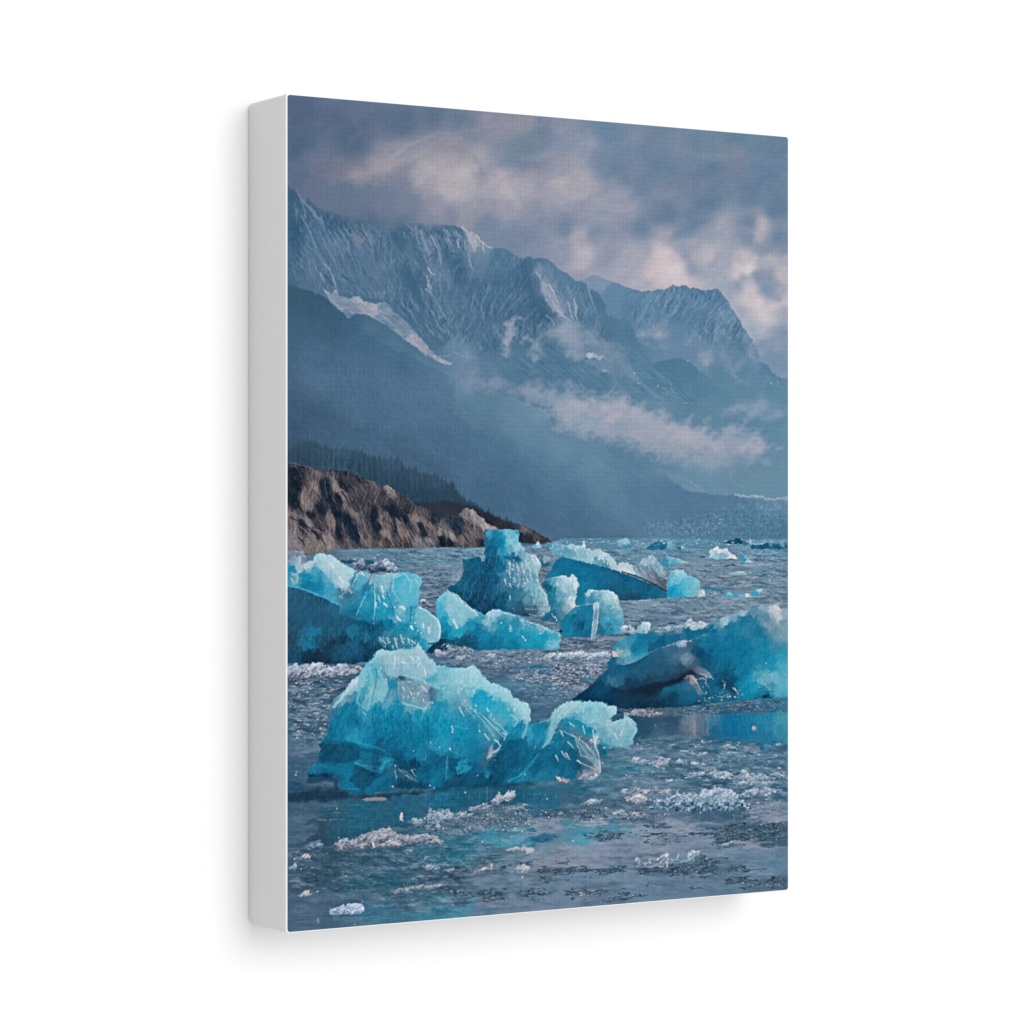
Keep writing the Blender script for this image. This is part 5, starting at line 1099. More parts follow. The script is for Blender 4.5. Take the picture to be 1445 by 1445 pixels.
    # floes in the channel
    drift("k 660 1020, 760 1000, 820 968, 960 970, 1080 955, 1160 975, 1300 955, 1330 985, 1310 1010, 1100 1035, 900 1030, 720 1045", (190, 200, 216), (142, 162, 188), (112, 132, 158), rough=1.3, n=30)
    drift("k 265 1000, 310 972, 350 985, 375 1010, 300 1022", (160, 178, 200), (120, 144, 172), n=8)
    drift("k 0 1000, 120 990, 200 1020, 420 1015, 520 1035, 440 1050, 200 1040, 0 1035", (140, 154, 176), (112, 130, 154), n=40)
    shape("k 440 1098, 560 1086, 700 1078, 820 1090, 700 1108, 560 1106", (20, 112, 152), soft=1.6, rough=1.2, alpha=.85)
    shape("k 340 1230, 480 1215, 600 1230, 560 1250, 400 1250", (92, 140, 166), soft=2, rough=1.5, alpha=.7)
    shape("k 1080 1200, 1150 1180, 1200 1190, 1140 1210", (52, 130, 160), soft=1.5, rough=1, alpha=.8)
    strokes("k 500 1325, 700 1315; k 480 1300, 620 1310; k 560 1330, 760 1335", (70, 92, 118), 1.2, .6, .6, 1)
    strokes("k 690 1270, 690 1340; k 1025 1250, 1020 1300", (150, 170, 188), 1.6, .8, .4, .5)
    dots("k 1040 1315, 1035 1250, 160 945, 640 1020, 860 1180, 840 1185, 920 1220, 870 1080, 1130 1180", (196, 186, 192), 1.9, 1.5, .85)


def paint_front():
    # right giant
    right = """k 1000 1372, 1060 1325, 1130 1275, 1190 1215, 1250 1160, 1310 1100, 1300 1060, 1320 1020, 1345 1000, 1330 960, 1345 925, 1370 890, 1400 868, 1445 850, l 60 815, 100 800, 180 795, 280 795, 400 765, 480 735, 560 695, 640 715, 720 722, 790 690, 850 662, 920 640, 1000 605, 1042 612, 1095 585, 1150 565,
 1200 572, 1250 562, 1285 560, 1310 575, 1330 592, 1420 605, 1420 1348, 1250 1352, 1130 1360, 1000 1372, 850 1388, 700 1402, 500 1432, 0 1445, k 1080 1400"""
    NK = """l 50 850 50 140 170, 150 870 16 120 156, 350 830 18 108 146, 250 830 30 122 156, 550 800 18 104 140, 100 950 16 120 156, 300 920 16 84 120, 230 940 18 96 132, 180 1000 40 140 168, 50 1020 90 160 182, 20 1000 130 175 192, 100 1030 60 146 172, 450 740 112 150 172, 330 780 90 138 164, 400 790 60 120 150,
 600 720 150 180 198, 560 700 170 192 206, 680 740 118 154 178, 850 700 146 182 200, 800 720 90 150 178, 1000 620 140 175 195, 940 660 110 160 184, 900 750 24 120 154, 1000 700 26 118 152, 750 780 16 108 146, 1100 620 90 145 170, 1080 680 34 120 152, 1250 600 172 185 199, 1190 590 130 165 186, 1300 640 184 188 197,
 1290 590 200 202 208, 1320 680 170 182 196, 1350 640 140 168 188, 1350 700 110 154 177, 1200 680 90 144 169, 1240 740 110 152 174, 1280 800 90 145 168, 1350 830 112 156 176, 1220 860 50 130 160, 1300 880 80 145 170, 1150 800 26 116 150, 900 850 12 114 152, 700 900 12 112 150, 800 950 10 110 148, 1000 950 10 114 152, 1200 900 20 130 166, 1200 1000 16 130 168,
 1350 950 40 140 170, 1300 920 50 135 164, 800 1050 12 104 140, 1000 1100 12 118 156, 1250 1050 24 140 176, 1350 1080 70 166 192, 1350 1000 50 150 180, 1200 1200 92 166 190, 1150 1200 60 155 184, 1330 1250 82 176 200, 1280 1200 96 178 200, 1100 1250 18 140 176, 1000 1300 12 130 166, 1180 1310 16 124 158, 1300 1310 60 160 188, 1200 1345 14 58 84,
 1250 1270 30 130 164, 500 880 132 160 183, 480 895 120 150 176, 400 920 60 110 140, 530 870 140 166 186, 300 1000 38 92 126, 450 1020 60 108 140, 520 1030 104 142 167, 500 980 70 115 145, 560 950 16 74 108, 600 920 20 90 126, 650 1000 14 74 108, 560 1010 50 100 134, 700 1040 14 84 118, 720 960 12 96 134, 150 1100 26 86 116, 300 1150 34 85 115, 400 1110 34 88 118, 200 1060 26 88 120,
 100 1200 22 70 98, 200 1280 26 50 72, 100 1280 22 46 68, 400 1210 26 46 68, 300 1240 26 48 70, 470 1180 28 45 65, 530 1150 50 60 82, 50 1350 18 58 84, 30 1280 24 52 76, 350 1290 18 88 120, 450 1260 20 94 128, 420 1330 16 64 90, 330 1340 18 72 100, 550 1320 16 94 128, 520 1240 50 100 130, 750 1250 14 94 128, 870 1230 14 70 100, 870 1180 14 82 114,
 800 1320 20 98 132, 700 1340 16 88 118, 640 1300 30 104 136, 900 1360 16 100 134, 900 1300 14 100 136, 150 1400 18 52 76, 300 1400 18 56 82, 600 1390 18 72 100,
 k 1400 920 40 140 170, 1420 870 60 150 178, 1370 980 60 130 160, 1400 960 140 166 182, 1340 1040 18 102 140, 1400 1050 80 140 165, 1400 1150 16 86 124, 1350 1220 56 116 146, 1320 1200 40 105 136, 1300 1150 20 88 122, 1250 1250 14 72 104, 1150 1320 14 64 94, 1350 1320 12 58 88, 1250 1340 12 54 82"""
    berg(right, NK, 31, rough=.7, amp=.7)
    shelf = "k 1335 960, 1345 925, 1370 890, 1400 868, 1445 850, l 60 825, 180 815, 300 822, 420 815, 560 790, 680 762, 760 740, 700 800, 620 840, 540 868, 470 872, 400 900, 300 935, 200 980, 100 1040, 0 1075, k 1400 1060, 1330 1020"
    berg(shelf, """l 50 850 48 140 170, 150 870 16 120 156, 250 840 20 112 148, 400 830 20 108 144, 550 810 16 104 140, 680 780 16 108 146, 600 830 18 112 148, 100 950 16 120 156, 300 900 18 92 128, 240 930 18 96 132, 180 990 40 142 170, 50 1030 84 160 182, 20 990 120 174 192,
     100 1010 56 150 176, 450 860 24 104 138, 500 850 40 112 144, k 1400 920 40 140 170, 1420 870 60 150 178, 1370 980 60 132 162, 1400 960 150 176 190, 1350 1010 18 104 142, 1410 1040 70 140 166""", 35, rough=.5, amp=.6)
    body = "k 1000 1378, 1060 1325, 1130 1275, 1190 1215, 1250 1160, 1310 1105, 1340 1070, 1400 1066, l 0 1078, 100 1043, 200 984, 300 938, 400 902, 480 872, 545 872, 600 895, 650 930, 700 970, 740 1010, 690 1040, 640 1050, 600 1075, 570 1100, 560 1140, 520 1160, 400 1215, 250 1245, 100 1270, 0 1300, k 1250 1400"
    berg(body, """l 100 1110 28 88 118, 200 1060 28 90 122, 300 1000 38 94 128, 400 940 54 108 140, 500 890 130 158 182, 560 890 60 100 130, 500 960 72 116 146, 450 1020 58 108 140, 530 1030 104 142 167, 560 1060 60 96 124, 600 930 18 84 118, 650 980 14 74 108, 700 1000 14 84 118, 150 1160 32 86 116, 300 1130 36 88 118,
     400 1110 36 90 120, 300 1190 30 72 100, 480 1110 44 84 110, 500 1150 34 60 84, 100 1220 22 66 94, 200 1220 26 62 88, 400 1170 32 70 96, 40 1240 22 62 90, k 1400 1120 22 92 128, 1400 1200 34 98 130, 1340 1210 52 112 144, 1300 1150 22 90 124, 1250 1250 14 72 104, 1150 1320 14 64 94, 1350 1300 12 58 88, 1060 1350 16 62 90""", 36, rough=.4, amp=.5, soft=1.1)
    shape("l -60 1290, 100 1262, 250 1235, 400 1205, 500 1160, 560 1138, 570 1160, 520 1195, 420 1235, 330 1262, 300 1320, 150 1345, -60 1400", N="l 0 1320 22 52 76, 200 1280 26 46 68, 400 1215 28 44 66, 530 1155 34 46 66, 300 1290 24 52 76, 100 1330 20 56 82", soft=2.2, rough=1, alpha=.9)
    lobe = "l 330 1290, 360 1262, 430 1240, 510 1212, 560 1225, 610 1270, 645 1330, 640 1380, 540 1412, 420 1405, 340 1370, 310 1330"
    shape(lobe, N="l 380 1280 20 96 130, 470 1240 26 104 138, 560 1260 60 112 142, 420 1330 16 66 92, 500 1320 22 92 124, 570 1330 18 100 134, 600 1380 20 84 114, 400 1390 18 62 88", soft=1.6, rough=.8, alpha=.9, warp=2)
    shape("l 780 1200, 850 1178, 910 1215, 960 1275, 985 1325, 920 1335, 880 1280, 820 1260, 770 1250", (16, 70, 100), soft=2.5, rough=1.2, alpha=.7)
    strokes("l 0 1075, 100 1040, 200 980, 300 935, 400 900, 470 870, 530 862; l 420 905, 500 870, 545 875", (142, 166, 188), .9, .8, .75, .6)
    shape("l 440 905, 480 870, 520 858, 545 872, 500 905", (166, 180, 198), soft=1.2, rough=.8, alpha=.8)
    shape("l 430 1010, 480 980, 560 985, 590 1020, 560 1060, 480 1050", (112, 144, 170), soft=4, rough=2, alpha=.5)
    mist("l 60 1260, 250 1240, 400 1215, 520 1165, 560 1140, 590 1150, 500 1210, 380 1250, 200 1330, 60 1330", (24, 40, 60), soft=4, rough=2, thin=.2, alpha=.75)
    shape("l 570 1090, 600 1065, 660 1090, 700 1120, 750 1165, 755 1195, 720 1180, 690 1170, 640 1150, 590 1130", N="l 590 1080 70 80 106, 640 1110 118 128 154, 700 1150 138 148 170, 740 1180 160 170 188, 600 1110 96 104 128", soft=1.4, rough=.8, alpha=.75, facet=2.)
    shape("l 500 1190, 530 1155, 560 1145, 590 1165, 610 1200, 640 1250, 655 1300, 640 1340, 615 1300, 590 1250, 550 1220", N="l 540 1170 150 142 152, 580 1180 180 166 170, 600 1210 190 174 176, 620 1260 120 118 136, 640 1310 130 130 146, 530 1210 80 90 114", soft=1.6, rough=.9, alpha=.75, facet=3.)
    strokes("l 570 1160, 600 1200, 625 1240, 640 1290; l 640 1150, 690 1160, 700 1190, 690 1230, 720 1260, 730 1290; l 600 1195, 660 1190, 690 1200; l 830 1200, 855 1230, 850 1270; l 860 1220, 845 1280; l 920 1260, 950 1290, 970 1320; l 940 1270, 960 1330; l 820 1340, 830 1370", (206, 190, 190), 1.1, .6, .8, .8)
    dots("l 945 1280, 965 1310, 1005 1320, 690 1320, 725 1355, 670 1260, 830 1345, 825 1370, 880 1345, 755 1190, 1230 1130, 1250 1145, 1205 1060, 1000 1330, 850 1245, 900 1340, 940 1345, 720 1385, 635 1380", (196, 196, 206), 1.2, 1.4, .85)
    scatter("l 640 1290, 760 1300, 1000 1280, 1010 1350, 640 1390", 60, (150, 170, 188), (.5, 1.4), (.4, 1.1), (.3, .7), 16)
    strokes("l 1170 570, 1080 690; l 1290 580, 1330 660, 1300 690; l 1210 600, 1290 720, 1330 800; l 1180 700, 1260 800, 1300 880; l 1240 660, 1290 740, 1370 780; l 1280 700, 1300 780, 1360 860; l 790 720, 900 660, 1000 620; l 560 690, 580 730, 620 740", (160, 184, 200), 1., .5, .55, .9)
    shape("l 1255 570, 1300 565, 1335 620, 1335 690, 1310 695, 1285 640", (196, 194, 202), soft=2, rough=1.2, alpha=.7)
    strokes("l 1230 590, 1150 640, 1100 700, 1060 720; l 1420 900, 1280 960; l 1100 820, 1180 900, 1260 1000", (60, 124, 154), 1.1, .6, .5, 1)
    mist("l 1100 1170, 1200 1130, 1300 1160, 1390 1200, 1390 1330, 1300 1330, 1200 1280, 1120 1250", (104, 176, 198), soft=5, rough=3, rs=.05, thin=.7, alpha=.5)
    mist("l 1230 680, 1340 700, 1420 760, 1420 880, 1300 860, 1240 800", (122, 160, 180), soft=5, rough=3, rs=.05, thin=.6, alpha=.45)
    scatter("l 1100 1160, 1390 1100, 1390 1330, 1150 1290", 150, (130, 190, 206), (.5, 1.7), (.4, 1.1), (.2, .55), 16, (.1, .1, 0), (-1, 1))
    scatter("l 650 800, 1200 800, 1200 1200, 1000 1250, 700 1000", 40, (10, 84, 118), (.8, 2.4), (.8, 2), (.2, .5), 4)
    drift("l 530 735, 545 690, 560 672, 585 705, 620 700, 680 700, 725 725, 680 745, 590 752", (206, 208, 216), (170, 184, 200), n=14)
    drift("l 20 790, 50 735, 80 750, 100 785, 60 810", (200, 206, 212), (160, 184, 198), n=5)
    berg("l 95 790, 115 755, 150 712, 200 702, 228 725, 220 775, 190 805, 140 810", "l 120 770 130 180 200, 160 740 150 192 208, 190 730 200 212 220, 200 770 160 192 206, 130 790 110 160 184", 32)
    drift("l 240 790, 300 750, 400 740, 500 730, 540 745, 400 780, 280 800", (152, 172, 190), (112, 146, 168), n=20)
    drift("l -40 770, 0 735, 30 740, 40 790, 0 800", (176, 196, 208), (130, 168, 188), n=5)
    shape("l 370 720, 440 708, 440 722, 390 732", (40, 92, 122), soft=.9, rough=.5)
    shape("k 1340 960, 1380 960, 1395 1000, 1360 1010", (216, 190, 186), soft=1.2, rough=1, alpha=.9)
    # front giant
    front = """m 188 1145, 200 1120, 232 1100, 255 1075, 285 1055, 300 985, 300 900, 340 840, 372 800, 385 700, 385 620, 405 560, 430 520, 475 480, 520 450, 550 400, 582 360, 610 335, 640 320, 662 275, 690 240, 715 210, 740 190, 765 150, 785 118, 830 102, 870 110, 905 115, 950 108, 1000 98, 1060 102, 1105 95, 1125 75, 1142 50, 1165 85, 1182 112, 1210 145,
 1232 172, 1260 185, 1292 210, 1302 240, 1360 238, 1445 265, n 60 255, 105 258, 130 240, 160 228, 180 250, 202 270, 220 295, 235 322, 265 340, 295 365, 320 385, 352 390, 390 405, 422 422, 460 435, 482 462, 490 490, 502 512, 540 520, 575 542, 605 548, 625 565, 630 595, 655 620, 642 660, 648 700, 622 745, 660 725, 720 715, 800 702, 825 660, 850 622, 880 590, 920 570, 960 548,
 1000 540, 1040 535, 1075 528, 1085 552, 1130 540, 1182 542, 1250 545, 1280 560, 1300 580, 1345 575, 1382 590, 1375 630, 1372 652, 1335 680, 1352 712, 1400 700, 1445 690, o 0 658, 30 665, 62 690, 90 720, 115 752, 105 800, 85 830, 70 855, 72 900, 50 920, 20 945, n 1440 925, 1350 932, 1302 960, 1285 1010, 1245 1060, 1248 1150, 1235 1165, 1200 1182, 1100 1190, 980 1202, 850 1215, 750 1222, 600 1222,
 450 1242, 250 1262, 0 1272, m 1380 1292, 1200 1282, 950 1282, 800 1310, 700 1332, 600 1322, 480 1282, 445 1190, 380 1178, 300 1180, 212 1182"""
    NB = """m 450 560 90 150 176, 500 500 122 170 190, 420 600 66 130 158, 600 390 172 196 209, 560 440 140 182 200, 430 640 50 122 152, 540 520 100 155 180, 680 300 112 186 206, 640 380 140 190 206, 700 400 90 175 199, 720 250 90 180 204, 760 320 80 176 201, 740 470 124 188 206, 680 450 70 165 192, 820 400 120 185 205, 860 430 110 178 200, 830 480 130 190 207,
 780 170 120 190 209, 850 180 130 185 203, 820 130 150 198 212, 950 170 166 200 213, 1060 190 160 200 213, 1000 120 140 190 206, 1150 160 182 207 216, 1220 200 140 190 206, 950 280 116 178 199, 870 280 90 160 186, 1100 280 120 185 205, 1200 280 140 190 206, 1000 335 70 120 145, 1050 320 96 160 184, 1350 300 90 185 209, 1300 270 120 192 210, 1420 320 110 190 210,
 1250 350 70 170 196, 1150 340 110 182 203, 1050 420 112 150 170, 1000 400 120 158 176, 1150 460 132 160 178, 1080 480 124 156 176, 1200 430 160 178 190, 1250 480 78 122 148, 1200 530 110 146 168, 920 400 28 138 170, 920 480 78 154 180, 900 530 90 165 190, 940 550 30 140 172, 1380 450 110 185 205, 1320 400 96 180 203, 1400 380 120 190 208, 1100 560 92 164 187, 1180 590 104 170 192, 1300 560 28 144 178,
 1300 500 80 165 190, 640 520 40 150 182, 700 560 92 172 193, 720 530 110 180 200, 600 540 18 126 162, 550 600 14 124 160, 480 700 12 118 154, 500 620 20 124 158, 450 800 12 114 151, 400 830 16 106 142, 600 700 10 111 150, 700 640 40 145 176, 800 620 12 130 168, 860 560 70 160 186, 950 620 16 134 172, 800 750 10 117 155, 900 720 10 124 162, 1000 750 10 114 152, 1150 650 20 140 173, 1250 680 16 138 172, 1200 800 10 120 156, 1350 750 12 145 181,
 600 830 30 145 182, 560 840 24 134 170, 700 880 12 124 162, 620 870 26 140 176, 500 870 14 112 148, 500 950 12 87 122, 400 950 18 68 96, 600 940 12 92 128, 800 940 12 90 127, 900 930 10 100 138, 1000 950 10 104 142, 1100 900 10 118 155, 1350 900 34 150 183, 1300 930 30 140 174, 1150 1010 14 120 156, 1050 1000 14 112 148, 600 1010 14 94 130, 450 1020 16 84 118, 350 1010 18 80 112,
 300 1110 16 105 141, 230 1120 24 112 146, 450 1120 14 104 140, 380 1100 14 98 132, 550 1150 14 115 151, 560 1080 14 108 144, 700 1150 16 74 108, 650 1110 16 80 114, 760 1140 16 72 104, 800 1060 18 84 118, 840 1050 22 124 158, 880 1045 24 128 162, 820 1100 20 118 152, 700 1070 20 108 144, 640 1060 24 116 150, 1000 1050 16 78 110, 950 1010 14 86 120, 1100 1070 14 68 98, 1080 1100 16 78 108, 1300 1050 10 90 126, 1250 1000 14 100 136, 1400 1050 14 100 136,
 1300 1200 12 110 146, 1200 1130 14 88 122, 600 1260 14 110 149, 530 1240 14 108 146, 800 1250 16 100 136, 740 1200 14 92 128, 400 1230 14 60 86, 270 1220 14 56 80, 220 1190 18 60 84, 470 1200 18 96 130, 350 1200 16 56 82, 700 1310 14 98 134, 850 1150 20 94 126, 1000 1160 34 92 120, 940 1130 40 100 128, 1180 1180 12 100 134, 1000 1250 16 66 94, 1150 1260 14 74 104, 900 1230 16 96 130, 1400 1260 14 76 104, 1380 1150 12 104 138,
 n 80 320 152 206 219, 40 290 140 200 215, 160 290 192 216 223, 120 330 170 210 220, 50 420 120 190 209, 200 350 152 206 217, 250 400 130 196 213, 290 390 150 204 216, 230 470 28 165 201, 180 540 26 160 196, 250 520 30 160 195, 130 440 110 190 210, 350 470 120 191 211, 420 450 150 204 216, 450 500 130 196 211, 400 560 56 170 201, 400 500 100 186 208, 300 560 32 165 199, 550 580 142 197 212, 500 540 130 192 210,
 620 650 152 202 213, 600 590 160 206 216, 450 640 58 170 199, 350 650 60 165 192, 380 720 90 168 192, 500 720 58 165 191, 550 660 110 188 207, 60 600 72 150 178, 100 560 110 170 192, 100 700 32 138 171, 40 680 30 144 178, 100 830 12 134 172, 40 760 16 144 180, 180 760 20 130 165, 250 800 44 140 170, 250 720 40 142 174, 300 760 76 156 182, 350 850 60 140 168, 60 950 24 130 166, 200 1000 12 114 150, 150 900 14 122 158, 450 800 28 145 179, 500 780 24 140 175,
 560 760 18 134 171, 530 850 14 118 154, 530 900 10 98 134, 450 930 10 94 129, 400 900 16 110 146, 370 1050 22 66 94, 340 1090 20 64 92, 500 1050 12 84 117, 430 1020 12 88 122, 400 1150 12 72 102, 330 1180 12 66 94, 150 1100 14 94 130, 80 1050 14 112 148, 100 1080 26 130 164, 50 1200 12 72 102, 150 1180 14 88 120, 250 1200 12 78 110, 280 1150 20 110 144, 300 1000 72 120 148, 280 1050 40 100 132, 700 780 18 134 169, 620 830 48 154 183, 590 800 70 160 186,
 650 950 14 104 140, 620 900 34 132 166, 750 850 24 134 169, 720 740 20 126 160, 780 740 20 124 158, 700 1100 14 94 130, 600 1080 14 104 138, 560 1150 24 126 160, 500 1180 18 118 152, 800 980 12 102 139, 720 1010 14 96 130, 850 700 112 172 191, 820 760 90 160 184, 860 640 130 180 198, 900 620 150 192 206, 950 570 160 200 212, 1000 600 150 196 211, 960 660 110 176 197, 1050 680 28 140 173, 1000 690 50 152 182, 1150 600 90 181 203, 1100 560 130 194 211, 1180 570 120 192 210,
 1200 700 120 191 209, 1130 660 100 182 204, 1280 640 110 181 201, 1240 600 120 186 205, 1340 620 140 196 211, 1350 590 170 208 218, 1100 750 22 140 173, 1150 780 24 138 170, 950 740 32 130 161, 900 760 60 128 156, 1000 850 22 114 148, 930 820 18 112 146, 850 880 18 115 149, 950 950 18 104 138, 1080 850 72 118 145, 1030 800 90 130 152, 1150 930 100 130 151, 1120 880 84 120 145, 1180 980 96 128 150, 1200 850 142 177 191, 1250 780 80 160 186, 1270 850 60 146 176,
 1350 800 132 181 197, 1330 740 150 190 204, 1400 850 120 178 199, 1420 760 140 190 206, 1300 900 38 138 170, 1250 960 16 104 138, 1230 1010 60 110 138, 900 1100 14 98 132, 850 1030 12 96 130, 1050 1100 14 88 120, 1000 1000 14 92 126, 1150 1050 74 114 140, 1100 1020 50 104 132, 1220 1050 132 152 167, 1240 1120 150 160 172, 1000 1170 18 108 142, 750 1180 24 114 148, 850 1160 20 110 144, 1130 1170 128 142 162, 1080 1175 100 122 146,
 o 40 750 130 186 201, 20 700 150 196 210, 80 760 120 178 196, 60 850 92 170 191, 30 900 84 160 184"""
    berg(front, NB, 33, rough=.8, amp=.9, eps=1.5, rim=(176, 212, 222))
    strokes("""m 785 125, 760 190, 700 270, 650 350; m 840 260, 860 340, 880 400; m 880 340, 950 330, 1000 345; m 690 260, 680 360; m 740 320, 760 420, 740 500, 700 600; m 800 300, 790 400, 760 480, 740 540; m 660 480, 630 560; m 700 450, 690 540, 705 620; m 820 430, 800 520; m 870 370, 870 450, 850 510; m 920 450, 900 520; m 970 360, 965 470, 975 540;
 m 1010 320, 1120 340, 1230 380, 1320 400; m 1000 560, 1100 580, 1190 610; m 1040 320, 1180 370; m 1180 560, 1190 640; m 1290 210, 1300 250; m 570 400, 540 480, 500 570, 470 640; m 640 330, 600 400, 590 460; n 0 750, 60 765, 130 770; n 480 660, 540 710, 500 760; n 500 660, 540 700; n 640 620, 620 700, 600 770, 580 850; n 1000 545, 960 600, 940 660;
 n 900 570, 850 650, 820 760, 830 860; n 1080 540, 1000 590, 970 660; n 1170 690, 1220 790, 1280 770; n 1220 640, 1260 600; n 1120 640, 1180 760; n 1300 570, 1310 650; n 1380 600, 1320 680; o 60 700, 100 760; n 1440 720, 1370 840; n 850 880, 720 950, 740 940; n 830 800, 820 880; n 690 1020, 660 1090; n 590 970, 560 1010; n 470 1220, 560 1170, 600 1110;
 m 1120 1120, 1000 1140; m 610 1060, 700 1090, 810 1120, 860 1050, 900 1040""", (150, 202, 218), .7, .35, .5, .6)
    strokes("""n 80 530, 140 590, 200 660, 230 700; n 110 570, 160 640, 210 700; n 240 690, 290 750, 340 820, 380 870; n 260 690, 320 750, 400 820; n 290 680, 360 750, 430 820; n 340 680, 420 780, 440 820; n 300 720, 340 790; n 60 620, 80 680; n 20 560, 80 580; n 350 820, 380 900, 400 920, 370 980; n 320 930, 300 990; n 260 820, 300 880; n 210 730, 220 790;
 n 430 790, 440 850; n 160 680, 180 720; n 30 440, 45 490; n 80 480, 95 540; n 900 780, 920 840; n 970 870, 1010 940; n 910 960, 960 1030; n 940 970, 980 1040; n 1060 970, 1080 1010, 1140 1040; n 1050 1050, 1120 1080, 1190 1110; n 870 1000, 880 1050; n 1010 830, 1080 900, 1180 980; n 1060 850, 1130 940; n 920 780, 1000 830; n 1180 860, 1210 960, 1220 1040;
 n 1210 1030, 1240 1090, 1245 1160; n 1150 960, 1210 1040; n 980 720, 1000 760; n 1100 680, 1105 780; n 1200 840, 1190 920; n 1330 740, 1350 830; n 760 920, 830 880; n 1060 870, 1060 960, 1100 1010; n 1120 900, 1200 1010; n 1040 800, 1140 860, 1190 900""", (170, 200, 212), .7, .35, .45, .5)
    strokes("""m 930 160, 960 260, 955 300; m 1000 200, 1030 215; m 1080 140, 1090 190; m 1100 160, 1160 180; m 1130 130, 1170 170; m 1140 60, 1130 110; m 1190 280, 1210 330; m 1200 300, 1180 330; m 1010 420, 1040 490; m 1060 430, 1090 490; m 1150 420, 1200 450; m 1180 510, 1200 550; m 1130 500, 1160 480; m 1010 490, 1020 500; m 680 320, 680 360; m 860 380, 850 440; m 600 350, 620 390;
 m 945 1130, 955 1200; m 985 1130, 1050 1180, 1120 1220; m 1080 1120, 1110 1170; m 1030 1160, 1090 1200; n 170 440, 160 470; n 35 450, 40 490; n 240 370, 245 400; n 400 500, 410 540; n 290 620, 300 625; n 150 240, 120 340; n 440 790, 455 830; n 690 920, 680 960; m 1410 930, 1415 960; m 1380 1050, 1385 1110""", (200, 212, 220), 1., .6, .5, .5)
    dots("""m 945 1085, 920 1265, 1240 1255, 1275 1275, 1320 930, 1245 890, 1410 945, 1430 780, 1020 495, 1185 530, 1205 550, 1015 205, 1430 800, 1100 960, n 185 577, 165 460, 240 375, 410 530, 295 620, 340 690, 215 790, 345 1040, 355 1090, 435 1060, 600 1160, 1105 780, 1110 690, 1215 845, 1340 925, 1275 935, 200 1170, 870 1180, 140 600, 500 700""", (216, 216, 222), 1.3, 1.3, .9)
    strokes("""m 800 260, 815 275; m 960 340, 1000 330, 1015 345; m 1250 440, 1270 540; m 880 640, 950 690; m 620 700, 620 760; m 600 800, 560 850; m 640 830, 680 890, 790 940, 920 970, 1040 1010; m 380 880, 560 900, 640 890; m 780 1140, 660 1090, 600 1080; m 1080 1040, 1130 1060, 1110 1100; m 700 1200, 640 1290; m 900 1060, 1000 1010; n 410 880, 380 960, 360 1040;
 n 720 700, 640 740; n 880 770, 830 860; n 1230 870, 1280 870; n 920 740, 1060 730; n 560 950, 440 1010, 300 1100; n 780 900, 720 980; n 590 1140, 540 1210; m 210 1190, 300 1170, 430 1200; n 1320 690, 1370 660""", (12, 70, 102), 1.1, .6, .6, .9)
    strokes("m 500 870, 620 850, 700 900, 800 920; m 240 1110, 320 1080, 420 1110; m 470 1130, 550 1160, 600 1170; m 550 1280, 720 1290, 800 1200; m 840 1060, 820 1120; m 1210 880, 1260 950, 1190 1040; m 1350 930, 1400 1000; n 20 1100, 100 1090, 150 1110; n 270 1130, 290 1190; n 480 1210, 570 1160, 610 1090; n 0 1090, 60 1120", (42, 150, 184), 1.3, .7, .6, .9)
    grain("m 400 560, 900 560, 1445 600, n 100 800, 100 1000, m 1000 960, 640 880, 380 860", 5, MID, 98, .12, .025, (.7, 1, 1.05), 5)
    scatter(front, 120, (30, 132, 166), (.8, 3), (.5, 1.6), (.15, .4), 14, (.05, .06, .2), (-1.2, 1.2))
    glints("m 780 110, 1140 60, 1300 240, n 160 240, 650 620, 600 760, 300 500, 0 500, m 1300 560, 950 560, 640 480", 330, 150, ang=(.3, 1.7))
    glints("m 980 370, 1270 360, 1270 560, 990 550", 110, 110, (222, 214, 216), (.6, 1.8), (.5, 1.1))
    glints("n 850 620, 1350 600, 1445 700, 1250 1160, 1050 900", 160, 105, ang=(.5, 1.8))
    glints("n 1030 800, 1220 880, 1240 1140, 1180 1110, 1080 960", 90, 60, (206, 200, 206), (.6, 2), (.35, .7), (.6, 1.2))
    shape("n 115 345, 130 290, 162 232, 190 280, 180 300, 150 310", (206, 212, 219), soft=1.2, rough=.8, alpha=.75)
    shape("n 275 1030, 290 980, 325 915, 335 950, 400 930, 380 975, 330 990, 300 1020", (150, 168, 186), soft=1., rough=.9, alpha=.7)
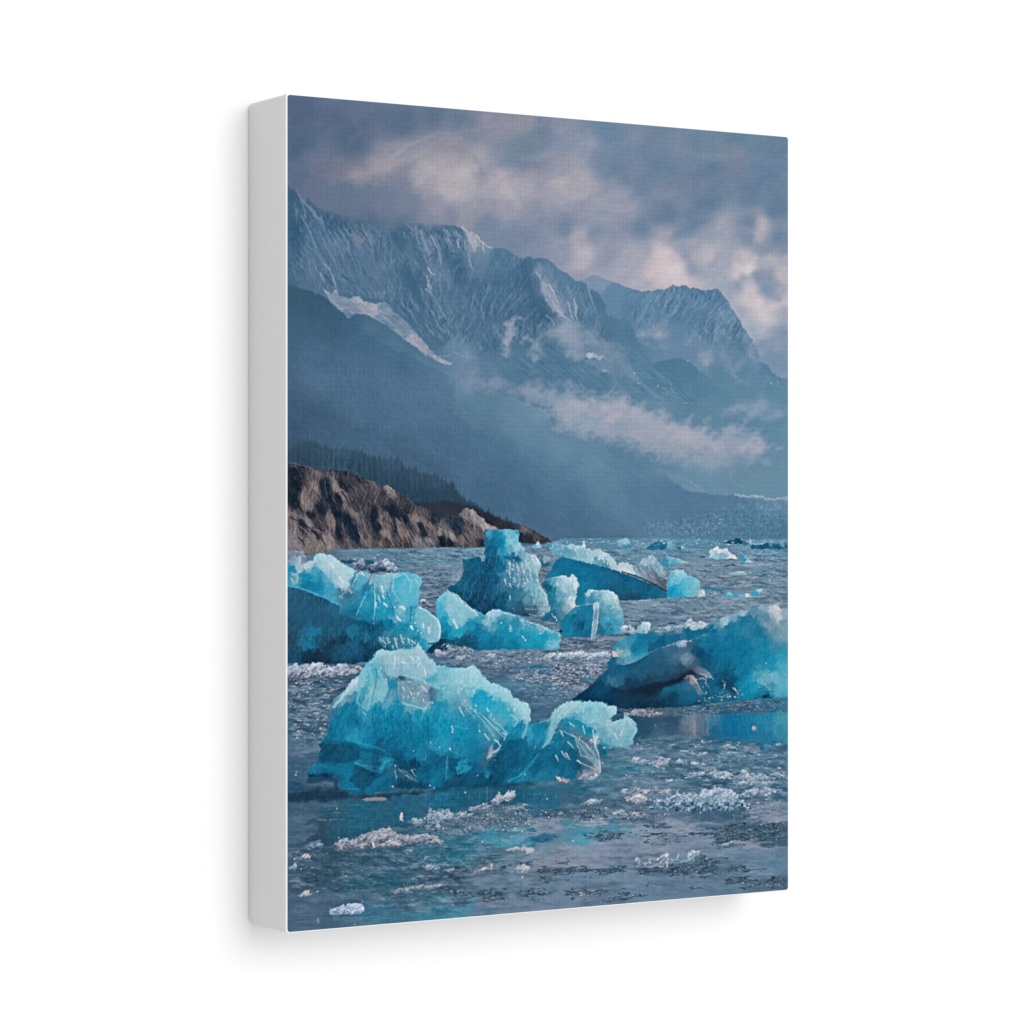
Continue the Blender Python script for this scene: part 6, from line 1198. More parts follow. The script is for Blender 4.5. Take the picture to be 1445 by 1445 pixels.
    # facets, ribs and wet lights of the front berg, read from close crops
    for sh, c, al, so in (("ma 480 70, 560 68, 690 42, 780 130, 805 160, 790 240, 700 250, 600 230, 560 245, 490 230, 470 150", (152, 194, 212), .7, 1.6), ("ma 830 180, 920 200, 1000 200, 1050 170, 1092 200, 1092 320, 960 270, 880 290, 800 290", (132, 192, 212), .6, 2),
                          ("ma 1010 245, 1030 190, 1042 168, 1060 190, 1080 250", (192, 214, 225), .8, 1.2), ("ma 570 260, 700 270, 800 310, 800 380, 770 410, 720 440, 640 420, 575 390, 565 320", (112, 158, 182), .5, 1.6),
                          ("ma 765 300, 802 312, 802 380, 768 400", (76, 122, 152), .8, 1.4), ("ma 110 670, 300 660, 330 760, 260 790, 60 780, 60 740", (18, 78, 108), .6, 2.5), ("ma 290 800, 440 860, 380 920, 330 980, 250 900", (20, 76, 104), .7, 1.6),
                          ("ma 890 760, 960 760, 940 820, 900 880", (14, 80, 112), .6, 2), ("mb 0 160, 60 150, 120 130, 200 220, 300 270, 330 300, 410 340, 415 380, 400 430, 370 400, 330 340, 250 300, 180 260, 100 250, 40 230, 0 240", (152, 206, 222), .6, 3),
                          ("mb 280 530, 400 500, 400 600, 380 690, 320 740, 220 740, 200 650, 240 590", (12, 88, 122), .6, 2.5), ("mb 530 380, 600 330, 670 315, 700 325, 790 320, 860 350, 850 390, 820 400, 830 440, 760 470, 700 440, 640 400, 580 400, 540 470, 520 530, 480 560, 520 450", (146, 196, 212), .55, 2),
                          ("mb 870 440, 910 395, 970 460, 950 540, 900 560, 820 550, 780 520, 760 480, 830 450", (130, 186, 204), .6, 1.5), ("mb 640 500, 740 560, 780 650, 700 620, 660 560", (80, 142, 168), .45, 2.5),
                          ("mb 690 330, 780 325, 800 360, 740 390, 690 370", (122, 190, 212), .6, 1), ("mb 600 400, 700 440, 760 480, 740 520, 660 480, 590 450", (28, 138, 172), .6, 1.4),
                          ("ma 130 640, 170 500, 240 400, 300 395, 300 470, 200 560, 190 640", (14, 122, 158), .4, 3)):
        shape(sh, c, soft=so, rough=.8, alpha=al, tex=lambda X, Y, d: (5 * nz(SOFT, X / .04, Y / .06))[..., None] + 0 * X[..., None])
    marks("""124 192 211 2.2 1.2 .65 | ma 340 200, 320 300, 300 400, 350 440; ma 380 180, 400 280, 390 380, 360 450; ma 440 190, 470 260, 450 340, 430 400; ma 480 260, 490 330, 460 380
 172 210 221 2.6 1.6 .65 | ma 300 250, 220 350, 150 430
 44 128 160 .9 .5 .7 | ma 420 180, 430 240, 410 330, 390 400; ma 500 240, 505 330, 480 400; ma 355 340, 330 400, 300 470; ma 550 250, 555 330, 560 390
 150 200 216 .9 .6 .75 | ma 600 230, 700 250, 760 280, 830 310; ma 590 400, 680 430, 735 445, 770 400; ma 340 460, 355 480
 40 82 106 1.6 1.2 .8 | ma 570 240, 590 244
 36 150 186 1.6 1. .6 | ma 240 640, 280 600, 330 620; ma 300 660, 380 680, 480 710; ma 450 850, 480 790, 500 770; ma 290 790, 350 820, 440 850
 14 80 112 2.2 1.4 .55 | ma 340 700, 450 735, 560 755, 730 785; ma 120 660, 100 720, 60 770
 18 112 148 4 3 .5 | ma 0 830, 100 810, 200 850, 270 860; ma 380 980, 450 900, 540 860
 18 58 82 4 3 .6 | ma 0 905, 100 885, 160 900, 170 955
 40 150 184 1.4 1. .6 | ma 1000 780, 940 820, 950 860, 1030 830; mb 90 620, 40 640, 50 690, 110 660; mb 380 700, 420 640, 460 590; mb 300 735, 350 710, 390 680
 70 152 180 .8 .5 .6 | ma 880 750, 870 900; ma 910 480, 935 560, 1020 575; ma 770 650, 775 700; ma 740 770, 745 720
 16 100 134 1.4 .8 .5 | ma 400 480, 420 640; ma 520 500, 540 660; ma 640 480, 660 700; ma 760 500, 750 640; ma 300 520, 330 600
 30 146 180 1.2 .8 .4 | ma 460 460, 480 640; ma 590 480, 600 680; ma 700 480, 715 700; ma 830 480, 820 620; ma 220 480, 180 600""", .9)
    marks("""205 214 224 1.1 .7 .8 | ma 545 110, 540 165; ma 590 140, 610 150; ma 640 105, 665 130; ma 690 110, 705 130; ma 735 190, 740 235; ma 700 150, 690 170; ma 300 260, 290 280
 204 212 220 1. .7 .65 | ma 595 300, 602 315; ma 640 335, 650 350; ma 600 365, 600 372; ma 660 370, 668 376; ma 715 295, 735 320; ma 725 385, 722 400; ma 700 340, 690 352; ma 745 320, 752 335; ma 625 265, 640 270
 150 172 182 .6 .4 .6 | ma 570 830, 620 850, 690 910; ma 650 840, 680 880; ma 545 840, 550 900
 186 214 225 .45 .3 .6 | mb 70 310, 150 400, 200 470, 250 540; mb 90 330, 170 420, 230 500; mb 170 400, 240 470, 280 510; mb 200 400, 260 450, 300 490; mb 150 380, 250 470; mb 60 330, 130 410; mb 310 390, 350 420, 330 450
 26 136 172 .5 .4 .6 | mb 80 320, 160 412, 215 485; mb 185 400, 250 460, 290 500; mb 100 360, 160 440
 200 212 220 1. .6 .65 | mb 270 482, 288 492, 280 520; mb 178 488, 200 520; mb 230 520, 262 552, 240 575, 205 590; mb 45 350, 70 400; mb 5 450, 15 470; mb 210 600, 195 615
 132 192 208 1.4 .8 .7 | mb 405 400, 392 470, 376 512; mb 540 480, 500 540, 480 560
 190 204 212 .55 .35 .6 | mb 570 470, 640 500, 700 570, 770 650; mb 630 490, 690 530, 740 590, 770 640; mb 650 520, 680 600, 740 620; mb 660 630, 720 660, 760 680; mb 700 540, 760 600; mb 680 560, 750 640; mb 700 600, 770 670
 206 212 218 .9 .55 .7 | mb 740 470, 752 540, 770 600, 780 690; mb 575 478, 586 500; mb 610 530, 640 560; mb 580 580, 600 612; mb 600 590, 620 622; mb 550 600, 560 630; mb 622 430, 640 450; mb 690 450, 700 490; mb 760 500, 752 560; mb 660 628, 680 642; mb 930 425, 940 440; mb 850 485, 870 520; mb 890 470, 880 500
 176 210 220 .7 .5 .7 | mb 910 395, 900 450, 890 500; mb 970 460, 940 520; mb 700 325, 690 380; mb 600 340, 560 400; mb 860 350, 830 390; mb 610 360, 590 400
 180 198 208 1.1 .9 .7 | mb 45 225, 40 270; mb 118 262, 122 278; mb 188 355, 192 368; mb 268 285, 272 298; mb 300 355, 303 366; mb 208 385, 212 395; mb 128 365, 132 378""", .6)
    # snow at its foot
    drift("n 1035 1195, 1070 1165, 1105 1140, 1130 1128, 1165 1150, 1215 1155, 1230 1180, 1180 1205, 1120 1205", (168, 172, 190), (138, 146, 168), n=16)
    drift("n 860 1185, 880 1178, 920 1200, 985 1200, 960 1222, 900 1225", (190, 172, 172), (160, 146, 152), n=12)
    strokes("n 720 1228, 860 1220, 1040 1205; n 985 1203, 1040 1195", (140, 132, 144), .9, .6, .6, .6)
    # dark foot and the mirrored ice below it
    mist("p -20 255, 200 205, 400 190, 480 200, 620 245, 800 255, 1000 225, 1300 205, q 0 195, 300 165, 560 140, 700 150, 560 180, 200 210, p 1300 235, 900 270, 600 290, 300 290, 100 320, -20 320", (26, 52, 74), soft=3, rough=2, thin=.25, alpha=.8)
    shape("p 300 640, 290 480, 345 395, 560 300, 900 285, 1300 240, q 0 200, 300 195, 600 185, 1000 185, 930 290, 860 380, 640 345, 600 325, 350 335, 200 345, 0 385, p 1180 460, 1060 470, 980 500, 880 510, 800 540, 700 578, 600 612, 480 620, 420 670, 370 690",
          N="p 320 560 56 84 106, 450 400 48 92 116, 600 400 36 96 124, 800 420 40 96 124, 1000 320 34 98 128, 1350 300 24 104 136, 1200 420 46 102 128, 450 580 34 88 112, 900 300 44 92 116, q 100 260 32 92 120, 300 260 36 94 122, 700 260 40 102 132, 850 330 44 104 134, 950 210 58 104 128, 200 320 44 98 124, 600 220 30 90 118",
          soft=3, rough=1.6, alpha=.85, warp=3, ws=.1, p=3)
    shape("o 100 700, 300 675, 520 662, 690 655, 1000 648, 1420 635, 1420 890, 1150 885, 1000 876, 820 858, 690 835, 520 826, 330 836, 140 862", N="""o 180 760 46 84 110, 400 720 52 86 114, 400 800 60 94 122, 560 700 112 124 146, 590 760 116 124 142, 640 700 96 118 144, 670 790 88 116 140,
     620 820 86 114 138, 740 700 58 120 152, 760 790 24 100 136, 900 700 14 110 152, 900 800 18 106 148, 1050 760 22 116 156, 1200 700 34 126 162, 1300 780 58 138 166, 1200 840 34 116 152, 1350 700 70 150 174, 300 830 74 106 132""", soft=2, rough=1.2, alpha=.9, warp=2, ws=.1, p=3.2)
    strokes("o 1180 720, 1240 718; o 1140 715, 1200 712; o 760 700, 820 704; o 330 730, 420 735; o 850 850, 960 845; o 540 850, 640 845; o 1000 870, 1160 868", (120, 132, 150), .7, .5, .7)
    for s, c, al in (("p 580 300, 900 280, 900 480, 600 560, 560 400", (34, 100, 128), .4), ("p 1310 240, 1400 240, 1390 340, 1320 340", (22, 112, 146), .5), ("p 290 390, 340 390, 350 640, 290 620", (52, 78, 100), .5),
                     ("q 610 200, 850 180, 860 380, 640 350", (36, 100, 132), .4), ("q 20 180, 260 200, 260 330, 0 320", (24, 92, 122), .45)):
        mist(s, c, soft=4, rough=2, thin=.3, alpha=al)
    grain("p 300 270, 1445 230, q 900 200, 900 380, 0 380, p 1000 480, 400 640", 4, MID, 90, .1, .03, (.6, 1, 1.1), 8)
    grain("p 300 270, 1445 230, q 900 200, 900 380, 0 380, p 1000 480, 400 640", 3, MID, 0, .25, .03, (1, 1, 1), 8)
    grain("o 500 650, 1390 640, 1390 880, 700 840, 520 800", 3, SOFT, 90, .1, .025, (.7, 1, 1.1), 8)
    strokes("o 590 640, 595 820; o 600 720, 596 800; o 640 650, 640 690; q 1225 130, 1228 230, 1190 270; q 278 190, 278 400", (160, 158, 172), 2.2, 1.2, .35, .5)
    for x, w in ((570, 2.5), (600, 3.5), (715, 3)):
        stroke("o %d 660, %d 820" % (x, x), (132, 142, 160), w, w * .6, .35, rough=1)
    drift("o -20 640, 100 610, 220 615, 360 640, 250 670, 0 665", (150, 144, 154), (110, 116, 132), n=60)
    scatter("o 360 610, 1390 520, 1390 640, 700 640, 400 660", 260, (140, 142, 156), (.6, 2.6), (.3, .8), (.3, .7), 18)
    scatter("o 360 600, 1390 540, 1390 640, 700 640, 400 660", 160, (30, 78, 104), (.8, 3), (.3, .8), (.3, .6), 8)
    strokes("o 700 570, 1000 540, 1200 525, 1380 515; o 1000 620, 1380 600; o 560 600, 800 640", (150, 140, 148), .8, .5, .6, 1)
    blob(*pts("o 1102 768")[0], 3.6, 3.8, (150, 156, 166), .95)
    blob(*pts("o 1096 764")[0], 1.6, 1.8, (186, 186, 192), .8)
    blob(*pts("o 1210 935")[0], 3.6, 3.6, (40, 140, 178), .85)
    dots("o 265 745, 1320 900, 1300 905, 570 980", (196, 192, 198), 1.6, 1.4, .85)
    # floes on the right
    for s, t, b in (("o 820 930, 880 905, 930 915, 960 935, 900 950", (152, 158, 176), (120, 138, 160)), ("o 545 985, 575 960, 600 985, 700 970, 725 985, 640 1000", (180, 170, 178), (130, 140, 160)),
                    ("o 40 1030, 100 1000, 200 1040, 270 1050, 310 1000, 340 1020, 400 1030, 370 1060, 200 1075, 60 1060", (164, 170, 186), (126, 146, 170)),
                    ("o 215 1100, 260 1060, 310 1040, 370 1085, 300 1110", (150, 152, 172), (120, 140, 162)), ("o 420 1060, 470 1025, 540 1055, 500 1075", (150, 170, 190), (110, 142, 168)),
                    ("o 560 1065, 600 1045, 640 1070, 600 1082", (184, 182, 192), (140, 152, 172)), ("o 500 1170, 560 1140, 720 1150, 640 1175, 540 1185", (150, 160, 178), (116, 140, 162)),
                    ("o 720 1140, 770 1120, 830 1135, 900 1150, 960 1165, 1000 1130, 1030 1120, 1060 1155, 1130 1200, 1080 1215, 960 1185, 820 1195, 740 1175", (178, 186, 202), (138, 156, 180)),
                    ("o 1090 1180, 1140 1135, 1200 1160, 1240 1190, 1180 1210", (158, 184, 202), (126, 152, 178)), ("o 1240 1160, 1390 1140, 1390 1200, 1300 1185", (140, 152, 174), (108, 132, 156)),
                    ("o 890 1240, 1000 1220, 1270 1220, 1260 1245, 1000 1258", (140, 156, 178), (112, 136, 160)), ("o 350 1215, 400 1195, 440 1215, 390 1225", (150, 164, 184), (118, 140, 164)),
                    ("o -20 1290, 60 1270, 200 1280, 460 1285, 440 1310, 300 1340, 100 1345, -20 1350", (152, 156, 172), (118, 132, 152))):
        drift(s, t, b, rough=1.4, n=22)
    strokes("o 270 1060, 320 1050, 370 1085; o 540 970, 590 990; o 1040 1170, 1120 1205", (208, 168, 152), 1.5, .8, .65, .6)
    drift("o 10 1385, 60 1350, 130 1335, 195 1345, 190 1385, 100 1400", (212, 194, 196), (160, 156, 172), n=24)
    drift("r 215 350, 260 300, 285 272, 310 290, 380 270, 460 235, 560 225, 640 245, 700 205, 780 190, 850 195, 930 215, 970 240, 985 290, 1060 325, 1080 370, 1000 385, 880 395, 700 405, 500 400, 330 385, 220 370", (156, 178, 202), (112, 146, 176), (70, 104, 132), rough=1.6, n=150)
    drift("r 590 290, 640 240, 700 200, 800 185, 900 205, 975 245, 970 300, 880 330, 760 320, 640 330", (172, 188, 206), (134, 160, 184), (110, 142, 168), rough=1.6, n=110)
    drift("r 975 250, 1030 215, 1120 200, 1200 185, 1270 200, 1285 230, 1200 255, 1060 275", (158, 172, 192), (120, 144, 170), (84, 116, 142), rough=1.4, n=50)
    strokes("r 890 300, 900 340, 895 390; r 920 290, 920 360; r 1000 310, 1020 350, 1060 360; r 270 290, 290 300; r 650 330, 640 370", (200, 204, 212), 1.2, .7, .7, .5)
    blob(*pts("r 1000 335")[0], 2.2, 3, (38, 62, 84), .8)
    dots("r 290 290, 600 320, 1010 300, 1320 300, 1060 330", (196, 200, 208), 2., 1.8, .7)
    drift("r -40 440, 0 400, 60 385, 150 400, 140 430, 400 410, 360 430, 150 455, 0 465", (132, 146, 164), (84, 106, 128), n=60)
    mist("r 380 410, 700 420, 1060 390, 1060 440, 900 480, 600 490, 400 470", (72, 104, 130), soft=4, rough=3, thin=.4, alpha=.7)
    strokes("r 640 410, 640 470; r 1000 400, 1000 470; r 930 420, 935 470; r 1040 400, 1040 450", (140, 160, 176), 1.4, .8, .45, .6)
    for s, n in (("r 160 515, 220 500, 400 505, 405 540, 280 530", 26), ("r 45 590, 60 570, 120 580, 250 575, 420 580, 560 570, 700 560, 720 590, 560 585, 380 600, 320 620, 280 600, 120 600", 60), ("r 175 655, 220 640, 290 645, 280 660", 14), ("r 310 650, 360 630, 460 650, 470 660, 390 660", 20),
                 ("r 540 580, 640 560, 780 545, 850 510, 960 500, 1080 490, 1200 500, 1300 490, 1390 480, 1390 645, 1250 640, 1100 640, 960 655, 910 670, 850 700, 780 700, 735 675, 760 630, 720 600, 640 580", 330), ("r 1235 660, 1300 640, 1300 670, 1250 680", 8),
                 ("r 60 850, 90 820, 300 840, 480 830, 560 830, 640 790, 700 775, 790 800, 810 860, 780 910, 820 940, 700 945, 560 935, 480 950, 390 950, 360 920, 200 925, 100 890", 260), ("r 880 870, 960 840, 1020 870, 1100 880, 1180 890, 1100 905, 900 895", 50),
                 ("r 840 960, 950 945, 1060 950, 1180 960, 1140 1020, 1060 1040, 950 1020, 870 990", 120), ("r 1190 1020, 1260 950, 1340 930, 1390 950, 1390 1030, 1250 1035", 70), ("r -30 1080, 20 1070, 60 1100, 180 1110, 100 1135, -30 1140", 40), ("r 550 1040, 580 1020, 640 1035, 600 1045", 10),
                 ("r 200 1020, 260 1015, 260 1028, 210 1028", 6), ("r 700 790, 800 775, 880 770, 860 790", 12),
                 ("q 700 900, 760 870, 920 870, 1080 865, 1280 870, 1390 850, 1445 860, 1445 910, 1300 920, 1100 900, 1000 930, 860 930, 720 925", 130), ("q 730 945, 850 940, 960 960, 820 985, 740 985", 26), ("q 1140 960, 1250 930, 1240 960, 1170 970", 12),
                 ("q -20 1060, 240 1070, 300 1050, 440 1100, 400 1140, 270 1150, 200 1130, -20 1130", 110), ("q 440 1055, 560 1050, 700 1060, 840 1090, 740 1115, 590 1115, 640 1090", 60), ("q 930 1080, 980 1060, 1100 1060, 1230 1045, 1290 1080, 1200 1095, 1120 1110, 1000 1130", 70),
                 ("q 1260 1150, 1330 1120, 1420 1080, 1445 1100, 1430 1140, 1300 1160", 30), ("q 1110 600, 1180 570, 1300 560, 1420 570, 1420 620, 1250 640, 1150 630", 90), ("q 540 840, 660 825, 670 840, 560 850", 16), ("q 390 865, 480 855, 470 870, 400 878", 10),
                 ("q 830 835, 960 820, 950 835, 840 845", 8), ("q 700 610, 900 600, 860 620, 720 630", 14), ("q 1170 530, 1260 525, 1260 538, 1180 540", 8), ("q 170 800, 270 780, 260 800, 190 805", 12)):
        dark_slush(s, n)
    # ice shards standing in the dark slush
    for s, t, b in (("r 80 830, 110 780, 130 800, 170 815, 210 790, 230 830, 270 820, 290 780, 330 750, 360 740, 385 760, 380 830, 370 865, 260 870, 100 865", (168, 176, 194), (116, 136, 158)),
                    ("r 380 830, 400 780, 440 800, 465 755, 460 790, 510 780, 560 735, 590 722, 640 725, 635 750, 600 770, 595 810, 520 830", (172, 192, 208), (112, 146, 172)), ("r 790 680, 850 665, 900 632, 930 650, 870 680", (160, 172, 184), (112, 134, 152))):
        drift(s, t, b, rough=.9, n=26)
    strokes("r 350 745, 365 790, 360 860; r 285 800, 320 770; r 550 740, 545 800; r 600 735, 630 735; r 215 800, 225 830; r 590 750, 580 790; r 445 790, 465 760", (214, 216, 224), 1.3, .7, .85, .4)
    dots("r 910 640, 915 650, 1010 1000, 75 1105, 620 900, 700 790", (206, 208, 214), 1.5, 1.3, .8)
    # floes in the left foreground
    drift("p 425 675, 460 620, 520 615, 570 625, 620 610, 700 575, 770 550, 800 540, 850 520, 900 530, 940 560, 960 580, 1040 595, 1100 590, 1150 600, 1210 580, 1300 600, 1310 625, 1365 640, 1360 665, 1260 660, 1100 660, 1000 690, 860 700, 700 705, 560 712, 470 735, 440 705", (146, 146, 164), (132, 134, 154), (104, 108, 126), rough=1.4, n=130)
    drift("p 430 675, 470 620, 560 625, 640 650, 600 690, 480 700", (156, 162, 182), (134, 142, 164), (110, 112, 128), n=30)
    drift("p 860 650, 910 625, 1000 640, 990 665, 880 675", (176, 174, 186), (146, 150, 168), n=14)
    drift("p 1040 630, 1100 610, 1190 580, 1240 590, 1250 620, 1120 650", (150, 158, 176), (128, 138, 158), n=20)
    drift("p 1280 640, 1330 625, 1365 645, 1340 670", (186, 170, 172), (140, 136, 150), n=8)
    dots("p 755 660, 760 675, 765 690, 900 640", (226, 224, 226), 1.7, 2.2, .95)
    strokes("p 780 720, 790 830; p 765 720, 810 800", (140, 150, 164), 1.2, .6, .35, .8)
    drift("p 1200 560, 1205 470, 1220 380, 1240 340, 1262 370, 1350 380, 1420 390, 1445 400, q 0 400, 60 395, 150 405, 160 420, 60 440, p 1445 470, 1330 460, 1320 540, 1300 560", (150, 162, 184), (100, 130, 154), (84, 114, 138), rough=1.6, n=60)
    drift("p 1060 470, 1100 450, 1200 455, 1200 500, 1130 520, 1090 500", (130, 150, 172), (92, 122, 146), n=22)
    shape("p 975 470, 985 420, 1000 400, 1012 430, 1010 475", (196, 190, 196), soft=.9, rough=.6)
    drift("p 1280 520, 1310 490, 1330 520, 1310 560", (172, 172, 184), (130, 146, 164), n=8)
    shape("p 650 290, 700 280, 790 268, 860 278, 880 292, 780 300, 700 298", (142, 134, 140), soft=1, rough=.8, alpha=.9)
    strokes("p 340 462, 520 458; p 280 465, 400 462; p 370 375, 395 372; p 420 400, 530 402; p 445 365, 447 380", (134, 150, 164), .9, .6, .6, .6)
    drift("p 40 800, 100 780, 140 760, 200 750, 230 775, 160 795, 60 810", (176, 168, 178), (130, 132, 148), n=16)
    drift("p 40 870, 90 840, 115 870, 100 885, 40 890", (142, 158, 182), (112, 134, 160), n=8)
    drift("p 130 690, 220 660, 260 630, 320 640, 330 680, 200 710", (108, 136, 162), (92, 122, 150), n=10)
    drift("p 90 1110, 140 1085, 190 1065, 215 1060, 215 1090, 290 1070, 280 1085, 205 1105, 180 1118", (186, 170, 176), (140, 138, 152), n=18)
    drift("p 460 960, 500 920, 570 950, 540 980", (104, 130, 152), (86, 112, 134), n=10)
    drift("p 1000 740, 1060 710, 1110 735, 1060 760", (96, 138, 164), (78, 120, 146), n=8)
    drift("p 1180 860, 1230 830, 1290 825, 1325 860, 1290 890, 1220 900", (140, 156, 176), (104, 126, 148), n=26)
    drift("p 1350 890, 1440 870, q 0 870, 0 890, p 1400 905", (146, 152, 168), (110, 122, 142), n=12)
    drift("p 915 1075, 960 1050, 1060 1030, 1200 1015, 1350 1005, 1340 1025, 1200 1040, 1060 1060, 950 1090", (150, 150, 164), (108, 120, 138), n=50)
    drift("p 1370 1190, 1445 1170, q 0 1170, p 1440 1200", (120, 140, 164), (100, 124, 150), n=6)
    drift("p 382 1240, 400 1220, 440 1210, 480 1195, 505 1180, 515 1195, 545 1170, 580 1165, 640 1172, 680 1195, 685 1240, 640 1262, 540 1270, 440 1272, 390 1268", (176, 192, 216), (154, 176, 206), (120, 152, 184), rough=.9, n=60)
    mist("p 400 1280, 660 1275, 660 1330, 600 1360, 480 1330, 420 1300", (98, 140, 168), soft=3, rough=2, thin=.5, alpha=.7)
    strokes("p 660 1280, 640 1320; p 420 1290, 440 1310", (140, 170, 190), 1, .6, .5, .6)
    dots("p 600 1350, 720 930, 145 880, 925 180, 1200 790, 290 1325, 1420 1070, 980 1050, 450 365, 105 55, 665 1160, 100 80", (190, 196, 206), 1.5, 1.4, .85)
    drift("p 260 1325, 290 1310, 300 1330, 280 1338", (126, 150, 176), (100, 128, 156), n=3)
    # middle foreground bits
    drift("q 120 350, 200 340, 300 330, 350 270, 380 235, 420 250, 460 205, 510 215, 518 255, 480 300, 410 310, 380 340, 300 350, 240 385, 130 380", (160, 166, 182), (120, 140, 160), rough=1.6, n=70)
    drift("q 355 265, 385 235, 412 262, 400 300, 370 310", (176, 168, 178), (140, 146, 162), n=12)
    drift("q 420 250, 460 205, 512 215, 515 260, 470 300", (184, 178, 188), (150, 156, 172), n=16)
    drift("q 400 355, 480 345, 600 325, 640 318, 640 338, 540 370, 440 375", (148, 162, 182), (112, 136, 158), n=18)
    drift("q 1040 335, 1100 310, 1180 285, 1250 300, 1240 325, 1120 340", (158, 168, 184), (112, 134, 156), n=26)
    drift("q 1340 390, 1400 380, 1445 385, 1445 440, 1390 430", (136, 150, 168), (104, 124, 146), n=16)
    drift("q 885 410, 900 370, 915 385, 910 420", (170, 180, 192), (130, 150, 168), n=5)
    drift("q 430 715, 500 695, 600 692, 650 688, 690 715, 660 735, 560 720, 460 725", (178, 172, 184), (150, 156, 176), n=16)
    shape("q 620 745, 600 710, 640 690, 685 715, 670 735", (190, 184, 194), soft=1.2, rough=.8, alpha=.8)
    drift("q 525 880, 545 842, 590 850, 640 845, 650 875, 600 910, 540 915", (180, 176, 190), (140, 148, 168), n=26)
    drift("q 150 935, 190 895, 250 865, 290 880, 320 840, 330 880, 260 890, 200 920", (172, 164, 174), (120, 126, 142), n=18)
    shape("q 880 740, 890 712, 960 708, 965 735, 920 760", (122, 126, 144), soft=1.4, rough=1, alpha=.75)
    strokes("q 890 720, 920 705, 960 720; q 900 755, 960 735; q 810 725, 870 735", (176, 172, 184), .8, .5, .7, .6)
    drift("q 1060 1110, 1075 1070, 1100 1085, 1105 1110", (166, 164, 178), (124, 136, 156), n=6)
    shape("q 300 640, 420 600, 560 590, 640 610, 640 660, 480 690, 330 700", (86, 156, 182), soft=5, rough=3, alpha=.35)
    shape("q 930 560, 1080 540, 1280 520, 1360 510, 1350 540, 1150 570, 960 575", (62, 146, 174), soft=2, rough=1.5, alpha=.7)
    shape("q 985 640, 1060 610, 1150 620, 1160 650, 1020 665", (84, 156, 184), soft=2, rough=1.5, alpha=.7)
    shape("q 660 600, 760 585, 860 590, 800 610, 670 620", (36, 112, 148), soft=1.5, rough=1.2, alpha=.8)
    strokes("q 640 660, 1000 650; q 700 680, 980 690; q 860 620, 1000 600; q 600 760, 1100 790; q 300 990, 1200 980; q 700 1010, 1445 1030; q 600 1160, 1300 1130; r 0 960, 600 950; r 0 560, 700 530; r 600 800, 1390 760; r 200 1060, 1100 1010; r 800 720, 1390 680; p 40 1160, 700 1100; p 40 1260, 360 1200; p 700 1250, 1445 1180; p 60 560, 300 540", (104, 136, 164), .9, .5, .3, 1.5)
    strokes("r 950 690, 1250 690; r 0 700, 480 690; q 1000 760, 1300 720; r 420 560, 560 530; r 1090 450, 1390 400", (160, 156, 174), 1.6, 1., .35, 1.5)
    dots("q 95 230, 240 650, 270 1080, 35 1070, 580 950, 540 660, 1010 640, 780 400, 520 400, 630 470, 640 500, 575 560, 1250 370, 1290 360, 1080 1080, 490 600, 750 290, 790 285", (200, 198, 204), 1.5, 1.5, .85)


def finish_print():
    # local contrast of a photograph, then a little print sharpening
    fy = np.fft.fftfreq(H)[:, None]; fx = np.fft.rfftfreq(W)[None, :]
    G = np.exp(-2 * (math.pi * 1.7) ** 2 * (fx * fx + fy * fy))
    G7 = np.exp(-2 * (math.pi * 8.0) ** 2 * (fx * fx + fy * fy))
    L = IMG.mean(-1)
    hi = L - np.fft.irfft2(np.fft.rfft2(L) * G7, s=(H, W))
    edge = np.minimum(np.minimum(np.arange(H)[:, None], np.arange(H)[::-1][:, None]), np.minimum(np.arange(W)[None, :], np.arange(W)[::-1][None, :]))
    IMG[...] += (np.clip(hi, -40, 40) * (.06 + .28 * sstep(330, 480, TY - .12 * (TX - 405))) * np.clip(edge / 20., 0, 1))[..., None]
    for ch in range(3):
        low = np.fft.irfft2(np.fft.rfft2(IMG[..., ch]) * G, s=(H, W))
        hi = IMG[..., ch] - low
        hi[:6] = 0; hi[-6:] = 0; hi[:, :6] = 0; hi[:, -6:] = 0
        IMG[..., ch] += .45 * hi
    lum = IMG.mean(-1, keepdims=True)
    sat = (IMG.max(-1, keepdims=True) - IMG.min(-1, keepdims=True)) / np.maximum(IMG.max(-1, keepdims=True), 1)
    vivid = sstep(.45, .75, sat)
    # printer's tone: a little less blue, a fine ink grain
    IMG[...] = (lum + (lum - 152) * (.10 - .06 * vivid) + 5 * vivid + (IMG - lum) * (.93 + .09 * vivid)) * np.array((.965, .975, .970), np.float32)
    IMG[...] += (2.0 * nz(FINE, TX / .55, TY / .55))[..., None]


for step in (paint_sky, paint_mountains, paint_slopes, paint_shore, paint_water, paint_bergs, paint_front, finish_print):
    step()

# ---------------------------------------------------------------- ink on cloth
GAIN = 1.22                                   # light falling on the front of the canvas, so that ink values are reflectances
srgb = np.clip(IMG / 255.0, 0, 1)
lin = np.where(srgb <= 0.04045, srgb / 12.92, ((srgb + 0.055) / 1.055) ** 2.4) / GAIN
px = np.ones((H, W, 4), np.float32)
px[..., :3] = lin[::-1]
ink = bpy.data.images.new("iceberg_print_ink", W, H, alpha=False, float_buffer=True)
ink.colorspace_settings.name = 'Linear Rec.709'
ink.pixels.foreach_set(px.ravel())
ink.update()
ink.pack()

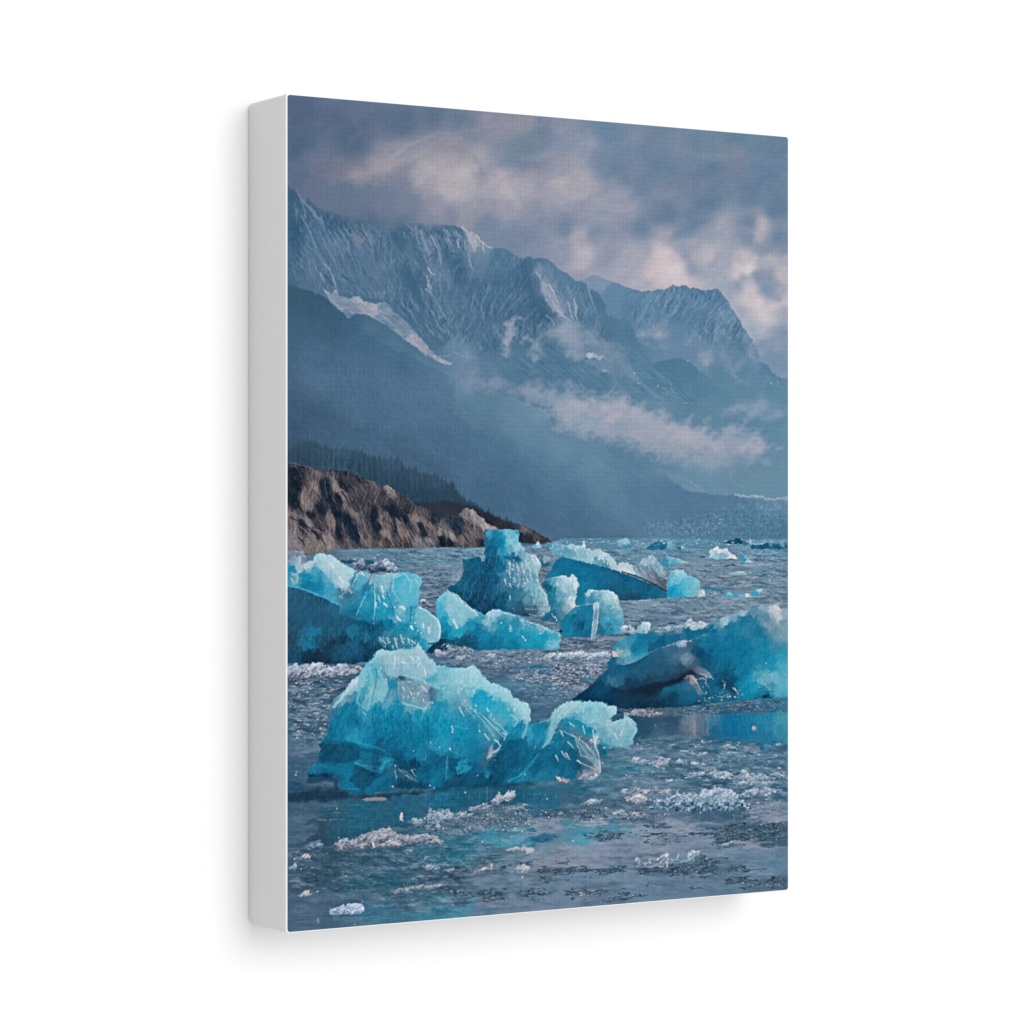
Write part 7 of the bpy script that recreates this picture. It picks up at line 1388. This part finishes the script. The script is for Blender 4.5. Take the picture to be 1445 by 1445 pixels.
m_print, nt, nd, bs = new_mat("printed_canvas_cloth")
bs.inputs["Roughness"].default_value = 0.7
bs.inputs["Specular IOR Level"].default_value = 0.02
tc = nd.new("ShaderNodeTexCoord")
tex = nd.new("ShaderNodeTexImage"); tex.image = ink; tex.interpolation = 'Cubic'; tex.extension = 'EXTEND'
nt.links.new(tc.outputs["UV"], tex.inputs["Vector"])
threads = []
for axis, pitch in (('X', 0.00262), ('Z', 0.00255), ('X', 0.00087), ('Z', 0.00085)):
    wv = nd.new("ShaderNodeTexWave"); wv.wave_type = 'BANDS'; wv.bands_direction = axis
    wv.inputs["Scale"].default_value = 0.3142 / pitch
    wv.inputs["Distortion"].default_value = 1.6
    wv.inputs["Detail"].default_value = 3.0
    wv.inputs["Detail Scale"].default_value = 0.6
    nt.links.new(tc.outputs["Object"], wv.inputs["Vector"]); threads.append(wv)


def math_node(op, a, b):
    n = nd.new("ShaderNodeMath"); n.operation = op
    for i, v in enumerate((a, b)):
        if isinstance(v, (int, float)):
            n.inputs[i].default_value = v
        else:
            nt.links.new(v, n.inputs[i])
    return n.outputs[0]


w = math_node('ADD', math_node('ADD', threads[0].outputs["Fac"], threads[1].outputs["Fac"]), math_node('ADD', threads[2].outputs["Fac"], threads[3].outputs["Fac"]))
tone = math_node('ADD', math_node('MULTIPLY', w, 0.045), 0.91)          # ink lies thinner on the raised threads
mul = nd.new("ShaderNodeMixRGB"); mul.blend_type = 'MULTIPLY'; mul.inputs[0].default_value = 1.0
comb = nd.new("ShaderNodeCombineColor")
for i in range(3):
    nt.links.new(tone, comb.inputs[i])
nt.links.new(tex.outputs["Color"], mul.inputs[1]); nt.links.new(comb.outputs[0], mul.inputs[2])
nt.links.new(mul.outputs[0], bs.inputs["Base Color"])
bp = nd.new("ShaderNodeBump"); bp.inputs["Strength"].default_value = 0.15; bp.inputs["Distance"].default_value = 0.0002
nt.links.new(w, bp.inputs["Height"]); nt.links.new(bp.outputs["Normal"], bs.inputs["Normal"])

bm = bmesh.new()
uvl = bm.loops.layers.uv.new("UVMap")
fr = rounded_rect(CW, CH, 0.0013)
front = [bm.verts.new((x, -CD - 0.00022, z + CH / 2)) for x, z in fr]
lip = [bm.verts.new((x, -CD - 0.00004, z + CH / 2)) for x, z in rounded_rect(CW + 0.0003, CH + 0.0003, 0.0014)]
n = len(front)
faces = [bm.faces.new(front)]
for i in range(n):
    faces.append(bm.faces.new((front[i], front[(i + 1) % n], lip[(i + 1) % n], lip[i])))
bmesh.ops.recalc_face_normals(bm, faces=faces)
bm.normal_update()
if faces[0].normal.y > 0:
    bmesh.ops.reverse_faces(bm, faces=bm.faces[:])
for f in bm.faces:
    for lp in f.loops:
        lp[uvl].uv = (min(1, max(0, lp.vert.co.x / CW + 0.5)), min(1, max(0, lp.vert.co.z / CH)))
face = link_mesh("printed_front", bm, m_print, canvas)
face["label"] = "matte woven front printed with turquoise icebergs on a grey fjord below cloudy mountains"
